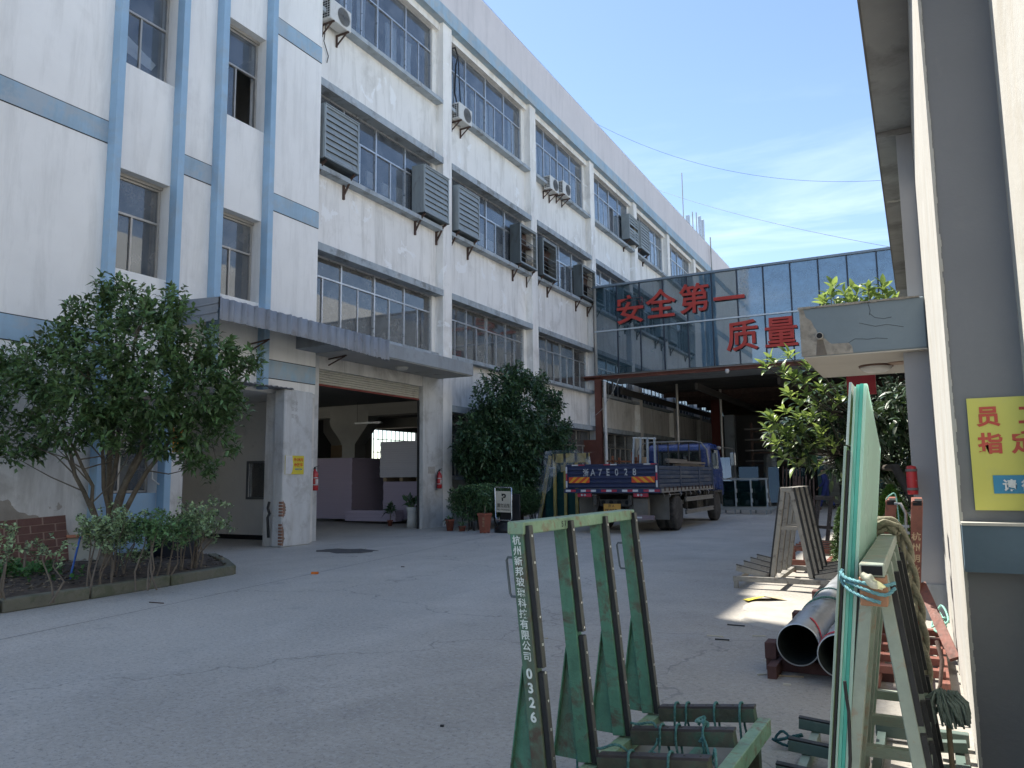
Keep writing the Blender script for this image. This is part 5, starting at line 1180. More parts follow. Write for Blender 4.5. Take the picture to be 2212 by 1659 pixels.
for rows in ([((-10.15,21.3,2.2),(-9.5,20.75,2.18)),((-10.3,21.0,1.6),(-9.75,20.7,1.5)),((-10.45,20.9,.8),(-9.9,20.7,.7)),((-10.6,20.8,.02),(-10.05,20.7,.05))],
             [((-9.95,21.3,2.2),(-8.45,21.2,2.15)),((-9.9,20.78,2.2),(-8.45,20.78,2.14)),((-9.75,20.72,1.95),(-8.42,20.75,1.6)),((-9.85,20.7,1.3),(-9.3,20.7,1.6))],
             [((-9.9,20.74,2.1),(-9.35,20.7,1.75)),((-9.88,20.68,1.6),(-9.5,20.66,1.3)),((-9.95,20.66,1.0),(-9.8,20.64,.9))]):
    V, F = film_sheet(lerp_path(rows, 8), 22, .045); mesh_np('plastic_film', V, F, film, cg)
piece('backing_sheet', M('grey backing sheet', (.05,.06,.06), .5), cg, -10.35, -9.9, y0_+.3, y0_+.32, 0.02, 2.15)

# ------------------------------------------------------------------ walking person in dark blue
def person():
    t = thing('person', 'person in dark blue work clothes walking left through the shaded yard', 'person', (-3.45,33.86,0)); O = Vector((-3.45,33.86,0))
    # skeleton in a local frame: f = walking direction (to the left in view), s = side
    f = Vector((-1,.1,0)).normalized(); s = Vector((-.1,-1,0)).normalized(); u = Vector((0,0,1))
    def skin(name, pts, edges, rad, mat, sub=2):
        me = bpy.data.meshes.new(name); me.from_pydata([tuple(f*p[0]+s*p[1]+u*p[2]) for p in pts], edges, []); o = bpy.data.objects.new(name, me); COL.objects.link(o)
        m1 = o.modifiers.new('s','SKIN'); sv = me.skin_vertices[0].data
        for i, r in enumerate(rad): sv[i].radius = r if isinstance(r, tuple) else (r, r)
        sv[0].use_root = True; m2 = o.modifiers.new('u','SUBSURF'); m2.levels = sub; m2.render_levels = sub
        bpy.context.view_layer.update(); me2 = bpy.data.meshes.new_from_object(o.evaluated_get(bpy.context.evaluated_depsgraph_get())); bpy.data.objects.remove(o)
        me2.materials.clear(); me2.materials.append(mat); me2.polygons.foreach_set('use_smooth', [True]*len(me2.polygons)); o = bpy.data.objects.new(name, me2); COL.objects.link(o); o.parent = t; return o
    cloth = M('dark blue workwear', (.018,.03,.13), .85, .2, 6, .3, 40); skn = M('skin', (.30,.17,.11), .6); shoe = M('dark shoes', (.015,.014,.014), .6); hair = M('black hair', (.01,.01,.012), .7)
    P = [(0,0,.92),(0,0,1.12),(.03,0,1.32),(.05,0,1.42), (.05,.17,1.36),(.02,.23,1.10),(.20,.22,.90), (.03,-.17,1.36),(-.06,-.22,1.10),(-.02,-.20,.88), (0,.09,.86),(.13,.10,.48),(.24,.10,.09), (0,-.09,.86),(-.04,-.09,.47),(-.30,-.09,.15)]
    E_ = [(0,1),(1,2),(2,3),(2,4),(4,5),(5,6),(2,7),(7,8),(8,9),(0,10),(10,11),(11,12),(0,13),(13,14),(14,15)]
    rd = [(.15,.12),(.14,.11),(.16,.12),(.07,.07),.07,.055,.045,.07,.055,.045,.10,.075,.065,.10,.075,.065]
    body = skin('body', P, E_, rd, cloth)
    hd = skin('head', [(.06,0,1.42),(.075,0,1.47),(.09,0,1.535),(.085,0,1.60)], [(0,1),(1,2),(2,3)], [.05,.055,(.078,.085),(.07,.075)], skn)
    skin('hair', [(.06,0,1.56),(.06,0,1.62),(.07,0,1.635)], [(0,1),(1,2)], [(.075,.085),(.075,.08),(.04,.04)], hair, 2)
    skin('nose', [(.165,0,1.52),(.18,0,1.515)], [(0,1)], [.014,.012], skn, 1)
    for a, b in (((.20,.22,.90),(.26,.22,.84)), ((-.02,-.20,.88),(-.01,-.20,.80))):
        a = Vector(a); b = Vector(b); h_ = skin('hand', [tuple(a),tuple(b)], [(0,1)], [(.035,.022),(.038,.018)], skn, 1)
        for k in range(5):
            o_ = (k-2)*.014; e = b+(b-a).normalized()*(.07 if 0 < k < 4 else .05); skin('finger', [tuple(b), (e.x,e.y+o_,e.z), (e.x-.01,e.y+o_,e.z-.015)], [(0,1),(1,2)], [.010,.009,.007], skn, 1)
    skin('shoe', [(.22,.10,.05),(.33,.10,.05),(.42,.10,.06)], [(0,1),(1,2)], [(.045,.045),(.045,.04),(.04,.03)], shoe, 2); skin('shoe', [(-.33,-.09,.13),(-.26,-.09,.05),(-.17,-.09,.035)], [(0,1),(1,2)], [(.045,.045),(.045,.04),(.04,.03)], shoe, 2)
    return t
person()
# ------------------------------------------------------------------ green L-shaped glass rack in front
grn = M('scuffed green enamel', (.075,.205,.14), .6, .30, 9, .35, 70, dirt=((.085,.055,.04), .9, 9, .53), streak=((.10,.065,.05), .8))
grl = M('pale green enamel', (.22,.33,.22), .55, .2, 12, .25, 70, dirt=((.22,.11,.07), .85, 16, .54), streak=((.12,.2,.13), .4))
brn = M('worn brown steel', (.08,.082,.06), .8, .35, 9, .4, 70, dirt=((.05,.12,.08), .75, 9, .52))
whs = M('white stencil paint', (.66,.72,.70), .8, .15, 30, dirt=((.10,.24,.16), .6, 25, .55))
screw = M('bright screw head', (.6,.6,.58), .3, metal=.8)
gk = thing('green_glass_rack', 'rusty green L shaped steel glass rack with white stencilled lettering in the foreground', 'rack', (-1.1,3.2,0))
A0 = Vector((-1.409,2.715,0)); ax = Vector((.037,.9993,0)).normalized(); bxv = Vector((ax.y,-ax.x,0)); Z = Vector((0,0,1))
SP = .376
for k in range(4):
    o = A0+ax*(SP*k); top = o+Z*1.20; bot = o+bxv*.095+Z*.235; d = (top-bot).normalized(); n_ = d.cross(ax).normalized()
    q = MB(); q.bar(bot, top, .052, .058, ax); q.build('upright', grn, gk, bevel=.003)
    # gusset fin widening towards the foot on the back side
    m1 = bot+(top-bot)*.47; back = -bxv
    q = MB(); q.prism([tuple(m1+back*.028), tuple(bot+back*.14), tuple(bot+back*.02), ], tuple(-ax*.004), tuple(ax*.004)); q.build('gusset', grn, gk)
    q = MB(); q.prism([tuple(bot+back*.14), tuple(bot+back*.145), tuple(m1+back*.032), tuple(m1+back*.028)], tuple(-ax*.022), tuple(ax*.022)); q.build('gusset_flange', grn, gk)
    g1 = bot+(top-bot)*(.46 if k == 0 else .53)
    for (a, b) in (((bot+d*.0, g1-d*.008), (g1+d*.008, top+d*.015)) if k < 2 else ((bot, top+d*.015),)):
        MB().bar(a+bxv*.041, b+bxv*.041, .030, .020, ax).build('rubber_strip', black_rub, gk); MB().bar(a+bxv*.0535, b+bxv*.0535, .028, .003, ax).build('strip_face', M('worn rubber face', (.075,.075,.072), .55, .3, 5, .2, 40), gk)
    s_ = MB()
    for j in range(10): c = bot+(top-bot)*(.03+j*.105)+bxv*.056; s_.obox(c, tuple(ax*.0045), tuple(bxv*.0015), tuple(d*.0045))
    o_ = s_.build('screw_heads', screw, gk); tag(o_, kind='stuff')
t0 = A0+Z*1.205-ax*.028; t1 = A0+ax*(3*SP)+Z*1.205+ax*.028
MB().bar(t0, t1, .05, .075, (0,0,1)).build('top_beam', grl, gk, bevel=.004)
text('pen_mark', '5 7', .035, tuple(A0+ax*.30+Z*1.192+bxv*.0392), tuple(ax), (0,0,1), black_rub, gk, ext=.0004)
# base: side rails along the row, bars across
br0 = A0+bxv*.10+Z*.20
inner = (br0-ax*.45, br0+ax*(3*SP+.05)); MB().bar(inner[0]+bxv*.02, inner[1]+bxv*.02, .06, .055, bxv).build('base_rail', grl, gk)
ou = A0+bxv*.645+Z*.235; MB().bar(ou-ax*.45, ou+ax*(3*SP+.05), .055, .075, bxv).build('base_rail', grl, gk, bevel=.003)
MB().bar(br0+bxv*.3+ax*(3*SP-.02)-Z*.06, br0+bxv*.3-ax*.45-Z*.06, .05, .05, bxv).build('base_rail', grn, gk)
for k in range(-1, 4):
    a = br0+ax*(SP*k)+bxv*.055+Z*.035; b = A0+ax*(SP*k)+bxv*.615+Z*.295
    MB().bar(a, b, .055, .060, ax).build('cross_bar', brn, gk, bevel=.002); up = Z
    MB().bar(a+Z*.036, b+Z*.036, .048, .010, ax).build('rubber_strip', M('brown rubber face', (.06,.05,.05), .6, .25, 6), gk)
    s_ = MB()
    for j in range(7): c = a+(b-a)*(.08+j*.14)+Z*.0415; s_.obox(c, tuple(ax*.004), tuple(bxv*.004), (0,0,.0015))
    tag(s_.build('screw_heads', brn, gk), kind='stuff')
for (u_, w_) in ((3*SP+.0,.60),(3*SP-.55,.60),(3*SP,.1),(-.3,.6),(-.3,.1)):
    c = A0+ax*u_+bxv*w_; MB().bar(c, c+Z*.2, .055, .055, ax).build('leg', brn if w_ > .5 else grn, gk)
for k, z0_, z1_ in ((0,.94,1.09),(3,.93,1.06)):
    o = A0+ax*(SP*k); fpt = lambda z: o+bxv*(.095*(1.2-z)/.965)+Z*z-bxv*.026
    a, b = fpt(z1_), fpt(z0_); dd = -bxv*.042+(-ax*.0)
    MB().tube([a, a+dd*.85, a+dd-Z*.012, b+dd+Z*.012, b+dd*.85, b], .005, 8).build('handle', M('grey handle rod', (.12,.14,.15), .5, metal=.4), gk)
plate_ = MB(); c = A0+ax*(SP*2.45)+bxv*.36+Z*.15; plate_.obox(c, tuple(ax*.17+Z*.03), tuple(bxv*.26-Z*.02), (0,0,.004)); plate_.build('loose_sheet', M('grey plywood sheet', (.22,.21,.19), .9, .2, 6), gk)
# stencilled column of characters on the near upright
o = A0; top = o+Z*1.20; bot = o+bxv*.095+Z*.235; d = (bot-top).normalized()
for i, ch in enumerate('杭州新邦玻璃科技有限公司'):
    p = top+d*(.055+i*.0395)-ax*.0275-bxv*.019; text('lettering', ch, .037, tuple(p), tuple(bxv), tuple(-d), whs, gk, ext=.0006, bold=.012)
for i, ch in enumerate('0326'):
    p = top+d*(.555+i*.052)-ax*.0275-bxv*(.012); text('lettering', ch, .050, tuple(p), tuple(bxv), tuple(-d), whs, gk, ext=.0006, bold=.03)

rope_m = M('teal rope', (.07,.20,.19), .85, .3, 60, .6, 200, dirt=((.2,.33,.32), .6, 60, .5))
def rope(name, label, pts, r=.0055, parent=None, mat=None, n=None, twist=True):
    """two strands twisted round a smoothed path"""
    P_ = [Vv(p) for p in pts]; m_ = n or 14; out = []
    for i in range(len(P_)-1):
        p0 = P_[max(i-1,0)]; p1 = P_[i]; p2 = P_[i+1]; p3 = P_[min(i+2,len(P_)-1)]
        for k in range(m_):
            t = k/m_; out.append(.5*((2*p1)+(-p0+p2)*t+(2*p0-5*p1+4*p2-p3)*t*t+(-p0+3*p1-3*p2+p3)*t**3))
    out.append(P_[-1]); q = MB()
    if twist:
        L_ = np.cumsum([0]+[np.linalg.norm(out[i+1]-out[i]) for i in range(len(out)-1)])
        for ph in (0, 2.09, 4.19):
            pp_ = []
            for i, c in enumerate(out):
                t = out[min(i+1,len(out)-1)]-out[max(i-1,0)]; t /= np.linalg.norm(t)+1e-9; a = np.cross(t,(.3,.2,1)); a /= np.linalg.norm(a)+1e-9; b = np.cross(t,a); an = L_[i]/(r*9)*6.28+ph; pp_.append(c+(a*math.cos(an)+b*math.sin(an))*r*.5)
            q.tube(pp_, r*.62, 5)
    else: q.tube(out, r, 6)
    o = q.build(name, mat or rope_m, parent, origin=tuple(P_[0]));
    if parent is None: tag(o, label, 'rope')
    return o
def on_bar(k, t, dz=0.0, du=0.0): a = br0+ax*(SP*k)+bxv*.055+Z*.035; b = A0+ax*(SP*k)+bxv*.615+Z*.295; return a+(b-a)*t+Z*(.043+dz)+ax*du
random.seed(3)
for k, t, lb in ((3,.18,'short teal rope loop over the rear bar, nearest the uprights'),(3,.30,'second teal rope loop over the rear bar of the green rack'),(3,.60,'third teal rope loop over the rear bar of the green rack'),(3,.86,'teal rope loop over the rear bar near its outer end'),
                 (2,.30,'teal rope hanging from the second bar of the green rack'),(2,.46,'teal rope loop at the middle of the second bar'),(2,.72,'knotted teal rope near the outer half of the second bar'),(1,.30,'teal rope over the third bar of the green rack, left side'),(1,.66,'teal rope loop over the third bar, outer half')):
    c = on_bar(k, t); j = lambda s: Vector((random.uniform(-s,s),random.uniform(-s,s),0))
    rope('rope_loop', lb, [c-ax*.035-Z*.15+j(.02), c-ax*.036-Z*.06, c-ax*.028-Z*.0, c+Z*.010, c+ax*.032-Z*.01, c+ax*.04-Z*.10+j(.02), c+ax*.05-Z*.17+j(.03)], .0055)
rope('long_rope', 'long teal rope strung between uprights and second bar of the green rack', [on_bar(2,-.12)-Z*.05, on_bar(2,-.10)+Z*.015, on_bar(2,.05)+Z*.01, on_bar(2,.22)+Z*.012, on_bar(2,.27)-ax*.04-Z*.06, on_bar(1.6,.20)-Z*.10, on_bar(1.4,.25)-Z*.12])
rope('long_rope', 'teal rope lying over the third bar and dropping left', [on_bar(1,-.22)-Z*.12, on_bar(1,-.2)+Z*.02, on_bar(1,0)+Z*.015, on_bar(1,.18)+Z*.03, on_bar(1.2,.32)-Z*.05, on_bar(1.5,.45)-Z*.1, on_bar(1.6,.6)-Z*.13, on_bar(1.4,.75)-Z*.12])
rope('long_rope', 'tangled teal rope sagging between the second and third bars', [on_bar(1.8,.25)-Z*.08, on_bar(1.7,.4)-Z*.11, on_bar(1.45,.55)-Z*.13, on_bar(1.3,.7)-Z*.12, on_bar(1.6,.85)-Z*.09, on_bar(1.2,.98)-Z*.02, on_bar(1.1,1.02)+Z*.01, on_bar(1.0,1.05)-Z*.1])
rope('long_rope', 'teal rope curling inside the near bay of the green rack', [on_bar(1.9,.5)-Z*.1, on_bar(1.5,.35)-Z*.12, on_bar(1.3,.5)-Z*.14, on_bar(1.5,.66)-Z*.14, on_bar(1.75,.8)-Z*.1, on_bar(1.9,.72)-Z*.02])
rope('rope_knot', 'knot of teal rope on the second bar of the green rack', [on_bar(2,.66)+Z*.01, on_bar(2,.68)+Z*.03+ax*.02, on_bar(2,.72)+Z*.02-ax*.02, on_bar(2,.7)+Z*.035+ax*.03, on_bar(2,.65)+Z*.03-ax*.02, on_bar(2,.74)+Z*.01+ax*.02, on_bar(2,.69)-Z*.05-ax*.04], .006)
c = Vector((-.70,4.35,.02)); pts = [c+Vector((random.uniform(-.07,.07),random.uniform(-.07,.07),random.uniform(0,.05))) for k in range(16)]
rope('rope_pile', 'small heap of dark teal rope on the ground behind the green rack', pts, .007, mat=M('dark teal rope', (.02,.08,.09), .9, .3, 50))

# ------------------------------------------------------------------ A-frame with glass sheets on the right
pg = M('pale sage enamel', (.27,.32,.27), .5, .15, 9, .2, 60, dirt=((.30,.17,.10), .75, 9, .57), streak=((.28,.30,.25), .4))
rusty_tan = M('tan rust', (.36,.19,.11), .8, .2, 6, .4, 50)
af = thing('sage_glass_rack', 'pale green A frame glass rack with black rubber strips in the right foreground', 'rack', (-.17,3.6,0))
YA, YB = 3.0, 4.36; ZA = 1.10
MB().box(-.205,-.127,2.90,4.38,ZA-.045,ZA).build('top_beam', pg, af, bevel=.004)
piece('beam_bore_shade', dark_m, af, -.198,-.134,2.898,2.9005,ZA-.038,ZA-.008)
MB().box(-.208,-.124,2.896,2.99,ZA-.14,ZA-.046).build('rust_patch_plate', rusty_tan, af, bevel=.003)
for k in range(4):
    y = YA+.03+k*(YB-YA-.06)/3
    lt, lb_ = Vector((-.185,y,ZA-.05)), Vector((-.318,y,.05)); rt_, rbm = Vector((-.145,y,ZA-.05)), Vector((-.035+.012,y,.06))
    MB().bar(lt, lb_, .042, .05, (1,0,0)).build('left_leg', pg, af, bevel=.003); MB().bar(rt_, rbm, .042, .05, (1,0,0)).build('right_leg', pg, af, bevel=.003)
    dl = (lb_-lt).normalized(); dr = (rbm-rt_).normalized(); nl = Vector((-1,0,-.12)).normalized(); nr_ = Vector((1,0,.12)).normalized()
    for (a, b) in ((.04,.50),(.53,.66),(.68,.97)) if k < 2 else ((.04,.60),(.63,.97)):
        MB().bar(rt_+(rbm-rt_)*a+nr_*.031, rt_+(rbm-rt_)*b+nr_*.031, .018, .036, tuple(nr_)).build('rubber_strip', black_rub, af)
    MB().bar(lt+(lb_-lt)*.04+nl*.030, lt+(lb_-lt)*.97+nl*.030, .016, .036, tuple(nl)).build('rubber_strip', black_rub, af)
    piece('tie_bar', pg, af, -.30, -.03, y-.02, y+.02, .30, .34)
dgr = M('dark green channel', (.09,.13,.115), .6, .2, 4, dirt=((.2,.2,.17), .5, 5, .55))
for k, y in enumerate((3.01,3.38,3.76,4.13,4.5)):
    MB().bar((-.66,y,.085),(-.30,y,.06),.05,.05,(0,1,0)).build('cross_bar', dgr, af, bevel=.002); MB().bar((-.66,y,.115),(-.30,y,.09),.04,.008,(0,1,0)).build('rubber_strip', black_rub, af)
    MB().bar((-.02,y,.06),(.115,y,.075),.05,.05,(0,1,0)).build('cross_bar', dgr, af, bevel=.002)
MB().box(-.30,.13,4.66,4.71,.02,.085).build('base_rail', dgr, af, bevel=.003); MB().box(-.60,-.56,3.0,4.53,.0,.05).build('base_rail', pg, af); MB().box(-.29,-.25,3.0,4.73,.0,.05).build('base_rail', dgr, af); MB().box(.06,.10,3.0,4.73,.0,.04).build('base_rail', dgr, af)
# glass sheets standing on the left side of the frame
g_mint = M('mint frosted glass', (.68,.88,.81), .35, .03, 1.2, spec=.5, trans=.62, ttint=(.94,1,.96))
g_edge = M('teal glass edge', (.28,.78,.66), .25, .25, 2, spec=.6, trans=.45, aniso=(60,1,1), ttint=(.9,1,1))
g_edge2 = M('deep teal glass edge', (.12,.56,.46), .25, .25, 2, spec=.6, trans=.45, ttint=(.9,1,1))
g_grey = M('grey laminated glass', (.30,.40,.40), .3, .1, 2, spec=.6, trans=.3)
spacer_b = M('black spacer', (.02,.02,.022), .7)
def sheet(x_top, x_bot, th, y0, y1, ztop, zbot, mat, label, chamfer=0, parent=None, name='glass_sheet'):
    q = MB(); P_ = [(x_bot,y0,zbot),(x_top,y0,ztop)]
    if chamfer: P_ += [(x_top,y0+chamfer*.95,ztop+.0),(x_top-(x_top-x_bot)*.06,y1,ztop-chamfer)]
    else: P_ += [(x_top,y1,ztop)]
    P_ += [(x_bot,y1,zbot)]
    if chamfer: kx = (x_top-x_bot)/(ztop-zbot); P_ = [(x_bot,y0,zbot),(x_top,y0,ztop),(x_top,y0+.05,ztop),(x_top-kx*chamfer,y1,ztop-chamfer),(x_bot,y1,zbot)]
    q.prism(P_, (0,0,0), (th,0,0)); o = q.build(name, mat, parent, origin=(x_bot,y0,zbot), bevel=.0008)
    if parent is None: tag(o, label, 'glass sheet', 'glass sheets standing on the sage rack')
    return o
zb_ = .10; xt = lambda x: x; ybk = 4.28
def xb(xt_, zt=1.72, zb=.10): return xt_-.105*(zt-zb)
sheet(-.158, xb(-.158), .011, 3.0, ybk, 1.722, zb_, g_mint, 'mint frosted glass sheet with a clipped upper corner, innermost of the stack', .20)
sheet(-.170, xb(-.170), .0112, 2.998, ybk, 1.722, zb_, g_edge2, 'deep teal edged glass sheet next to the frosted innermost one', .20)
sheet(-.182, xb(-.182), .0112, 3.0, ybk, 1.720, zb_, g_edge, 'bright teal edged glass sheet, third from the innermost', .20)
sheet(-.190, xb(-.190), .0074, 2.99, ybk, 1.712, zb_, g_mint, 'thin pale mint glass sheet in the middle of the stack', .18)
sheet(-.2045, xb(-.2045,1.728,1.50), .0085, 2.985, 4.2, 1.728, 1.505, M('clear glass edge', (.42,.52,.54), .15, .15, 3, spec=.8, trans=.2), 'short clear glass offcut leaning at the top of the stack')
sheet(-.2255, xb(-.2255,1.485), .0085, 2.985, 4.2, 1.485, zb_, spacer_b, 'black edged laminated sheet in the stack')
sheet(-.2345, xb(-.2345,1.50), .0085, 2.98, 4.2, 1.50, zb_, g_grey, 'grey laminated glass sheet, outermost of the stack', .12)
# rope and plastic knot at the corner, thick plaited rope
rope('tie_rope', 'blue green rope tied around the glass stack and the sage rack', [(-.10,2.93,1.035),(-.13,2.895,1.03),(-.19,2.89,1.035),(-.25,2.93,1.045),(-.268,2.965,1.06),(-.262,2.965,1.035),(-.24,2.93,1.03),(-.19,2.885,1.015),(-.13,2.888,1.0),(-.10,2.92,1.02)], .006, mat=M('pale blue rope', (.14,.32,.36), .85, .3, 60, .5, 200))
rope('tie_rope', 'second turn of blue green rope below the first at the rack corner', [(-.262,2.965,1.07),(-.27,2.96,1.045),(-.262,2.96,1.02),(-.23,2.92,1.00),(-.18,2.88,.985),(-.145,2.885,.975)], .006, mat=MATS['pale blue rope'])
rag = MB(); random.seed(9); V = []; F = []
for i in range(9):
    for j in range(9):
        a = (j/8-.5)*2; b = (i/8-.5)*2; p = Vector((-.165+.034*a+.006*b, 2.872-.010*math.cos(a*2)+.006*math.sin(b*3+a*2), 1.045-.022*a*1+.020*b*(1-.6*abs(a)))); nv = mn.noise_vector(p*55); V.append(tuple(p+nv*.008))
for i in range(8):
    for j in range(8): k = i*9+j; F.append((k,k+1,k+10,k+9))
o = mesh_np('plastic_rag', V, F, M('crumpled plastic', (.62,.62,.52), .5, .1, 20, .3, 60, trans=.3), None, (-.165,2.872,1.045)); tag(o, 'crumpled white plastic bag knotted at the rope on the rack corner', 'rag')
hemp = M('hemp rope', (.27,.255,.185), .95, .3, 60, .9, 150)
def plait(name, label, path, r):
    P_ = [Vv(p) for p in path]; out = []
    for i in range(len(P_)-1):
        for k in range(26): out.append(P_[i]+(P_[i+1]-P_[i])*k/26)
    q = MB(); L_ = 0; 
    for ph in (0, 2.09, 4.19):
        pp_ = []; L_ = 0
        for i, c in enumerate(out):
            if i: L_ += np.linalg.norm(out[i]-out[i-1])
            t = out[min(i+1,len(out)-1)]-out[max(i-1,0)]; t /= np.linalg.norm(t)+1e-9; a = np.cross(t,(0,1,.2)); a /= np.linalg.norm(a); b = np.cross(t,a); an = L_/(r*5.0)*2+ph; pp_.append(c+a*math.sin(an)*r*.75+b*math.sin(2*an)*r*.38)
        q.tube(pp_, r*.50, 8)
    o = q.build(name, hemp, None, origin=tuple(P_[0])); tag(o, label, 'rope'); return o
plait('plaited_rope', 'thick plaited hemp rope draped over the end of the sage rack', [(-.235,4.36,1.115),(-.20,4.40,1.155),(-.15,4.41,1.15),(-.105,4.41,1.10),(-.085,4.41,1.0),(-.07,4.41,.85),(-.052,4.40,.70),(-.045,4.40,.52),(-.04,4.4,.3)], .028)
plait('plaited_rope', 'coil of thick hemp rope wound on top of the sage rack end', [(-.22,4.28,1.125),(-.17,4.27,1.15),(-.12,4.28,1.125),(-.125,4.34,1.12),(-.18,4.36,1.15),(-.23,4.33,1.12)], .026)
for k in range(1):
    cable('black_strap', 'thin black strap hanging in front of the glass on the sage rack', [(-.275,2.93,.70),(-.272,2.93,.64),(-.268,2.93,.60),(-.272,2.925,.45),(-.280,2.93,.38)], .006)

# ------------------------------------------------------------------ red brown rack behind
ro = M('brick red enamel', (.21,.08,.058), .6, .2, 9, .25, 60, dirt=((.09,.055,.045), .8, 12, .53), streak=((.16,.06,.04), .5))
rd = thing('red_glass_rack', 'brick red steel glass rack with two posts and yellowish stencilled lettering by the right wall', 'rack', (-.1,6.8,0))
for (xt_, xb_, yt, yb_) in ((-.035,-.13,6.62,6.95),(-.215,-.34,6.75,7.1)):
    a = Vector((xb_,yb_,.12)); b = Vector((xt_,yt,1.20)); MB().bar(a, b, .078, .078, (1,0,0)).build('post', ro, rd, bevel=.004)
    d = (b-a).normalized(); MB().obox(b+d*.0005, (.032,0,0), tuple(d.cross(Vector((1,0,0)))*.030), tuple(d*.001)).build('post_bore_shade', dark_m, rd)
    MB().bar(b-d*.05+Vector((0,-.005,0)), b-d*.05+Vector((0,.35,.03)), .075,.06,(1,0,0)).build('head_rail', ro, rd)
    MB().obox(b+Vector((0,-.034,-.022)), (.030,0,0), (0,.002,0), (0,0,.018)).build('rail_bore_shade', dark_m, rd)
    MB().bar((xb_+.08,yb_-.1,.55),(xb_+.26,yb_-.55,.10),.035,.07,(0,1,0)).build('brace', ro, rd)
for k in range(5):
    y = 5.75+k*.36; MB().box(-.40,.06,y,y+.07,.10,.15).build('slat', ro, rd, bevel=.003)
for x in (-.38,-.12,.02): MB().box(x,x+.06,5.65,7.5,.03,.099).build('base_rail', ro, rd, bevel=.003)
stn = M('cream stencil', (.55,.42,.26), .8, .2, 30, dirt=((.25,.09,.06), .7, 30, .5))
a = Vector((-.035,6.62,1.20)); b = Vector((-.13,6.95,.12)); d = (b-a).normalized(); nrm = Vector((0,-1,-.3)).normalized()
upv = -d; nrm = Vector((1,0,0)).cross(upv).normalized()
for i, ch in enumerate('杭州明业玻璃'):
    p = a+d*(.30+i*.088)+nrm*.041*(1 if nrm.y < 0 else -1)+Vector((-.034,0,0)); text('lettering', ch, .066, tuple(p), (1,0,0), tuple(upv), stn, rd, ext=.0008, bold=.02)
MB().tube([(-.19,6.7,1.17),(-.15,6.68,1.17),(-.12,6.68,1.1),(-.13,6.72,.7)], .012, 8).bar((-.2,6.7,1.0),(-.1,6.68,1.0),.02,.012,(0,0,1)).bar((-.2,6.7,.95),(-.1,6.68,.95),.02,.012,(0,0,1)).build('latch_bar', M('dull steel bar', (.3,.3,.29), .5, metal=.5), rd)
rope('green_rope', 'green rope heap at the foot of the right wall behind the red rack', [(.0,7.6,.2),(.06,7.4,.26),(.1,7.2,.18),(.03,7.1,.24),(.10,7.0,.28),(.0,7.3,.16),(.08,7.5,.3),(.12,7.25,.22),(.02,7.05,.18),(.09,6.95,.16)], .009, mat=M('sea green rope', (.22,.45,.38), .85, .3, 50))
rope('green_rope', 'thin green cord over the top of the left red post', [(-.25,6.72,1.20),(-.22,6.70,1.235),(-.18,6.70,1.23),(-.17,6.72,1.0),(-.165,6.75,.7)], .005, mat=MATS['sea green rope'])
rbx = thing('red_extinguisher_box', 'red cylinder strapped beside the right pier with grey bands and white tag', 'cylinder', (-.06,8.3,1.2))
MB().lathe([(0,0),(.046,0),(.048,.02),(.048,.24),(.04,.27),(0,.28)], (-.075,8.40,1.20), 18).build('cylinder', M('red cylinder', (.40,.025,.03), .4, .15, 6), rbx)
for z in (1.24,1.42): MB().lathe([(.0495,0),(.0515,0),(.0515,.025),(.0495,.025)], (-.075,8.40,z), 18, ring=True).build('strap', M('grey strap', (.14,.12,.12), .7), rbx)
MB().obox((-.052,8.368,1.355), (.008,0,.004), (0,.001,0), (-.006,0,.03)).build('tag', M('white tag', (.7,.7,.7)), rbx)
heat = MB().tube([(.02,5.28,.42),(.04,5.2,.33),(.02,5.15,.2),(-.02,5.12,.10),(-.05,5.1,.03)], [.012,.012,.010,.008,.004], 6).build('rusty_hook', rust, None, origin=(.02,5.3,.3)); tag(heat, 'rusty curved iron strip leaning against the wall foot', 'iron strip')
# mop head
mp_ = thing('mop', 'grey green string mop head standing at the bottom right', 'mop', (.03,4.1,.1)); q = MB(); random.seed(4)
for k in range(150):
    a = random.uniform(0,6.28); r = random.uniform(.045,.085); b_ = random.uniform(.6,1.4); c0_ = Vv((.035,4.02,.40)); pts = [c0_+Vv((0,0,-.02)), c0_+Vv((r*.6*math.cos(a),r*.6*math.sin(a),.03*b_)), c0_+Vv((r*math.cos(a+.3),r*math.sin(a+.3),.0)), c0_+Vv((r*1.05*math.cos(a+.5),r*1.05*math.sin(a+.5),-.07*b_))]; q.tube(pts, .0055, 4, cap=False)
q.build('strings', M('mop strings', (.20,.25,.22), .95, .3, 50, .5, 100), mp_); MB().tube([(.035,4.02,.42),(.04,4.0,-.0)], .011, 8).build('handle', wood, mp_)

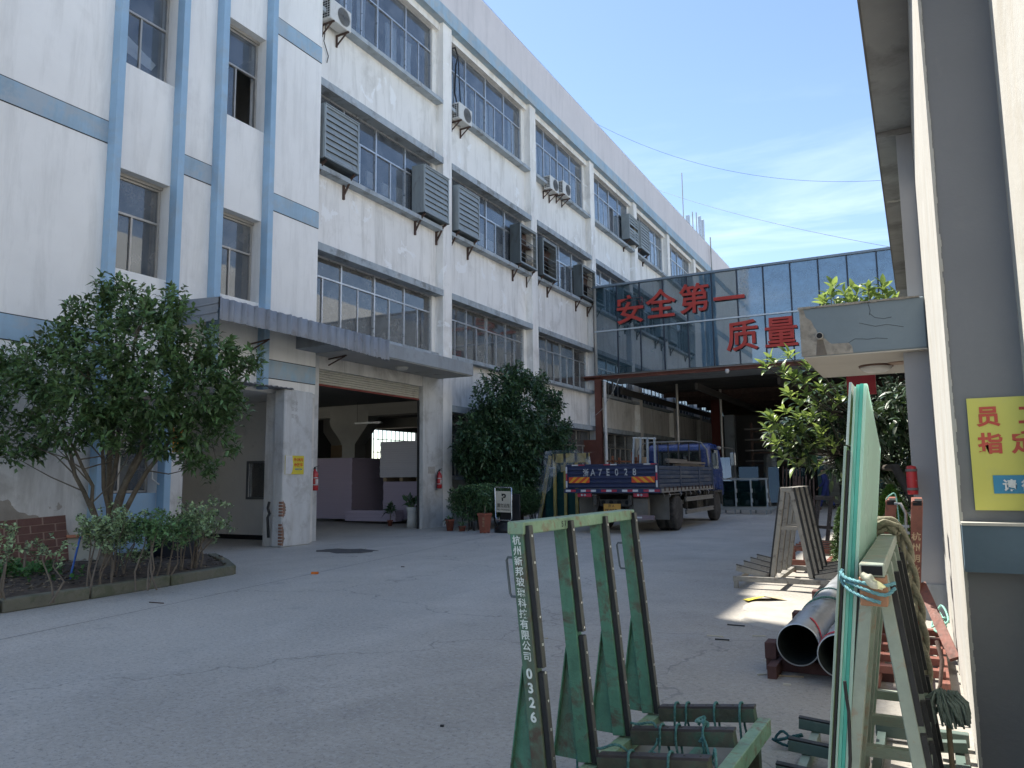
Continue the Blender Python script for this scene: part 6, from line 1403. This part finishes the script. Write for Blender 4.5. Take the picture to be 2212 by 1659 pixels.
# ------------------------------------------------------------------ spiral ducts on timbers
duct = M('spiral galvanised duct', (.46,.48,.49), .38, .08, 3, .1, 20, metal=.75)
def spiral(x, y0, y1, r, z, label):
    t = thing('spiral_duct', label, 'duct', (x,y0,z)); n = 36; m_ = 150; V = []; F = []
    for i in range(m_+1):
        y = y0+(y1-y0)*i/m_
        for j in range(n):
            a = 2*math.pi*j/n; ph = ((y-y0)/.075+j/n) % 1; rr_ = r+(.0035 if ph < .12 else 0); V.append((x+(.02*(y-y0))+rr_*math.cos(a), y, z+rr_*math.sin(a)))
    for i in range(m_):
        for j in range(n): F.append((i*n+j, i*n+(j+1)%n, (i+1)*n+(j+1)%n, (i+1)*n+j))
    mesh_np('outer_wall', V, F, duct, t, smooth=True)
    V = [(x+(.02*(yy-y0))+(r-.004)*math.cos(2*math.pi*j/n), yy, z+(r-.004)*math.sin(2*math.pi*j/n)) for yy in (y0-.001,y1) for j in range(n)]; F = [(j,(j+1)%n,(j+1)%n+n,j+n) for j in range(n)]
    mesh_np('inner_wall', V, F, M('shade darkened duct wall', (.035,.045,.045), .6, .15, 3, metal=.3), t, smooth=True)  # inner wall coloured near black to stand for the shade inside
    MB().lathe([(r-.004,0),(r+.004,0),(r+.004,.012),(r-.004,.012)], (x,y0-.004,z), 36, axis='y', ring=True).build('rim', duct, t); return t
spiral(-.828, 5.78, 9.4, .140, .230, 'left spiral galvanised duct lying open end to the viewer with a teal rope round it')
spiral(-.545, 5.62, 9.2, .140, .212, 'right spiral galvanised duct beside the glass, partly hidden')
redtape = M('red tape', (.50,.03,.05), .5)
MB().lathe([(.1425,0),(.1455,0),(.1455,.045),(.1425,.045)], (-.545,5.66,.215), 36, axis='y', ring=True).build('tape_band', redtape, bpy.data.objects['spiral_duct.001'])
q = MB()
for k in range(12):
    a = .3+k*.08; q.obox((-.828+.1455*math.cos(a)+.004, 5.88+k*.018, .230+.1455*math.sin(a)), (-.012*math.sin(a),0,.012*math.cos(a)), (0,.012,0), (.001*math.cos(a),0,.001*math.sin(a)))
q.build('tape_band', redtape, bpy.data.objects['spiral_duct'])
rope('duct_rope', 'teal rope tied diagonally over the left spiral duct', [(-.99,6.6,.06)]+[(-.80+.150*math.cos(a)+.010, 6.7+.5*(math.pi-a)/math.pi*1.3, .230+.152*math.sin(a)) for a in np.linspace(math.pi,.3,9)], .009)
rope('duct_rope', 'dark rope looped across the far half of the left spiral duct', [(-.790+.152*math.cos(a), 7.6, .230+.152*math.sin(a)) for a in np.linspace(math.pi*1.02,.2,9)], .007, mat=MATS['dark teal rope'])
rsk = M('rusty red timber', (.085,.04,.035), .85, .3, 5, .4, 40)
for (y, lb) in ((5.95,'front rusty bearer under the spiral ducts'),(7.3,'middle rusty bearer under the spiral ducts'),(8.7,'rear rusty bearer under the spiral ducts')):
    o = MB().box(-1.08,-.25,y,y+.09,0.0,.085).box(-1.08,-1.0,y-.03,y+.12,.086,.20).build('bearer', rsk, None, bevel=.004, origin=(-.6,y,0)); tag(o, lb, 'beam')
o = MB().box(-1.03,-.97,5.7,8.9,.0,.0849).build('side_bearer', rsk, None, origin=(-1,7,0)); tag(o, 'long rusty side bearer along the left duct', 'beam')

# ------------------------------------------------------------------ white A-frame further back
wf = M('chipped white enamel', (.25,.24,.215), .6, .15, 7, .25, 60, dirt=((.09,.07,.06), .85, 11, .55), streak=((.25,.22,.19), .5))
wa = thing('white_a_frame', 'chipped white A frame glass rack standing half in the sun patch', 'rack', (-1.6,10.7,0))
CX = -1.47; ya = [10.06,10.52,10.98,11.44]
for k, y in enumerate(ya):
    for s_ in (-1, 1):
        a = Vector((CX+s_*.225,y,.15)); b = Vector((CX+s_*.045,y,1.24)); MB().bar(b, a, .05, .065, (1,0,0)).build('leg', wf, wa, bevel=.003)
        nn = Vector((s_,0,.16)).normalized(); MB().bar(b+nn*.036, a+nn*.036, .020, .05, tuple(nn)).build('rubber_strip', black_rub, wa)
        c0_ = Vector((CX+s_*.25,y,.155)); c1_ = Vector((CX+s_*.66,y,.245)); MB().bar(c0_, c1_, .05, .07, (0,1,0)).build('base_arm', wf, wa); MB().bar(c0_+Z*.041, c1_+Z*.041, .042, .012, (0,1,0)).build('rubber_strip', black_rub, wa)
    piece('tie_bar', wf, wa, CX-.14, CX+.14, y-.02, y+.02, .73, .77)
MB().box(CX-.075,CX+.055,10.02,10.12,1.19,1.25).box(CX-.06,CX+.065,10.12,11.5,1.20,1.245).build('top_beam', wf, wa, bevel=.004)
for y in (10.03, 11.45): MB().box(CX-.70,CX+.70,y-.03,y+.03,.085,.15).build('base_rail', wf, wa, bevel=.004)
for x in (CX-.68,CX-.2,CX+.2,CX+.64): piece('base_rail', wf, wa, x, x+.05, 10.061, 11.42, .09, .14)
for x in (CX-.69,CX+.64): 
    for y in (10.0,11.4): piece('foot', wf, wa, x, x+.05, y, y+.05, 0, .085)
# low red slatted rack behind it and the small black stand
lr = thing('red_slatted_rack', 'low red steel rack with angled slats behind the white A frame', 'rack', (-1.1,12.3,0))
for k in range(5): y = 12.0+k*.33; MB().bar((-1.72,y,.34),(.0,y,.22),.05,.06,(0,1,0)).build('slat', ro, lr); MB().bar((-1.72,y,.376),(.0,y,.256),.035,.01,(0,1,0)).build('rubber_strip', black_rub, lr)
MB().bar((-1.72,11.95,.31),(-1.72,13.4,.31),.06,.06).build('rail', ro, lr); MB().bar((-1.3,11.95,.1),(-1.3,13.4,.1),.06,.06).build('rail', ro, lr); MB().bar((-.1,11.95,.15),(-.1,13.4,.15),.06,.06).build('rail', ro, lr)
for x in (-1.72,-1.3,-.1):
    for y in (12.0,13.3): piece('leg', ro, lr, x-.03, x+.03, y-.03, y+.03, 0, .3 if x < -1.5 else .12)
piece('sole_rail', ro, lr, -1.75, 0, 11.9, 11.96, .10, .18)
bs = thing('black_stand', 'small tar blackened steel stand with two posts behind the red slatted rack', 'stand', (-1.5,13.6,0)); tarm = M('tar flecked steel', (.035,.03,.03), .6, .4, 14, .4, 60, dirt=((.45,.43,.38), .8, 22, .62))
for dx in (0,.19): MB().bar((-1.63+dx,13.6,.1),(-1.50+dx,13.6,1.02),.06,.06).build('post', tarm, bs)
MB().box(-1.55,-1.27,13.5,13.75,.99,1.05).build('top_plate', tarm, bs); MB().bar((-1.58,13.65,.55),(-1.0,13.65,.52),.05,.05,(0,0,1)).build('arm', tarm, bs); piece('base', wf, bs, -1.68,-1.38,13.45,13.8,.1,.16)
# cardboard flap
cbm = M('sunlit cardboard', (.45,.37,.24), .9, .08, 4); 
cb = thing('folded_cardboard', 'folded piece of cardboard with a yellow end lying at the edge of the sun patch', 'cardboard', (-1.75,9.1,0))
q = MB(); q.prism([(-1.72,9.30,.015),(-1.60,8.93,.075),(-1.30,9.10,.006),(-1.45,9.42,.012)], (0,0,0),(0,0,.005)); q.build('flap', cbm, cb)
q = MB(); q.prism([(-1.60,8.93,.075),(-1.72,9.30,.016),(-1.86,9.05,.01),(-1.76,8.86,.03)], (0,0,0),(0,0,.005)); q.build('flap', M('yellow card', (.62,.52,.05), .7), cb)
def bit(x, y, l, a, mat, label, name='scrap', w=.012, h=.01):
    o = MB().obox((0,0,h/2+.001), (l/2*math.cos(a),l/2*math.sin(a),0), (-w/2*math.sin(a),w/2*math.cos(a),0), (0,0,h/2)).build(name, mat, None); o.location = (x,y,0); tag(o, label, 'scrap', 'small scraps littering the yard'); return o
bwd = M('pale wood scrap', (.5,.46,.38), .9); random.seed(12)
for (px, py, l, a, m_) in ((1545,1335+40,.14,.1,bwd),(1640,1375,.12,.4,bwd),(1650,1458,.10,.7,bwd),(1700,1462,.22,.2,wood),(1665,1430,.10,-.4,bwd),(1590,1352,.16,0,black_rub),(1560,1383,.12,.1,black_rub),(955,1570,.02,.3,black_rub),(1180,1380,.03,1,bwd),(338,1303,.22,.1,rust),(450,1240,.12,.6,bwd),(790,1185,.04,.3,bwd),(1240,1405,.05,.9,bwd),(1700,1480,.05,0,bwd),(870,1225,.06,.2,rust),(1100,1220,.08,.1,bwd)):
    lb_ = ('tiny pale scrap of wood on the open yard' if m_ is bwd else 'thin dark strip lying on the open yard')
    dv = (FW*FOC+RT*(px-1106)-UP*(py-829.5)); t = -EYE/dv.z; bit(dv.x*t, dv.y*t, l, a, m_, lb_)
o = bit(-8.134, 9.005, .10, .5, M('orange peel', (.65,.16,.02), .6), 'small orange scrap on the ground in front of the factory door', 'orange_scrap', .06, .03); o['label'] = 'small orange scrap on the ground in front of the factory door'; del o['group']
# ------------------------------------------------------------------ things around the doors
red_e = M('extinguisher red', (.42,.02,.025), .35, .08, 4, spec=.6)
def ext(x, y, z, label):
    t = thing('fire_extinguisher', label, 'fire extinguisher', (x,y,z), 'fire extinguishers hung on the door pillars')
    MB().lathe([(0,0),(.075,0),(.082,.015),(.082,.37),(.06,.43),(.028,.45),(.028,.49),(0,.49)], (x,y,z), 20).build('cylinder', red_e, t)
    for zz in (.12,.28): MB().lathe([(.083,0),(.0845,0),(.0845,.022),(.083,.022)], (x,y,z+zz), 20, ring=True).build('clamp_band', alu2, t)
    MB().box(x+.0,x+.0835,y-.05,y+.03,z+.15,z+.26).build('label_patch', M('worn white label', (.55,.5,.48), .7, .2, 30), t)
    MB().bar((x,y,z+.49),(x,y,z+.54),.03,.03).bar((x,y,z+.54),(x+.02,y+.12,z+.57),.02,.012).bar((x,y,z+.515),(x+.02,y+.09,z+.52),.02,.01).build('valve_handle', black_rub, t)
    MB().tube([(x,y-.02,z+.51),(x+.02,y-.12,z+.47),(x+.02,y-.15,z+.3),(x+.01,y-.14,z+.05),(x,y-.12,z+.0)], .011, 7).build('hose', black_rub, t)
ext(-12.40, 13.66, 1.16, 'red fire extinguisher hung on the left pillar of the factory door'); ext(-12.38, 18.86, 1.12, 'red fire extinguisher hung on the right pillar of the factory door')
ys_ = thing('yellow_notice', 'faded yellow and white no parking notice on the left door pillar', 'sign', (-11.97,12.5,1.53)); yn = M('notice yellow', (.62,.52,.05), .6, .1, 5)
MB().box(-11.979,-11.966,12.27,12.83,1.53,1.93).build('panel', yn, ys_)
q = MB(); q.prism([(0,12.272,1.532),(0,12.44,1.532),(0,12.48,1.60),(0,12.50,1.73),(0,12.47,1.928),(0,12.272,1.928)], (-11.967,0,0), (-11.9645,0,0)); q.build('torn_paper', M('torn white sheet', (.62,.62,.62), .8), ys_)
nr2 = M('notice red', (.55,.06,.02), .7)
def tn(b, s, y, z, m_=nr2, sx=1): return text('lettering', b, s, (-11.964,y,z), (0,1,0), (0,0,1), m_, ys_, ext=.001, bold=.02, sx=sx)
tn('外5米内', .082, 12.515, 1.815, sx=1.0); tn('停放车', .082, 12.53, 1.705, sx=1.1); tn('福建省公安制', .036, 12.56, 1.625, M('notice blue', (.05,.2,.4)), 1.0)
MB().box(-12.499,-12.49,13.57,13.68,1.80,1.93).build('switch_plate', M('white switch', (.6,.6,.58), .5), None, origin=(-12.49,13.6,1.8)); o = bpy.data.objects['switch_plate']; tag(o, 'small white switch plate above the left fire extinguisher', 'switch'); piece('socket', dark_m, o, -12.489,-12.486,13.60,13.65,1.83,1.90)
o = MB().box(-12.497,-12.49,18.45,18.80,1.55,1.75).build('paper_notice', M('aged notice', (.42,.40,.37), .85, .15, 25, dirt=((.12,.12,.12), .7, 40, .55)), None, origin=(-12.49,18.6,1.6)); tag(o, 'small aged paper notice on the right door pillar', 'notice')
on = MB().box(BX+.002,BX+.012,9.62,9.98,1.95,2.4).build('orange_notice', M('orange notice', (.55,.22,.03), .7, .1, 6), None, origin=(BX,9.8,2)); tag(on, 'orange notice on the wall half hidden by the tree foliage', 'sign')
text('lettering', '安全', .14, (BX+.013, 9.65, 2.15), (0,1,0), (0,0,1), nr2, on, ext=.001, bold=.02)
# stencilled pair of faded characters on the pillar
for i, zz in enumerate((3.05,2.9,2.75)): 
    tp = text('faded_lettering', '安全', .10, (-11.979,12.42,zz), (0,1,0), (0,0,1), M('faded grey stencil', (.33,.32,.31), .9, .3, 30), blk, ext=.0006)
# pots
terra = M('terracotta', (.26,.085,.055), .8, .15, 5, .2, 40, dirt=((.12,.06,.045), .5, 5, .55)); tsoil = M('pot soil', (.04,.03,.025), .95)
def pot(x, y, r0, r1, h, label, n=24, mat=terra, leaves=40, lsz=(.10,.03), spread=.6, lm=leafd, square=0, name='flower_pot', cat='flower pot', stem=0):
    t = thing(name, label, cat, (x,y,0)); prof = [(0,.01),(r0,.01),(r1*.93,h*.88),(r1,h*.88),(r1*1.04,h*.9),(r1*1.04,h),(r1*.9,h),(r1*.88,h*.95),(0,h*.93)]
    MB().lathe(prof, (x,y,0), n, smooth=n > 10).build('pot', mat, t); MB().lathe([(r1*.86,0),(r1*.86,.005)], (x,y,h*.94), 16).build('soil', tsoil, t)
    P = np.tile((x,y,h*.95+stem*.5),(leaves,1))+rng.normal(0,r1*.35,(leaves,3))*np.array((1,1,.3)); P[:,2] += rng.uniform(0,1,leaves)*stem*.6; D = unit(rng.normal(0,spread,(leaves,3))+np.array((0,0,.9)))
    V, F = leaf_arrays(P, D, lsz[0]*rng.uniform(.6,1.2,leaves), np.full(leaves,lsz[1]), .5); mesh_np('plant', V, F, lm, t)
    if stem: MB().tube([(x,y,h*.9),(x+.02,y,h+stem*.6)],[.014,.01],6).build('stem', twig_m, t)
    return t
pot(-11.30,17.74,.085,.125,.31,'plain terracotta pot nearest the door pillar', leaves=30, lsz=(.16,.04), spread=.5)
pot(-10.89,17.70,.075,.105,.14,'small low red clay pot with thin grass', leaves=36, lsz=(.24,.012), spread=.5, lm=greenish)
dp = pot(-10.05,17.45,.15,.215,.50,'tall decorated hexagonal terracotta planter with cream lettering', n=6, leaves=200, lsz=(.10,.05), spread=1.0, stem=.5, lm=hedge_l, name='hexagonal_planter', cat='planter')
for i, ch in enumerate('富贵花'): text('lettering', ch, .075, (-10.02, 17.266, .34-i*.09), (1,0,0), (0,-.16,1), stn, dp, ext=.001)
for k in range(6): a = k*1.047; piece('foot', terra, dp, -10.05+.12*math.cos(a)-.02, -10.05+.12*math.cos(a)+.02, 17.45+.12*math.sin(a)-.02, 17.45+.12*math.sin(a)+.02, 0, .03)
vs = thing('white_vase', 'tall white flared vase with broad leaved plant inside the factory door', 'vase', (-13.08,18.5,0)); vw = M('white glazed vase', (.55,.55,.53), .3, .04, 2)
MB().lathe([(0,0),(.16,0),(.135,.25),(.14,.45),(.185,.60),(.175,.60),(.13,.45),(0,.40)], (-13.08,18.5,0), 28).build('vase', vw, vs)
P = np.tile((-13.08,18.5,.6),(26,1))+rng.normal(0,.05,(26,3)); D = unit(rng.normal(0,.55,(26,3))+np.array((0,0,.8))); V, F = leaf_arrays(P+D*.12, D, rng.uniform(.25,.42,26), np.full(26,.13), .5); mesh_np('leaves', V, F, leafd, vs)
tw = MB(); [tw.tube([tuple(P[i]-(0,0,.05)), tuple(P[i]+D[i]*.14)], .006, 4) for i in range(26)]; tw.build('stem', greenish, vs)
pot(-14.2,18.95,.06,.09,.18,'small pot with a dark spiky plant left of the white vase', leaves=70, lsz=(.30,.05), spread=.8, stem=.35)
# no parking board
npb = thing('no_parking_board', 'black A board with a chrome framed cream no parking sign in front of the hedge', 'sign board', (-9.62,17.75,0))
bdy = M('black plastic board', (.02,.02,.022), .45, .1, 4)
MB().prism([(-9.93,17.95,.06),(-9.27,17.95,.06),(-9.37,18.12,.98),(-9.85,18.12,.98)], (0,0,0),(0,.05,0)).build('rear_board', bdy, npb, bevel=.01)
MB().lathe([(0,0),(.36,0),(.36,.08),(.33,.15),(.28,.17),(.26,.25),(.24,.26),(0,.26)], (-9.58,17.85,0), 28).build('tyre_base', bdy, npb)
def npp(u, v, off=0): return Vector((-9.58,17.62,.32))+Vector((.955,-.02,-.03))*u+Vector((-.10,.16,.95))*v+Vector((0,-1,.15))*off   # board leans back a little
chrome = M('chrome tube', (.62,.63,.64), .2, metal=.9)
MB().tube([npp(-.26,.86),npp(-.25,.05),npp(-.20,0),npp(.20,0),npp(.25,.05),npp(.26,.86),npp(.23,.88),npp(-.23,.88),npp(-.26,.86)], .017, 10).build('frame', chrome, npb)
MB().add([npp(-.235,.21),npp(.235,.21),npp(.235,.78),npp(-.235,.78),npp(-.235,.21,-.012),npp(.235,.21,-.012),npp(.235,.78,-.012),npp(-.235,.78,-.012)],[(0,1,2,3),(7,6,5,4),(0,4,5,1),(1,5,6,2),(2,6,7,3),(3,7,4,0)]).build('sign_face', M('cream sign face', (.55,.50,.40), .4, .08, 3), npb)
xd = Vector((.955,-.02,-.03)); ud = Vector((-.10,.16,.95)); 
text('lettering', 'P', .26, tuple(npp(-.06,.52,.004)), tuple(xd), tuple(ud), inkm, npb, ext=.001, bold=.03); 
q = MB(); q.add([npp(-.085,.615,.008),npp(.0,.60,.008),npp(.0,.635,.008),npp(-.085,.65,.008)],[(0,1,2,3)]); q.build('letter_gap', M('cream sign face', (.55,.50,.40)), npb)
text('lettering', '请勿泊车', .098, tuple(npp(-.205,.36,.004)), tuple(xd), tuple(ud), inkm, npb, ext=.001, bold=.015); text('lettering', 'NO PARKING', .068, tuple(npp(-.205,.255,.004)), tuple(xd), tuple(ud), inkm, npb, ext=.001, sx=.93)
MB().bar(npp(-.2,.345,.003), npp(.2,.345,.003), .008, .002, tuple(ud)).build('underline', inkm, npb)
# boards leaning on the wall in the planting bed
def leaning(name, label, c, w, h, mat, tilt=.3, th=.03, cat='board'):
    t = thing(name, label, cat, c); return t
bp_ = thing('brick_pattern_board', 'leaning reddish brown panel scored with brick courses against the wall', 'board', (-12.0,7.0,.15))
bb_ = M('brick red panel face', (.135,.068,.055), .85, .2, 6, .3, 50, dirt=((.08,.035,.03), .5, 5, .55)); mor = M('pale joint', (.30,.21,.17), .9)
o0 = Vector((-12.05,6.55,.14)); ud_ = Vector((-.16,.0,.70)); wd_ = Vector((.16,.98,.05))*1.05; nn = wd_.cross(ud_).normalized()
MB().obox(o0+wd_*.5+ud_*.5-nn*.012, tuple(wd_*.5), tuple(ud_*.5), tuple(nn*.010)).build('panel', mor, bp_)
for r_ in range(6):
    off = .0 if r_ % 2 else -.17; x = off
    while x < 1:
        a, b = max(0,x), min(1,x+.33)
        if b-a > .03: MB().obox(o0+wd_*((a+b)/2)+ud_*((r_+.5)/6), tuple(wd_*((b-a)/2-.008)), tuple(ud_*(1/12-.008)), tuple(nn*.006)).build('brick', bb_, bp_)
        x += .34
mt_ = thing('mosaic_board', 'grey mosaic tile board leaning at the left end of the bed', 'board', (-12.0,5.7,.15)); mo = M('grey mosaic tile', (.26,.25,.24), .7, .2, 9); o1 = Vector((-11.9,5.35,.12)); ud2 = Vector((-.16,.0,.48)); wd2 = Vector((.02,.92,.03)); n2 = wd2.cross(ud2).normalized()
MB().obox(o1+wd2*.5+ud2*.5-n2*.01, tuple(wd2*.5), tuple(ud2*.5), tuple(n2*.009)).build('panel', mor, mt_)
for i in range(16):
    for j in range(9): MB().obox(o1+wd2*((i+.5)/16)+ud2*((j+.5)/9), tuple(wd2*(.5/16*.86)), tuple(ud2*(.5/9*.86)), tuple(n2*.003)).build('tile', mo if (i*7+j*3)%5 else mor, mt_)
o = MB().obox((-11.9,7.85,.36), (.05,.26,0), (-.05,0,.20), (.012,0,.004)).build('grey_board', M('pale grey board', (.34,.34,.29), .8), None, origin=(-11.9,7.85,.2)); tag(o, 'small pale grey board leaning right of the brick patterned panel', 'board'); MB().obox((-11.9,7.86,.555), (.07,.30,0), (-.008,0,.022), (.02,0,.004)).build('orange_edge', M('orange tile edge', (.42,.17,.10), .8), o)
# peeled render low on the wall
peelm = M('bare cement render', (.33,.295,.25), .95, .2, 3, .5, 30, world=True)
pp0 = [(5.0,.98),(5.5,1.10),(5.62,1.32),(5.95,1.34),(6.05,1.12),(6.2,1.05),(6.38,1.18),(6.42,1.0),(6.62,1.12),(6.85,1.15),(7.0,.98),(7.25,.90),(7.5,.78),(7.8,.66),(7.95,.3)]
random.seed(2); pp2 = [(5.0,.1)]
for (a_, b_), (c_, d_) in zip(pp0, pp0[1:]):
    for k in range(7): t = k/7; pp2.append((a_+(c_-a_)*t+random.uniform(-.012,.012), b_+(d_-b_)*t+random.uniform(-.02,.02)))
pp2 += [(7.97,.1)]
q = MB(); q.prism([(0,y,z) for y, z in pp2], (BX+.0005,0,0),(BX+.002,0,0)); q.build('bare_render', peelm, blk)
# stakes, pipe and bin in the bed
o = MB().tube([(-10.9,6.32,.05),(-10.91,6.34,.62)], [.018,.016], 7).build('wooden_stake', twig_m, None, origin=(-10.9,6.3,.1)); tag(o, 'short pale wooden stake upright in the bed near the brick patterned board', 'stake')
o = MB().tube([(-10.25,6.55,.05),(-10.22,6.66,.68)], .014, 8).build('blue_stake', M('blue plastic rod', (.03,.12,.42), .4), None, origin=(-10.2,6.6,.1)); tag(o, 'blue plastic rod stuck in the planting bed', 'stake')
bn = thing('dark_bin', 'dark blue bin half hidden behind the variegated shrubs', 'bin', (-11.45,8.9,.15)); MB().lathe([(0,0),(.20,0),(.25,.50),(.26,.50),(.26,.53),(0,.53)], (-11.45,8.9,.13), 20).build('body', M('dark blue plastic', (.02,.025,.05), .5), bn); MB().box(-11.2,-10.9,8.7,9.2,.13,.55).build('crate', M('black crate', (.02,.022,.03), .6), bn)
o = MB().lathe([(0,0),(.05,0),(.045,.30),(0,.31)], (-10.5,5.2,.1), 10).build('clay_shard', terra, None, origin=(-10.5,5.2,.1)); tag(o, 'clay tube shard lying at the left of the bed', 'pot shard')
# ground window pipe
cable('drain_pipe', 'thin white bent pipe beside the ground floor window of the stair block', [(-12.3,9.3,1.75),(-12.3,9.3,1.45),(-12.28,9.42,1.36),(-12.28,9.62,1.30),(-12.28,9.63,.9)], .016, M('white pipe', (.6,.6,.58), .5))
